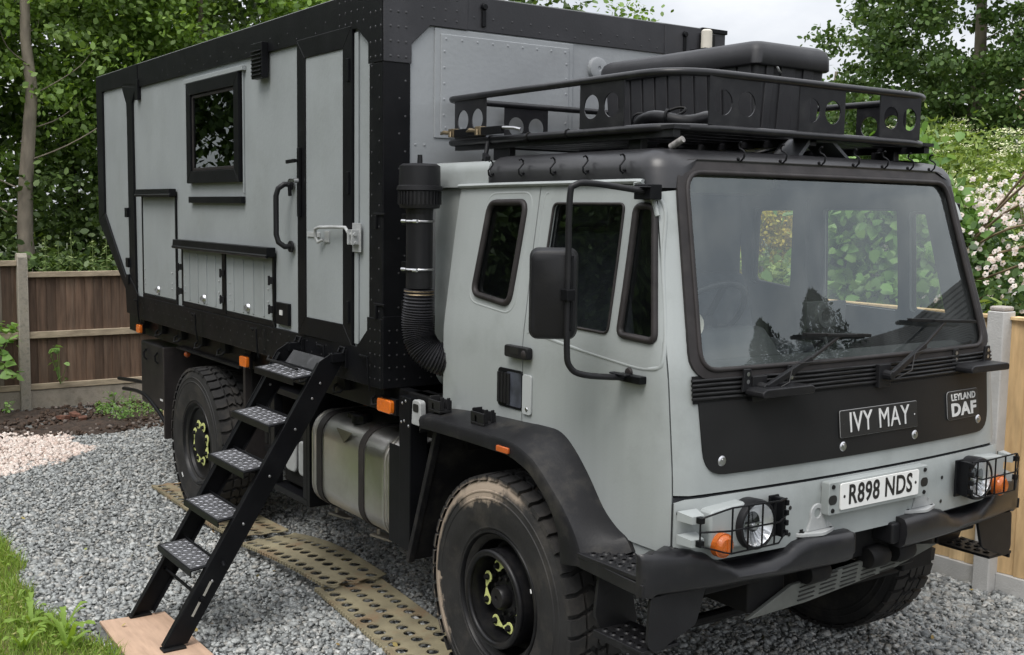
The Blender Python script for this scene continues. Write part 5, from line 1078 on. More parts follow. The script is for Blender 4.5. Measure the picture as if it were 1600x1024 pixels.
for i, (yf, zf) in enumerate(((-1.512, 1.372), (-1.652, 1.127), (-1.795, .893), (-1.938, .648), (-2.088, .408))):
    yb_ = yf+.155; b = MB(); zb2 = zf+.018
    b.prism([(yf, zf-.035), (yf, zf), (yb_, zb2), (yb_, zb2-.006), (yf+.006, zf-.008), (yf+.006, zf-.035)], -2.098, -1.552, 'x'); b.prism([(yb_-.005, zb2-.03), (yb_, zb2-.03), (yb_, zb2+.014), (yb_-.005, zb2+.014)], -2.098, -1.552, 'x')
    tr = b.build('tread', M_BLK, lad, bevel=.0015)
    b = MB(); b.prism([(yf+.008, zf+.0015), (yb_-.008, zb2-.0005), (yb_-.008, zb2+.0015), (yf+.008, zf+.0035)], -2.075, -1.575, 'x'); b.build('tread_plate', M_TREAD, tr)
    b = MB(); dz = .018/.155
    for r_ in range(5):
        for c_ in range(13):
            x = -2.05+c_*.037+(r_ % 2)*.018; y = yf+.024+r_*.027; zz = zf+(y-yf)*dz+.004
            sg = 1 if (r_+c_) % 2 else -1; a1_ = Vector((.013, sg*.009, sg*.009*dz)); a2_ = Vector((-sg*.004, .0045, .0005))
            if x > -1.585: continue
            P0 = Vector((x, y, zz)); b.add([P0-a1_-a2_*.3, P0+a2_, P0+a1_+a2_*.3, P0-a2_, P0+Vector((0, 0, .0028))], [(0, 3, 4), (3, 2, 4), (2, 1, 4), (1, 0, 4)])
    tag(b.build('tread_lozenges', mat('worn_checker_lozenge', (.42, .42, .44), .35, metal=.75, var=.2), tr, fixn=False), kind='stuff')
b = MB(); b.prism([(-1.355, 1.40), (-1.30, 1.47), (-1.293, 1.465), (-1.348, 1.395)], -2.02, -1.60, 'x'); b.build('top_plate', mat('scuffed_black_plate', (.03, .03, .033), .4, var=.4, dirt=(.12, .12, .13), dscale=18, damt=.6), lad, bevel=.002)
b = MB(); b.tube([(-2.17, ly(.26)+.0, .26), (-1.50, ly(.26)+.0, .26)], .0085, 8); b.tube([(-1.50, ly(.44), .44), (-1.45, ly(.44)-.01, .43)], .012, 8); b.build('tie_rod', M_BLK, lad, smooth=50)
b = MB(); b.tube([(-2.1, -1.42, 1.43), (-2.0, -1.47, 1.425), (-1.85, -1.45, 1.42), (-1.7, -1.42, 1.40)], .008, 6); b.build('safety_cable', M_DARK, lad, smooth=50)
# plywood under the ladder
ply = sheet([(-2.14, -2.40), (-2.10, -2.055), (-1.28, -2.04), (-1.26, -2.43)], [], lambda u, v: (u, v, .016), .2, grid=False).build('plywood_sheet', mat('pink_plywood', (.50, .34, .24), .75, var=.13, vscale=4, bump=.15, bscale=40, dirt=(.30, .19, .13), dscale=5, damt=.4, stretch=(1, 6, 1)), None, solid=.014)
tag(ply, 'thin pinkish plywood sheet lying on gravel under the ladder feet', 'plywood')
# traction mats
def mat_rust(name):
    M = mat(name, (.265, .232, .15), .65, var=.25, vscale=5, bump=.2, bscale=70, dirt=(.24, .125, .065), dscale=4, damt=.85); return M
M_MAT = mat_rust('rusty_sand_mat_paint')
def mat_thing(x0, x1, y0, y1, zf, label, skew=0):
    L_ = x1-x0; Wd = y1-y0; nrow = 3; rib = [.345, .655]; holes = []
    nx = int(L_/.094)
    for r_ in range(nrow):
        yc = Wd*(.175+.325*r_)
        for k in range(nx):
            xc = L_*(k+.6)/(nx+.2)
            holes.append([(xc+.036*cos(t), yc+.036*sin(t)) for t in np.linspace(0, 2*pi, 13)[:-1]])
    def fn(u, v):
        z = zf(u/L_, v/Wd)
        for q in rib: z += .014*max(0, 1-abs(v/Wd-q)/.045)
        e = min(v, Wd-v); z += .010*max(0, 1-e/.02)
        return (x0+u, y0+v+skew*u, z)
    ol = [(0, 0)]
    ol = [(0, .006), (0, Wd)]
    pts_ = [(0, 0), (L_, 0), (L_, Wd*.2), (L_-.02, Wd*.25), (L_-.02, Wd*.42), (L_, Wd*.47), (L_, Wd), (0, Wd)]
    o = thing('traction_mat', (x0, y0, 0), label, 'traction mat', 'perforated steel mats under the near wheels')
    pn = sheet(pts_, holes, fn, .045).build('mat_panel', M_MAT, o, solid=.004, smooth=50)
    # pressed rim round every hole
    b = MB()
    for h_ in holes: b.tube([tuple(Vector(fn(*p))-Vector((0, 0, .0015))) for p in [((q[0]-sum(a[0] for a in h_)/12)*1.09+sum(a[0] for a in h_)/12, (q[1]-sum(a[1] for a in h_)/12)*1.09+sum(a[1] for a in h_)/12) for q in h_]], .0042, 5, closed=True)
    tag(b.build('pressed_hole_rims', M_MAT, o, smooth=60, fixn=False), kind='stuff')
    b = MB()
    for k in range(int(L_/.035)):
        for v in (0.002, Wd-.002): p = Vector(fn(min(L_, .02+k*.035), v)); b.box(p.x-.009, p.x+.009, p.y-.008, p.y+.008, p.z-.016, p.z+.002)
    tag(b.build('edge_teeth', M_MAT, o, fixn=False), kind='stuff')
def zb1(u, v): return .045+.075*(1-u)*(.35+.65*v)*0+.05+.055*sin(pi*(u*.75+.1))*(.5+.5*v)-.035*u
mat_thing(-4.95, -3.12, -1.25, -.86, lambda u, v: .028+.03*max(0, (u-.75)/.25)*(1-.4*v), 'rusty perforated steel mat lying under the rear wheel')
mat_thing(-3.07, -1.88, -1.245, -.84, lambda u, v: .032+.045*sin(pi*min(1, u*1.05))*(.35+.65*v)+.025*u, 'rusty perforated steel mat humped up between the wheels, its end on the next mat', skew=.07)
mat_thing(-1.96, -.60, -1.20, -.78, lambda u, v: .028, 'flat rusty perforated steel mat running under the front wheel', skew=-.09)
mat_thing(-.62, .70, -1.22, -.85, lambda u, v: .026, 'rusty perforated steel mat beneath the front tyre', 0)
# leaning stake
st = MB(); st.bar((-7.38, -.36, .0), (-7.95, -.20, .42), .03, .035); tag(st.build('wooden_stake', mat('pale_stake_wood', (.50, .38, .22), .8, var=.2, vscale=14), None, bevel=.003), 'pale wooden stake leaning behind the rear wheel by the kerb', 'stake')
# ================================================================ FENCES
M_W1 = mat('weathered_brown_board', (.115, .072, .048), .85, objvar=.35, var=.35, vscale=12, bump=.35, bscale=60, dirt=(.19, .145, .11), dscale=4, damt=.5, stretch=(1, 2, .22))
M_W2 = mat('pale_weathered_rail', (.38, .31, .22), .85, var=.25, vscale=12, bump=.3, bscale=60, dirt=(.15, .115, .075), dscale=7, damt=.6, stretch=(2, .5, 2))
M_CON = mat('stained_concrete', (.33, .29, .235), .9, var=.25, vscale=7, bump=.5, bscale=70, dirt=(.11, .085, .06), dscale=7, damt=.8)
M_CONM = mat('mossy_concrete_post', (.33, .30, .25), .92, var=.3, vscale=22, bump=.6, bscale=80, dirt=(.13, .105, .07), dscale=22, damt=.75)
M_CON2 = mat('new_pale_concrete', (.48, .475, .46), .85, var=.1, vscale=6, bump=.3, bscale=90, dirt=(.33, .31, .27), dscale=4, damt=.5)
M_NW = [mat('new_pine_board_%s' % n_, c_, .7, objvar=.12, var=.22, vscale=8, bump=.15, bscale=50, dirt=(.36, .21, .09), dscale=3.5, damt=.6, stretch=(3, 3, .5)) for n_, c_ in (('light', (.68, .50, .28)), ('mid', (.63, .45, .24)), ('warm', (.60, .41, .21)))]
lf = thing('brown_fence', (-9.4, -1.3, 0), 'old brown featherboard fence with concrete posts behind the truck', 'fence')
fx = -9.32
posts_y = [-5.02, -3.16, -1.32, .55, 2.42, 4.29]
for py in posts_y:
    b = MB(); b.prism([(fx-.06, -.1), (fx+.06, -.1), (fx+.06, 1.70), (fx+.03, 1.745), (fx-.03, 1.745), (fx-.06, 1.70)], py-.055, py+.055, 'y'); b.build('concrete_post', M_CONM, lf, bevel=.01)
proto = [None, None]
for i in range(len(posts_y)-1):
    y0, y1 = posts_y[i]+.055, posts_y[i+1]-.055; dz = .13 if posts_y[i] < -1.4 else 0
    b = MB(); b.box(fx-.03, fx+.025, y0, y1, -.12, .205); b.build('gravel_board', M_CON, lf, bevel=.006)
    for z0, z1, xx in ((.21, .275, .035), (.79, .865, .03), (1.475+dz, 1.535+dz, .035)): b = MB(); b.box(fx-.01, fx+xx, y0, y1, z0, z1); b.build('fence_rail', M_W2, lf, bevel=.005)
    y = y0; k = 0
    while y < y1-.03:
        w = .105+random.uniform(-.012, .012); w = min(w, y1-y); b = MB(); tp = 1.53+dz
        b.prism([(fx-.006, y), (fx-.018, y+w+.012), (fx-.026, y+w+.012), (fx-.034, y)], .26, tp-.01, 'z'); b.v = [(v[0]+random.uniform(-.002, .002), v[1], v[2]) for v in b.v]
        mk = M_W1 if random.random() > .1 else mat('greyed_board', (.17, .145, .115), .9, var=.3, vscale=9, bump=.3, stretch=(1, 3, .35)); b.build('fence_board', mk, lf); y += w
rfn = thing('pine_fence', (.15, 2.36, 0), 'new pale pine closeboard fence with smooth concrete posts beside the truck cab', 'fence')
fy = 2.375
posts_x = [-7.33, -5.46, -3.59, -1.72, .175, 2.05]
for px in posts_x:
    b = MB(); b.prism(rpoly([(px-.055, fy-.12), (px+.055, fy-.12), (px+.055, fy+.01), (px-.055, fy+.01)], .008, 2), -.12, 1.735, 'z'); b.build('concrete_post', M_CON2, rfn, bevel=.008)
    b = MB(); b.box(px-.05, px+.05, fy-.11, fy, 1.735, 1.765); b.build('rough_post_top', mat('crumbled_mortar', (.42, .38, .35), .95, bump=1, bscale=40, var=.3), rfn, bevel=.012)
for i in range(len(posts_x)-1):
    x0, x1 = posts_x[i]+.055, posts_x[i+1]-.055
    b = MB(); b.box(x0, x1, fy-.045, fy+.005, -.15, .125); b.build('gravel_board', M_CON2, rfn, bevel=.005)
    b = MB(); b.box(x0, x1, fy-.05, fy+.03, 1.685, 1.705); b.build('capping_rail', M_NW[1], rfn, bevel=.003)
    for z in (.35, .95, 1.55): b = MB(); b.box(x0, x1, fy+.01, fy+.05, z-.035, z+.035); b.build('back_rail', M_NW[0], rfn)
    x = x0
    while x < x1-.02:
        w = min(.112+random.uniform(-.006, .006), x1-x); b = MB(); b.prism([(x, fy-.030), (x+w+.010, fy-.010), (x+w+.010, fy-.002), (x, fy-.012)], .128, 1.685, 'z'); b.build('fence_board', random.choice(M_NW), rfn); x += w
# ================================================================ GROUND
def np_mesh(name, V, Fq, m, parent=None, smooth=False):
    """V (n,3), Fq (m,k) faces of one size"""
    me = bpy.data.meshes.new(name); V = np.asarray(V, np.float32); Fq = np.asarray(Fq, np.int32); k = Fq.shape[1]
    me.vertices.add(len(V)); me.vertices.foreach_set('co', V.ravel()); me.loops.add(Fq.size); me.loops.foreach_set('vertex_index', Fq.ravel())
    me.polygons.add(len(Fq)); me.polygons.foreach_set('loop_start', np.arange(0, Fq.size, k, dtype=np.int32)); me.polygons.foreach_set('loop_total', np.full(len(Fq), k, np.int32))
    if smooth: me.polygons.foreach_set('use_smooth', [True]*len(Fq))
    me.update(calc_edges=True); me.materials.append(m); o = bpy.data.objects.new(name, me); COL.objects.link(o)
    if parent: adopt(o, parent)
    return o
def island_mat(name, cols, rough=.8, trans=0, noise=None, bump=0, spec=.3):
    """colour picked at random for every loose piece"""
    M = bpy.data.materials.new(name); M.use_nodes = True; n = M.node_tree.nodes; l = M.node_tree.links.new; b = n['Principled BSDF']
    b.inputs['Roughness'].default_value = rough; b.inputs['Specular IOR Level'].default_value = spec
    g = n.new('ShaderNodeNewGeometry'); r = n.new('ShaderNodeValToRGB'); r.color_ramp.interpolation = 'LINEAR'
    while len(r.color_ramp.elements) < len(cols): r.color_ramp.elements.new(.5)
    for i, c in enumerate(cols): r.color_ramp.elements[i].position = i/(len(cols)-1); r.color_ramp.elements[i].color = (*c, 1)
    l(g.outputs['Random Per Island'], r.inputs[0]); cur = r.outputs[0]
    if noise:
        t = n.new('ShaderNodeTexNoise'); t.inputs['Scale'].default_value = noise[0]; t.inputs['Detail'].default_value = 4; tcn = n.new('ShaderNodeTexCoord'); l(tcn.outputs['Object'], t.inputs['Vector'])
        mr = n.new('ShaderNodeMapRange'); mr.inputs[1].default_value = .35; mr.inputs[2].default_value = .65; mr.inputs[3].default_value = 1-noise[1]; mr.inputs[4].default_value = 1+noise[1]; l(t.outputs['Fac'], mr.inputs[0])
        hv = n.new('ShaderNodeHueSaturation'); l(mr.outputs[0], hv.inputs['Value']); l(cur, hv.inputs['Color']); cur = hv.outputs[0]
    l(cur, b.inputs['Base Color'])
    if trans:
        tr = n.new('ShaderNodeBsdfTranslucent'); x = n.new('ShaderNodeMixShader'); x.inputs[0].default_value = trans; hs = n.new('ShaderNodeHueSaturation'); hs.inputs['Value'].default_value = 1.3; hs.inputs['Saturation'].default_value = 1.15; hs.inputs['Hue'].default_value = .485
        l(cur, hs.inputs['Color']); l(hs.outputs[0], tr.inputs['Color']); l(b.outputs[0], x.inputs[1]); l(tr.outputs[0], x.inputs[2]); l(x.outputs[0], n['Material Output'].inputs[0])
    MATS[name] = M; return M
def ground_h(x, y):
    h = 0*x
    h = h + .05*np.clip((y-1.7)/.7, 0, 1)*np.clip((x+3)/2, 0, 1)*.3
    h = h + .012*np.sin(x*1.7+.6)*np.sin(y*2.1+1) - .012
    h = h + .07*np.exp(-(((x+7.1)/.62)**2+((y+2.35)/.75)**2))
    return h
gx, gy_ = np.meshgrid(np.linspace(-9.4, 6, 150), np.linspace(-9, 2.4, 120), indexing='ij')
V = np.stack([gx, gy_, ground_h(gx, gy_)], -1).reshape(-1, 3); nI, nJ = gx.shape; idx = np.arange(nI*nJ).reshape(nI, nJ)
Fq = np.stack([idx[:-1, :-1], idx[1:, :-1], idx[1:, 1:], idx[:-1, 1:]], -1).reshape(-1, 4)
gm = mat('slate_dust', (.145, .15, .145), .95, var=.35, vscale=30, bump=1, bscale=45, dirt=(.08, .075, .065), dscale=12, damt=.7)
tag(np_mesh('gravel_bed', V, Fq, gm, smooth=True), kind='structure')
b = MB(); b.add([(-400, -400, -.16), (400, -400, -.16), (400, 400, -.16), (-400, 400, -.16)], [(0, 1, 2, 3)])
tag(b.build('ground', mat('rough_grassland', (.05, .065, .025), .95, var=.4, vscale=.6, bump=1, bscale=8, dirt=(.07, .055, .035), dscale=1.5), None), kind='structure')
def stones(name, xy, size, flat, zoff, m, jitter=.3, tiltmax=.5):
    n = len(xy); s = size[:, None]; base = np.array([[x, y, z] for x in (-1, 1) for y in (-1, 1) for z in (-1, 1)], float)
    P_ = base[None]*np.ones((n, 1, 1)); P_ += rng.uniform(-jitter, jitter, P_.shape)
    P_[:, [1, 3, 5, 7], :2] *= rng.uniform(.45, .95, (n, 1, 1))
    asp = rng.uniform(.5, .9, n); P_ *= np.stack([size, size*asp, size*flat*rng.uniform(.6, 1.3, n)], -1)[:, None, :]*.5
    ya = rng.uniform(0, 2*pi, n); ta = rng.normal(0, tiltmax, n); tb = rng.normal(0, tiltmax, n)
    def rot(P_, a, i, j): c, s_ = np.cos(a)[:, None], np.sin(a)[:, None]; pi_, pj = P_[..., i].copy(), P_[..., j].copy(); P_[..., i] = c*pi_-s_*pj; P_[..., j] = s_*pi_+c*pj
    rot(P_, ta, 0, 2); rot(P_, tb, 1, 2); rot(P_, ya, 0, 1)
    P_[..., 0] += xy[:, 0:1]; P_[..., 1] += xy[:, 1:2]; P_[..., 2] += (ground_h(xy[:, 0], xy[:, 1])+zoff)[:, None]
    fq = np.array([(0, 1, 3, 2), (4, 6, 7, 5), (0, 4, 5, 1), (2, 3, 7, 6), (0, 2, 6, 4), (1, 5, 7, 3)])
    Fq = (fq[None]+8*np.arange(n)[:, None, None]).reshape(-1, 4); return tag(np_mesh(name, P_.reshape(-1, 3), Fq, m), kind='stuff')
def keep(xy, cond): return xy[cond(xy[:, 0], xy[:, 1])]
camxy = np.array([4.08, -3.99])
def lawn_edge(x): return -2.63+.05*np.sin(3*x)+.035*np.sin(11*x+1)+.10*np.clip((x+2.4)/1.0, 0, 1)
def gravel_ok(x, y):
    pk = (((x+7.1)/.95)**2+((y+2.35)/1.12)**2) > .9+.12*np.sin(x*9)+.1*np.sin(y*11)
    so = ~((x < -7.45-.25*np.clip(y+1.2, 0, 1)+.08*np.sin(6*y)) & (y < .2)) & (x > -8.9)
    pw = ~((x > -2.16) & (x < -1.24) & (y > -2.44) & (y < -2.02))
    mt_ = ~((y > -1.24) & (y < -.86) & (x > -4.9) & (x < .7)) | (rng.random(len(x)) < .35)
    return pk & so & pw & mt_ & (y > lawn_edge(x)-.05) & (y < 2.33)
# only what the road-side part of the drive shows; denser where it lies nearer
def scatter(n, x0, x1, y0, y1): return np.stack([rng.uniform(x0, x1, n), rng.uniform(y0, y1, n)], -1)
near = scatter(80000, -3.6, 2.2, -2.7, 2.35); far = scatter(52000, -9.0, -3.6, -2.8, 2.35)
xy = np.concatenate([keep(near, gravel_ok), keep(far, gravel_ok)])
dist = np.hypot(xy[:, 0]-camxy[0], xy[:, 1]-camxy[1])
size = np.clip(rng.lognormal(-3.72, .38, len(xy)), .011, .055)*(1+.10*np.clip((xy[:, 1]-1)/1.3, 0, 1)*3)
M_SLT = island_mat('slate_chippings', [(0.139, 0.146, 0.145), (0.216, 0.226, 0.225), (0.279, 0.293, 0.291), (0.341, 0.355, 0.349), (0.411, 0.425, 0.414), (0.236, 0.247, 0.245), (0.313, 0.303, 0.276), (0.507, 0.508, 0.490)], .62, noise=(60, .25), spec=.45)
stones('slate_gravel', xy, size, .38, rng.uniform(-.002, .014, len(xy)), M_SLT, .38, .42)
pk = scatter(9000, -8.2, -6.0, -3.5, -1.2); pk = keep(pk, lambda x, y: (((x+7.1)/.98)**2+((y+2.35)/1.15)**2) < 1.0+.15*np.sin(x*9)+.1*np.sin(y*11))
stones('pink_gravel', pk, np.clip(rng.lognormal(-3.45, .25, len(pk)), .018, .055), .75, rng.uniform(.0, .02, len(pk)), island_mat('pink_pebbles', [(.60, .49, .43), (.68, .58, .52), (.74, .67, .61), (.50, .39, .33), (.66, .60, .55)], .7, noise=(50, .15)), .22, .6)
# soil bed along the old fence
gx, gy_ = np.meshgrid(np.linspace(-9.35, -7.3, 60), np.linspace(-5, .9, 140), indexing='ij')
hs = np.where(gx < -8.95, -.02, .03)+.025*np.sin(gx*5+gy_*3)+rng.uniform(-.012, .012, gx.shape)-.05*np.clip((gy_+1.0)/1.2, 0, 1); edge = np.clip((-7.48-.25*np.clip(gy_+1.2, 0, 1)+.06*np.sin(6*gy_)-gx)/.25, -.6, 1); hs = np.where(edge < 0, edge*.08-.01, hs*np.minimum(1, edge+.1))
V = np.stack([gx, gy_, hs-.01], -1).reshape(-1, 3); nI, nJ = gx.shape; idx = np.arange(nI*nJ).reshape(nI, nJ)
tag(np_mesh('soil_bed', V, np.stack([idx[:-1, :-1], idx[1:, :-1], idx[1:, 1:], idx[:-1, 1:]], -1).reshape(-1, 4), mat('dark_soil', (.036, .024, .017), .95, var=.5, vscale=14, bump=1, bscale=40, dirt=(.10, .065, .045), dscale=10), smooth=True), kind='structure')
cl = scatter(2600, -9.2, -7.5, -3.2, .6); stones('soil_clods', cl, rng.uniform(.012, .05, len(cl)), .8, rng.uniform(.0, .035, len(cl)), island_mat('soil_clod', [(.035, .022, .016), (.06, .04, .028), (.09, .06, .045), (.05, .035, .025), (.2, .17, .15)], .95), .3, .8)
for i, (x, y, a) in enumerate(((-8.35, -1.15, .4), (-8.2, -.98, -.2), (-8.45, -1.0, .1))):
    b = MB(); b.box(-.08, .08, -.04, .04, -.03, .012); b.v = [(x+v[0]*cos(a)-v[1]*sin(a)+random.uniform(-.012, .012), y+v[0]*sin(a)+v[1]*cos(a)+random.uniform(-.012, .012), .05+v[2]+random.uniform(-.01, .01)) for v in b.v]
    tag(b.build('brick_lump', mat('old_red_brick', (.13, .055, .035), .9, var=.5, vscale=12, bump=.6, bscale=50, dirt=(.08, .05, .035), dscale=10), None, bevel=.008), ('red brick lump half buried in dark soil, left of the three', 'red brick lump in dark soil, nearest the gravel of the three', 'red brick lump in dark soil, nearest the brown fence of the three')[i], 'brick', 'broken bricks in the soil bed')
# lawn
gx, gy_ = np.meshgrid(np.linspace(-9.3, 4, 120), np.linspace(0, 1, 26), indexing='ij'); le = lawn_edge(gx); yy2 = le+.02-gy_**1.6*5.5
V = np.stack([gx, yy2, .012+.03*np.clip(gy_*8, 0, 1)-.03*(gy_ == 0)+.012*np.sin(gx*7)*np.sin(yy2*9)], -1).reshape(-1, 3); nI, nJ = gx.shape; idx = np.arange(nI*nJ).reshape(nI, nJ)
tag(np_mesh('lawn', V, np.stack([idx[:-1, :-1], idx[:-1, 1:], idx[1:, 1:], idx[1:, :-1]], -1).reshape(-1, 4), mat('lawn_soil', (.10, .095, .04), .95, var=.5, vscale=9, bump=1, bscale=40, dirt=(.22, .16, .07), dscale=6, damt=.6), smooth=True), kind='structure')
def blades(name, xy, h, w, z0, m, lean=.5):
    n = len(xy); a = rng.uniform(0, 2*pi, n); ln = rng.uniform(.1, lean, n)*h; d = rng.uniform(0, 2*pi, n)
    t = np.stack([np.cos(a), np.sin(a), 0*a], -1)*w[:, None]; B = np.stack([xy[:, 0], xy[:, 1], np.full(n, z0)], -1); Ld = np.stack([np.cos(d)*ln, np.sin(d)*ln, 0*a], -1); up = np.array([0, 0, 1.])
    P_ = np.stack([B-t, B+t, B+Ld*.35+up*h[:, None]*.55+t*.8, B+Ld*.35+up*h[:, None]*.55-t*.8, B+Ld+up*h[:, None]*.93], 1)
    q = np.array([(0, 1, 2), (0, 2, 3), (3, 2, 4)]); return tag(np_mesh(name, P_.reshape(-1, 3), (q[None]+5*np.arange(n)[:, None, None]).reshape(-1, 3), m), kind='stuff')
gr = scatter(60000, -4.6, -.6, -4.0, -2.35); gr = keep(gr, lambda x, y: y < lawn_edge(x)-.0+.05*rng.random(len(x))); g2 = scatter(26000, -8.5, -4.6, -5.0, -2.4); g2 = keep(g2, lambda x, y: (y < lawn_edge(x)) & (((x+7.1)/1.0)**2+((y+2.35)/1.2)**2 > 1)); gr = np.concatenate([gr, g2])
thin = (((gr[:, 0]+2.75)/.35)**2+((gr[:, 1]+2.93)/.17)**2 < 1) & (rng.random(len(gr)) < .75); gr = gr[~thin]
M_GRS = island_mat('grass_blades', [(0.112, 0.176, 0.029), (0.192, 0.304, 0.048), (0.272, 0.416, 0.072), (0.352, 0.480, 0.112), (0.160, 0.272, 0.048), (0.480, 0.448, 0.176)], .6, trans=.35)
blades('grass', gr, rng.uniform(.03, .11, len(gr)), rng.uniform(.0016, .0036, len(gr)), .015, M_GRS, .9)
lw = scatter(5200, -4.4, -.8, -3.9, -2.45); lw = keep(lw, lambda x, y: (y < lawn_edge(x)) & (np.sin(x*7+1)*np.sin(y*9) > -.35)); LW = np.column_stack([lw, rng.uniform(.03, .085, len(lw))])
st_ = scatter(900, -4.4, -.8, -3.9, -2.62); st_ = keep(st_, lambda x, y: y < lawn_edge(x)); blades('tall_grass', st_, rng.uniform(.08, .2, len(st_)), rng.uniform(.001, .002, len(st_)), .015, M_GRS, .6)
# ================================================================ PLANTS
def leaf_mesh(name, C, N_, size, m, parent, shape='oval', fold=.25):
    """C centres (n,3), N_ leaf normals (n,3), size (n,)"""
    n = len(C); N_ = N_/np.linalg.norm(N_, axis=1, keepdims=True); r = rng.normal(size=(n, 3)); t = np.cross(N_, r); t /= np.linalg.norm(t, axis=1, keepdims=True)+1e-9; b_ = np.cross(N_, t); s = size[:, None]
    if shape == 'oval': out_ = [(-1, 0), (-.35, .62), (.45, .55), (1.05, 0), (.45, -.55), (-.35, -.62)]
    elif shape == 'long': out_ = [(-1, 0), (-.3, .30), (.4, .26), (1.1, 0), (.4, -.26), (-.3, -.30)]
    elif shape == 'heart': out_ = [(-.75, 0), (-.55, .75), (.2, .72), (1.1, 0), (.2, -.72), (-.55, -.75)]
    elif shape == 'quad': out_ = [(-1, 0), (0, .6), (1, 0), (0, -.6)]
    P_ = np.stack([C+t*s*.5*x+b_*s*.5*y-N_*s*.5*fold*abs(y)-N_*s*.12*(x > 1) for x, y in out_], 1)
    if len(out_) == 6: q = np.array([(0, 3, 2, 1), (0, 5, 4, 3)]); k = 6
    else: q = np.array([(0, 1, 2), (0, 2, 3)]); k = 4
    return np_mesh(name, P_.reshape(-1, 3), (q[None]+k*np.arange(n)[:, None, None]).reshape(-1, q.shape[1]), m, parent)
def cloud(c, r, nclump, nleaf, cr_, up=.6, shell=.55, seedgap=.0):
    """leaf centres and normals: clumps spread through an ellipsoid"""
    d = rng.normal(size=(nclump, 3)); d /= np.linalg.norm(d, axis=1, keepdims=True); rad = rng.uniform(shell, 1, (nclump, 1))**.7
    cc = np.array(c)+d*rad*np.array(r); k = rng.integers(0, nclump, nleaf); dd = rng.normal(size=(nleaf, 3))*np.array([1, 1, .55]); C = cc[k]+dd*cr_*rng.uniform(.5, 1.2, (nclump, 1))[k]
    Nn = rng.normal(size=(nleaf, 3))*.75+np.array([0, 0, up])+(C-np.array(c))/np.array(r)*.35; return C, Nn
G_ALD = island_mat('alder_leaf', [(0.086, 0.140, 0.027), (0.135, 0.227, 0.042), (0.197, 0.319, 0.064), (0.246, 0.387, 0.079), (0.111, 0.194, 0.042), (0.344, 0.477, 0.137)], .45, trans=.35, noise=(.9, .25), spec=.5)
G_DRK = island_mat('dark_wood_leaf', [(0.039, 0.073, 0.020), (0.066, 0.112, 0.028), (0.099, 0.162, 0.041), (0.131, 0.203, 0.051)], .5, trans=.25, noise=(.8, .3), spec=.45)
G_MAP = island_mat('maple_leaf', [(0.060, 0.107, 0.036), (0.094, 0.167, 0.043), (0.127, 0.215, 0.059), (0.075, 0.128, 0.039), (0.180, 0.254, 0.078)], .5, trans=.3, noise=(.7, .25))
G_ELD = island_mat('elder_leaf', [(0.093, 0.147, 0.031), (0.149, 0.224, 0.048), (0.224, 0.310, 0.078), (0.298, 0.380, 0.103)], .5, trans=.35, noise=(1.2, .2))
G_IVY = island_mat('climber_leaf', [(0.102, 0.203, 0.043), (0.145, 0.275, 0.065), (0.203, 0.348, 0.087), (0.261, 0.406, 0.131), (0.087, 0.174, 0.043)], .42, trans=.35)
G_ROS = island_mat('rose_leaf', [(0.030, 0.068, 0.021), (0.053, 0.105, 0.030), (0.083, 0.150, 0.045), (0.120, 0.195, 0.053)], .42, trans=.2)
G_GLD = island_mat('golden_leaf', [(.40, .36, .05), (.52, .44, .07), (.60, .46, .09), (.30, .34, .05)], .5, trans=.3)
G_CON = island_mat('conifer_spray', [(.012, .028, .010), (.02, .04, .014), (.03, .055, .018)], .6)
M_BRK = mat('grey_brown_bark', (.21, .18, .14), .9, var=.3, vscale=9, bump=.6, bscale=30, dirt=(.07, .065, .05), dscale=5, damt=.6, stretch=(1, 1, .35))
M_BRD = mat('dark_bark', (.05, .042, .032), .9, var=.3, vscale=9, bump=.5, bscale=30)
def trunk(name, p0, p1, r0, r1, parent, m, wob=.08, branches=8, spread=1.4, b0=.3):
    p0, p1 = Vector(p0), Vector(p1); n = 12; pts_ = [p0.lerp(p1, i/(n-1))+Vector((random.uniform(-wob, wob), random.uniform(-wob, wob), 0))*(0 if i in (0,) else 1) for i in range(n)]
    b = MB(); b.tube(pts_, [r0+(r1-r0)*i/(n-1)+(.25*r0 if i == 0 else 0) for i in range(n)], 12); tr = b.build(name, m, parent, smooth=60)
    for k in range(branches):
        t = b0+(1-b0)*k/branches; base = p0.lerp(p1, t); a = random.uniform(0, 2*pi); ln = spread*random.uniform(.5, 1)*(1.1-t*.6); rr = (r0+(r1-r0)*t)*.14
        q = [base, base+Vector((cos(a)*ln*.4, sin(a)*ln*.4, ln*.15)), base+Vector((cos(a+.15)*ln*.75, sin(a+.15)*ln*.75, ln*.38)), base+Vector((cos(a+.1)*ln, sin(a+.1)*ln, ln*.62))]
        b = MB(); b.tube(spline([Vector(v) for v in q], 3), [rr*(1-.085*i) for i in range(10)], 6); b.build('branch', m, tr, smooth=60)
    return tr
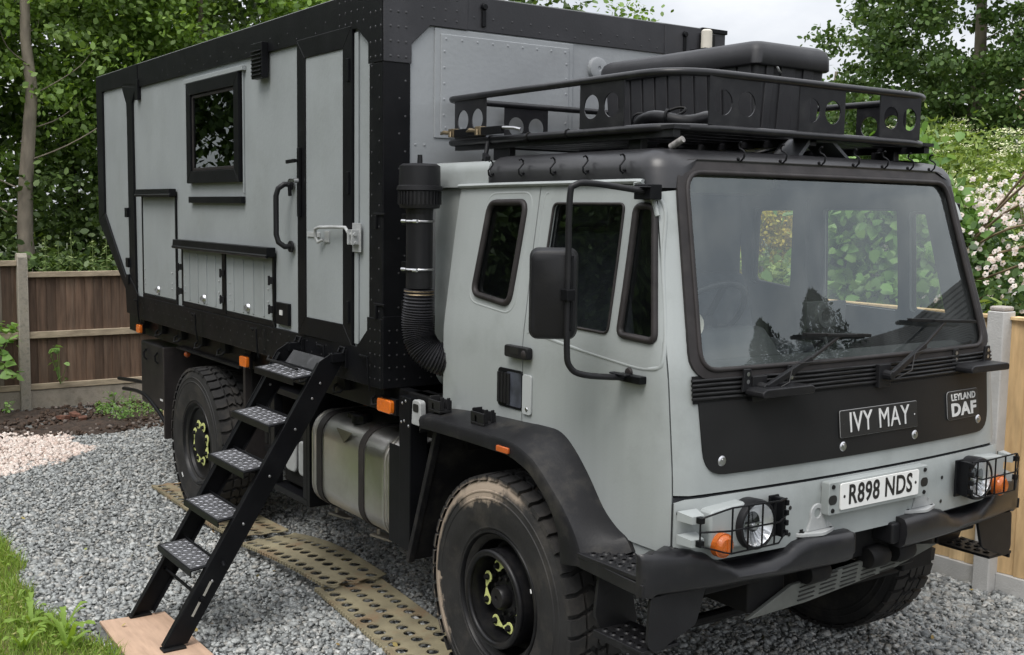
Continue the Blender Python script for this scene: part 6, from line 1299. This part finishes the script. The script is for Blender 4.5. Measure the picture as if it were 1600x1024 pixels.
def tree(name, loc, h, tr, crown, nclump, nleaf, cr_, ls, m, label, cat='tree', group=None, bark=None, shape='oval', up=.6, shell=.5, lean=(0, 0), br=8, low=None):
    o = thing(name, loc, label, cat, group); x, y, z = loc; trunk('trunk', (x, y, z-.1), (x+lean[0], y+lean[1], z+h*.92), tr, tr*.25, o, bark or M_BRK, .05, br, crown[1][0]*.8)
    Cs = []; Ns = []
    c, r = crown; C, Nn = cloud((x+c[0], y+c[1], z+c[2]), r, nclump, nleaf, cr_, up, shell); Cs.append(C); Ns.append(Nn)
    if low: C, Nn = cloud((x+low[0][0], y+low[0][1], z+low[0][2]), low[1], low[2], low[3], cr_*.8, up, .2); Cs.append(C); Ns.append(Nn)
    C = np.concatenate(Cs); Nn = np.concatenate(Ns); C[:, 2] = np.maximum(C[:, 2], z+.05)
    leaf_mesh('crown', C, Nn, ls*rng.uniform(.6, 1.25, len(C)), m, o, shape); return o
def bush(name, c, r, nclump, nleaf, cr_, ls, m, label, cat='bush', group=None, shape='oval', up=.5, shell=.45, stems=6, sm=None):
    o = thing(name, (c[0], c[1], 0), label, cat, group); b = MB()
    for k in range(stems):
        a = random.uniform(0, 2*pi); q = [(c[0]+.1*cos(a), c[1]+.1*sin(a), 0), (c[0]+.3*r[0]*cos(a), c[1]+.3*r[1]*sin(a), c[2]*.6), (c[0]+.7*r[0]*cos(a), c[1]+.7*r[1]*sin(a), c[2]+r[2]*.5)]; b.tube(spline([Vector(v) for v in q], 4), [.022*(1-.09*i) for i in range(9)], 6)
    b.build('stems', sm or M_BRK, o, smooth=60); C, Nn = cloud(c, r, nclump, nleaf, cr_, up, shell); C[:, 2] = np.maximum(C[:, 2], .03)
    leaf_mesh('foliage', C, Nn, ls*rng.uniform(.6, 1.25, nleaf), m, o, shape); return o
# wood behind the brown fence
tree('alder_tree', (-12.0, -.72, 0), 7.6, .13, ((-1.0, .5, 5.5), (2.0, 2.2, 2.5)), 170, 26000, .25, .09, G_ALD, 'slim bare-stemmed alder with pale grey trunk standing left behind the brown fence', group='alders behind the brown fence', lean=(.2, .12), shell=.25, br=12, low=((-1.6, 1.0, 2.6), (1.3, 1.8, 1.3), 50, 5000))
tree('alder_tree', (-12.8, 2.0, 0), 8.0, .10, ((0, 0, 4.6), (2.0, 2.1, 3.2)), 180, 26000, .25, .09, G_ALD, 'leafy alder behind the brown fence, directly behind the living box rear corner', group='alders behind the brown fence', shell=.25)
tree('alder_tree', (-11.6, 4.3, 0), 7.2, .10, ((0, 0, 4.4), (1.9, 2.0, 2.6)), 150, 14000, .25, .10, G_ALD, 'alder showing above the living box roof towards its rear', group='alders behind the brown fence', shell=.3)
for i, (x, y, h, lab) in enumerate(((-15.0, -2.6, 8.5, 'dark broadleaf tree at the far left edge of the wood'), (-15.8, .8, 9.0, 'dark broadleaf tree deep in the wood between the two left alders'), (-15.5, 4.2, 9.0, 'dark broadleaf tree behind the alders above the box roof'), (-14.5, 7.6, 8.2, 'dark broadleaf tree behind the middle of the box roof'), (-14.2, -5.6, 8.5, 'dark broadleaf tree of the wood left of the picture, past the fence'), (-12.5, -8.6, 8.0, 'dark broadleaf tree by the corner of the added hedge outside the picture'), (-18.5, -1.2, 10.0, 'tall dark tree at the back of the wood, left'), (-18.8, 2.8, 10.5, 'tallest dark tree at the back of the wood'), (-18.0, 6.6, 10.0, 'tall dark tree at the back of the wood, right'))):
    tree('woodland_tree', (x, y, 0), h, .14, ((0, 0, h*.55), (2.5, 2.4, h*.49)), 190, 8500, .42, .19, G_DRK, lab, group='dark trees of the wood', bark=M_BRD, shell=.2, shape='quad')
tree('hawthorn_tree', (-8.6, 6.3, 0), 5.1, .09, ((0, 0, 3.6), (1.5, 1.9, 1.75)), 110, 12000, .2, .075, G_ALD, 'small green tree peeping over the middle of the box roof edge', shell=.3)
# trees beyond the ladder side, seen mirrored in the cab's side glass
for i, (x, y, h) in enumerate(((-11.5, -6.2, 8.0), (-9.0, -10.5, 8.0), (-4.5, -12.5, 7.5), (1.0, -13.5, 8.0))):
    tree('garden_tree', (x, y, 0), h, .14, ((0, 0, h*.55), (2.5, 2.4, h*.46)), 140, 6500, .40, .17, G_DRK, ('tall garden tree beside the lawn, nearest the brown fence', 'tall garden tree across the lawn, mirrored in the cab glass', 'broad garden tree across the lawn from the ladder', 'broad garden tree across the lawn from the cab')[i], group='trees across the lawn', bark=M_BRD, shell=.25, shape='quad')
HG = thing('added_hedge_screen', (-6, -9, 0), 'added tall evergreen hedge across the lawn, darkening the side reflections', 'hedge')  # added unseen hedge, darkens what the near side and its glass reflect
b = MB(); b.box(-15, 4, -10.2, -9.2, 0, 4.5); b.build('opaque_hedge_core', M_BRD, HG)  # solid dark core, keeps sky gaps out of the reflections
n = 32000; C = np.stack([rng.uniform(-15.2, 4.2, n), -9.1+rng.normal(0, .13, n), rng.uniform(0, 4.9, n)], -1); C[:, 2] = np.minimum(C[:, 2], 4.75+.15*np.sin(C[:, 0]*3))
leaf_mesh('foliage', C, rng.normal(size=(n, 3))*.5+np.array([0, .8, .5]), .13*rng.uniform(.6, 1.3, n), G_DRK, HG)
# undergrowth
o = thing('undergrowth_bush', (-10.4, 0, 0), 'low dark undergrowth of leafy stems along the wood side of the brown fence', 'undergrowth')
C, Nn = cloud((-10.6, -.6, .9), (.7, 3.0, .85), 120, 12000, .16, .6, .2); C[:, 2] = np.maximum(C[:, 2], .05); tag(leaf_mesh('foliage', C, Nn, .085*rng.uniform(.6, 1.3, len(C)), G_DRK, o), kind='stuff')
C, Nn = cloud((-12.4, 1.0, 1.6), (1.2, 3.4, 1.5), 120, 9000, .25, .6, .2); C[:, 2] = np.maximum(C[:, 2], .05); tag(leaf_mesh('foliage', C, Nn, .10*rng.uniform(.6, 1.3, len(C)), G_DRK, o), kind='stuff')
G_NET = island_mat('nettle_leaf', [(0.091, 0.143, 0.039), (0.143, 0.208, 0.065), (0.208, 0.273, 0.104), (0.312, 0.351, 0.169)], .55, trans=.3)
for i, (y, h) in enumerate(((-.98, 1.92), (-.80, 1.86), (-.62, 1.98), (-.45, 1.88), (-.25, 1.95), (-.05, 1.85), (.1, 1.9))):
    x = -9.75-.15*(i % 3); o = thing('nettle', (x, y, 0), ('tall pale-topped nettle stem, first right of the mossy fence post', 'tall nettle stem second right of the mossy post', 'tallest pale-topped nettle above the brown fence', 'nettle stem just right of the tallest nettle', 'nettle stem left of the box corner above the fence', 'short nettle by the box corner above the fence', 'nettle stem mostly hidden by the box corner')[i], 'nettle', 'nettles over the brown fence')
    b = MB(); b.tube([(x, y, 0), (x+.02, y+.01, h*.6), (x+.03, y, h)], .006, 6); b.build('stem', G_NET, o)
    n = 90; t = rng.uniform(.45, 1, n); a = rng.uniform(0, 2*pi, n); rr = .11*(1.15-t)+.02; C = np.stack([x+.03*t+rr*np.cos(a), y+rr*np.sin(a), h*t], -1); Nn = np.stack([np.cos(a)*.5, np.sin(a)*.5, .8+0*a], -1)
    leaf_mesh('leaves', C, Nn, (.12*(1.3-t))+.015, G_NET, o, 'long')
# small plants on the ground
def small_plant(name, c, n, rad, h, ls, m, label, cat, shape='oval', up=.8, group=None):
    o = thing(name, c, label, cat, group); a = rng.uniform(0, 2*pi, n); r = rad*np.sqrt(rng.random(n)); C = np.stack([c[0]+r*np.cos(a), c[1]+r*np.sin(a), c[2]+h*rng.random(n)], -1); Nn = np.stack([np.cos(a)*.4, np.sin(a)*.4, up+0*a], -1)+rng.normal(size=(n, 3))*.3
    leaf_mesh('leaves', C, Nn, ls*rng.uniform(.6, 1.2, n), m, o, shape); b = MB()
    for i in range(min(n, 10)): b.tube([(c[0], c[1], c[2]-.02), tuple(C[i])], .003, 5)
    b.build('stems', m, o); return o
small_plant('bramble', (-9.0, -1.75, .42), 150, .36, .62, .13, G_IVY, 'bright leafy bramble growing against the concrete post of the brown fence', 'bramble', 'heart')
small_plant('bramble_shoot', (-9.15, -.98, .3), 14, .12, .45, .09, G_IVY, 'thin bramble shoot with a few leaves in front of the brown boards', 'bramble', 'heart')
for x, y, n_, s_, lab in ((-8.4, -.70, 40, .045, 'leafy seedling on dark soil in front of the concrete base'), (-8.0, -.62, 24, .04, 'small seedling at the soil and gravel border'), (-8.9, -.3, 22, .04, 'seedling under the concrete base board near the guard bars'), (-8.65, -1.65, 18, .05, 'small shoot left of the mossy post foot'), (-9.05, -.42, 18, .05, 'shoot hanging on the front of the lower pale rail')):
    small_plant('seedling', (x, y, .05 if y > -1.6 else .1), n_, .12, .12, s_, G_IVY, lab, 'seedling', group='seedlings along the brown fence')
mo_ = scatter(1500, -8.6, -7.95, -.75, .5); C = np.column_stack([mo_, rng.uniform(.05, .14, len(mo_))]); tag(leaf_mesh('ground_weeds', C, rng.normal(size=C.shape)*.5+np.array([0, 0, 1]), rng.uniform(.01, .03, len(C)), G_IVY, None), kind='stuff')
def rosette(c, n, L_, lab, up=.5):
    o = thing('dandelion', c, lab, 'dandelion', 'broad-leaved weeds in the lawn'); 
    for k in range(n):
        a = 2*pi*k/n+random.uniform(-.3, .3); ln = L_*random.uniform(.45, 1.1); w = ln*random.uniform(.07, .12); up_ = up*random.uniform(.6, 1.9); d = Vector((cos(a), sin(a), 0)); t = Vector((-sin(a), cos(a), 0)); b = MB(); pr = [0, .2, .45, .7, .9, 1]; wd = [.25, .8, .6, 1.15, .9, .05]; vs_ = []
        for p, w_ in zip(pr, wd): q = Vector(c)+d*ln*p*(.8)+Vector((0, 0, ln*(up_*1.5*p-up_*.95*p*p)+.01)); vs_ += [q-t*w*w_+Vector((0, 0, w*.25*w_)), q, q+t*w*w_+Vector((0, 0, w*.25*w_))]
        f_ = []
        for i in range(5): f_ += [(3*i, 3*i+1, 3*i+4, 3*i+3), (3*i+1, 3*i+2, 3*i+5, 3*i+4)]
        b.add(vs_, f_); b.build('leaf', M_DAN, o, smooth=80)
tag(leaf_mesh('lawn_weeds', LW, rng.normal(size=LW.shape)*.45+np.array([0, 0, 1]), rng.uniform(.012, .034, len(LW)), M_GRS, None), kind='stuff')
fl = scatter(90, -6, 2, -2.4, 2.2); fl = keep(fl, lambda x, y: y > lawn_edge(x)+.05); FL = np.column_stack([fl, np.full(len(fl), .03)]); tag(leaf_mesh('fallen_leaves', FL, rng.normal(size=FL.shape)*.4+np.array([0, 0, 1]), rng.uniform(.02, .04, len(FL)), island_mat('dry_leaf', [(.35, .26, .10), (.45, .38, .14), (.25, .14, .06), (.30, .33, .10)], .8), None), kind='stuff')
M_DAN = island_mat('dandelion_leaf', [(0.156, 0.260, 0.039), (0.208, 0.338, 0.058), (0.260, 0.390, 0.078), (0.182, 0.299, 0.052)], .5, trans=.4)
for c, n, L_, lab in (((-1.98, -2.62, .02), 14, .20, 'dandelion with one broad upright leaf beside the plywood corner'), ((-1.75, -2.66, .02), 14, .18, 'dandelion nearest the plywood sheet'), ((-2.2, -2.74, .02), 13, .17, 'dandelion among grass left of the plywood'), ((-1.85, -2.85, .02), 13, .17, 'dandelion at the lower picture edge'), ((-2.4, -2.70, .02), 7, .11, 'small dandelion on the lawn edge'), ((-2.1, -2.95, .02), 8, .13, 'dandelion in the thick grass'), ((-2.65, -2.72, .02), 7, .09, 'young dandelion farther along the lawn edge')):
    rosette(c, n, L_, lab, .9)
# beyond the pine fence
bush('climber_mound', (-1.40, 3.30, 1.85), (.72, .45, 1.0), 90, 6500, .13, .095, G_IVY, 'mound of big heart-shaped climber leaves seen through the cab windows', 'climber', shape='heart', up=.2)
bush('golden_shrub', (-4.25, 5.0, 2.15), (.42, .42, .80), 60, 9000, .09, .045, G_GLD, 'golden yellow shrub seen through the cab rear window', 'shrub')
bush('garden_shrub', (-3.3, 4.2, 1.05), (.9, .6, .88), 50, 5000, .16, .075, G_ELD, 'pale green shrub beside the golden one behind the cab', 'shrub')
bush('elder_bush', (-4.6, 8.6, 2.0), (1.7, 1.2, 1.55), 110, 13000, .2, .10, G_ELD, 'big elder bush with flat cream flower heads right of the roof rack', 'elder bush', 'elders beyond the pine fence', 'long')
bush('elder_bush', (-2.2, 7.2, 1.8), (1.5, 1.1, 1.55), 100, 11000, .2, .10, G_ELD, 'elder bush with cream flower heads at the right picture edge above the roses', 'elder bush', 'elders beyond the pine fence', 'long')
bush('elder_bush', (-7.8, 9.8, 1.8), (1.8, 1.2, 1.4), 90, 8000, .2, .10, G_ELD, 'elder bush glimpsed under the roof rack', 'elder bush', 'elders beyond the pine fence', 'long')
M_CRF = island_mat('cream_blossom', [(.58, .60, .33), (.68, .69, .44), (.78, .76, .56), (.50, .56, .28)], .8, trans=.2)
def umbels(c, r, n, rad, name, m, lab=None):
    d = rng.normal(size=(n, 3)); d[:, 2] = abs(d[:, 2])*.8; d[:, 1] -= .35; d /= np.linalg.norm(d, axis=1, keepdims=True); U = np.array(c)+d*np.array(r)*rng.uniform(.85, 1.06, (n, 1)); k = 26
    C = np.repeat(U, k, 0)+np.concatenate([rng.normal(size=(n*k, 2))*rad*.5, rng.normal(size=(n*k, 1))*rad*.12], 1); return leaf_mesh(name, C, rng.normal(size=C.shape)*.4+np.array([0, -.3, 1]), rad*rng.uniform(.18, .34, len(C)), m, None, 'quad')
for c, r, n, p in (((-4.6, 8.6, 2.0), (1.7, 1.2, 1.55), 120, 'elder_bush'), ((-2.2, 7.2, 1.8), (1.5, 1.1, 1.55), 110, 'elder_bush.001'), ((-7.8, 9.8, 1.8), (1.8, 1.2, 1.4), 70, 'elder_bush.002')):
    u = umbels(c, r, int(n*1.6), .10, 'flower_heads', M_CRF); adopt(u, bpy.data.objects[p]); tag(u, kind='stuff')
rb = bush('rose_bush', (-.75, 3.75, 1.55), (1.0, .7, .82), 70, 7500, .15, .06, G_ROS, 'rambling rose with clusters of pale pink flowers over the pine fence', 'rose bush')
d = rng.normal(size=(95, 3)); d[:, 2] = abs(d[:, 2])*.9+.15; d[:, 1] = -abs(d[:, 1])*.9; d /= np.linalg.norm(d, axis=1, keepdims=True); Cc = np.array((-.75, 3.75, 1.60))+d*np.array((1.0, .72, .88))*rng.uniform(.9, 1.08, (95, 1))
cl_ = np.repeat(Cc, 5, 0)+rng.normal(size=(95*5, 3))*.07; pet = []; pn_ = []
for q in cl_:
    nn_ = np.array([random.uniform(-.5, .7), -1+random.uniform(-.2, .5), random.uniform(0, .9)]); nn_ /= np.linalg.norm(nn_); t = np.cross(nn_, (0, 0, 1)); t /= np.linalg.norm(t); s_ = np.cross(nn_, t)
    for k in range(5): a = 2*pi*k/5+q[0]*9; pet.append(q+(t*cos(a)+s_*sin(a))*.013); pn_.append(nn_+(t*cos(a)+s_*sin(a))*.3)
tag(leaf_mesh('rose_flowers', np.array(pet), np.array(pn_), np.full(len(pet), .026), island_mat('rose_petal', [(.76, .66, .60), (.82, .76, .72), (.72, .58, .52), (.84, .81, .78), (.74, .60, .46)], .7, trans=.25), rb, 'oval', .1), kind='stuff')
b = MB()
for k in range(7):
    a = random.uniform(-.3, 1.2); s0 = Vector((-1.45+.1*k, 3.35, 1.4+.08*k)); b.tube(spline([s0, s0+Vector((.35, -.02, .22+.05*k)), s0+Vector((.8, -.05, .30+.1*k)), s0+Vector((1.3, -.02, .62))], 5), .009, 6)
b.build('rose_canes', mat('rose_cane', (.20, .15, .09), .8, var=.3), rb, smooth=60)
small_plant('buddleia_shoot', (.02, 2.65, 1.55), 26, .16, .24, .11, G_ELD, 'pale leafy shoot rising behind the pine fence post', 'shoot', 'long')
bush('dark_hedge', (-.6, 4.4, .9), (2.6, .7, .95), 90, 9000, .18, .08, G_DRK, 'dark hedge behind the pine fence under the roses', 'hedge')
bush('dark_hedge', (-5.4, 4.0, .9), (2.4, .8, .95), 80, 6000, .18, .08, G_DRK, 'dark hedge behind the pine fence beside the living box', 'hedge')
bush('dark_hedge', (-3.4, 6.2, 1.1), (3.0, .8, 1.0), 90, 6500, .2, .09, G_DRK, 'dark hedge filling the garden under the elders', 'hedge')
tree('maple_tree', (-7.4, 13.4, 0), 8.2, .2, ((0, 0, 5.55), (2.75, 2.6, 2.7)), 280, 40000, .22, .10, G_MAP, 'large spreading maple with sky showing through, right of the roof rack', br=14, shell=.25, low=((.6, 0, 3.6), (2.2, 1.8, .8), 40, 3500))
tree('maple_tree', (-11.2, 14.4, 0), 5.6, .14, ((0, 0, 3.5), (2.0, 2.0, 1.7)), 120, 8000, .24, .12, G_MAP, 'lower green tree left of the large maple behind the roof rack', shell=.3)
tree('birch_tree', (-16.5, 24.5, 0), 6.0, .15, ((0, 0, 3.6), (3.0, 3.0, 1.9)), 120, 8000, .35, .17, G_MAP, 'distant rounded tree beside the brick house', shell=.3)
# ---------------------------------------------------------------- houses
def house(name, c, yaw_, w, dp_, he, hr, label, roofc, nrow=16):
    o = thing(name, c, label, 'house'); R_ = Matrix.Rotation(yaw_, 3, 'Z'); X = lambda p: tuple(Vector(c)+R_ @ Vector(p))
    def mk(bm_, n_, m_, par, **k): bm_.v = [X(v) for v in bm_.v]; return bm_.build(n_, m_, par, **k)
    mw = mat('red_brown_brickwork', (.20, .10, .065), .9, var=.3, vscale=20, bump=.6, bscale=60, dirt=(.28, .2, .15), dscale=14); b = MB(); b.prism([(-w/2, 0), (w/2, 0), (w/2, he), (-w/2, he)], -dp_/2, dp_/2, 'y')
    b.prism([(-dp_/2, he), (dp_/2, he), (0, hr-.1)], -w/2, w/2, 'x'); wl = mk(b, 'wall', mw, o)
    mr = mat(roofc[0], roofc[1], .8, var=.3, vscale=9, bump=.3, bscale=40); rf_ = None; ov = .25; sl = Vector((0, -(dp_/2+ov), -(hr-he)*(dp_/2+ov)/(dp_/2)))
    for s in (-1, 1):
        b = MB()
        for k in range(nrow):
            t0, t1 = k/nrow, (k+1.15)/nrow; y0, z0 = s*sl.y*-1*t0, hr+sl.z*t0; y1, z1 = s*sl.y*-1*t1, hr+sl.z*t1
            b.add([(-w/2-.2, y0, z0+.03), (w/2+.2, y0, z0+.03), (w/2+.2, y1, z1+.07), (-w/2-.2, y1, z1+.07), (-w/2-.2, y0, z0), (w/2+.2, y0, z0), (w/2+.2, y1, z1+.02), (-w/2-.2, y1, z1+.02)], [(0, 1, 2, 3), (7, 6, 5, 4), (3, 2, 6, 7), (0, 4, 5, 1), (0, 3, 7, 4), (1, 5, 6, 2)])
        q = mk(b, 'roof', mr, o)
    b = MB(); b.box(-w*.30, -w*.30+.7, -.3, .3, hr-.6, hr+.9); b.box(-w*.30-.05, -w*.30+.75, -.35, .35, hr+.9, hr+1.0); ch = mk(b, 'chimney', mw, o)
    for dx in (.18, .5): b = MB(); b.lathe([(.09, 0), (.08, .35), (.10, .38)], (-w*.30+dx, 0, hr+1.0), 'z', 10); mk(b, 'chimney_pot', mat('clay_pot', (.35, .16, .09), .8), ch)
    for xx in (-w*.25, w*.22):
        for z in (1.0, he-1.5):
            b = MB(); b.box(xx-.55, xx+.55, -dp_/2-.05, -dp_/2+.02, z, z+1.15); wn = mk(b, 'window', M_WHT, o)
            for k in (-1, 1): b = MB(); b.box(xx+k*.26-.22, xx+k*.26+.22, -dp_/2-.06, -dp_/2-.052, z+.08, z+1.07); mk(b, 'pane', M_GLB, wn)
    return o
house('brick_house', (-10.6, 27.2, 0), radians(28), 7, 6, 4.6, 6.7, 'brick house with tiled roof and chimney far right behind the trees', ('old_brown_roof_tiles', (.20, .12, .085)))
house('front_house', (8.6, 17.0, 0), radians(-20), 9, 7, 3.4, 5.6, 'house with dark tiled roof opposite the cab, mirrored low in the windscreen', ('dark_roof_tiles', (.035, .032, .032)))
for i, (x, y, h, r) in enumerate(((11.3, 8.9, 5.9, .85), (10.6, 10.8, 6.1, 1.2))):
    o = thing('conifer', (x, y, 0), ('narrow dark conifer in front of the truck, mirrored left of the camera in the windscreen', 'broader dark conifer in front of the truck, mirrored in the middle of the windscreen')[i], 'conifer', 'conifers in front of the truck')
    b = MB(); b.tube([(x, y, 0), (x, y, h*.9)], [.12, .03], 8); b.build('trunk', M_BRD, o)
    n = 9000; t = rng.random(n)**1.2; a = rng.uniform(0, 2*pi, n); lump = 1+.22*np.sin(a*3+t*9)+.15*np.sin(a*5-t*17); rr = r*np.minimum(1, ((1-t)*3.4)**.6+.06)*lump*np.sqrt(rng.uniform(.5, 1, n)); C = np.stack([x+rr*np.cos(a), y+rr*np.sin(a), .1+h*t], -1); Nn = np.stack([np.cos(a), np.sin(a), .3+0*a], -1)+rng.normal(size=(n, 3))*.5
    leaf_mesh('foliage', C, Nn, rng.uniform(.1, .22, n), G_CON, o, 'long')
bush('front_hedge', (9.5, 8.6, 1.0), (1.2, 6.0, 1.3), 120, 9000, .3, .16, G_CON, 'long dark hedge across the drive in front of the truck', 'hedge')
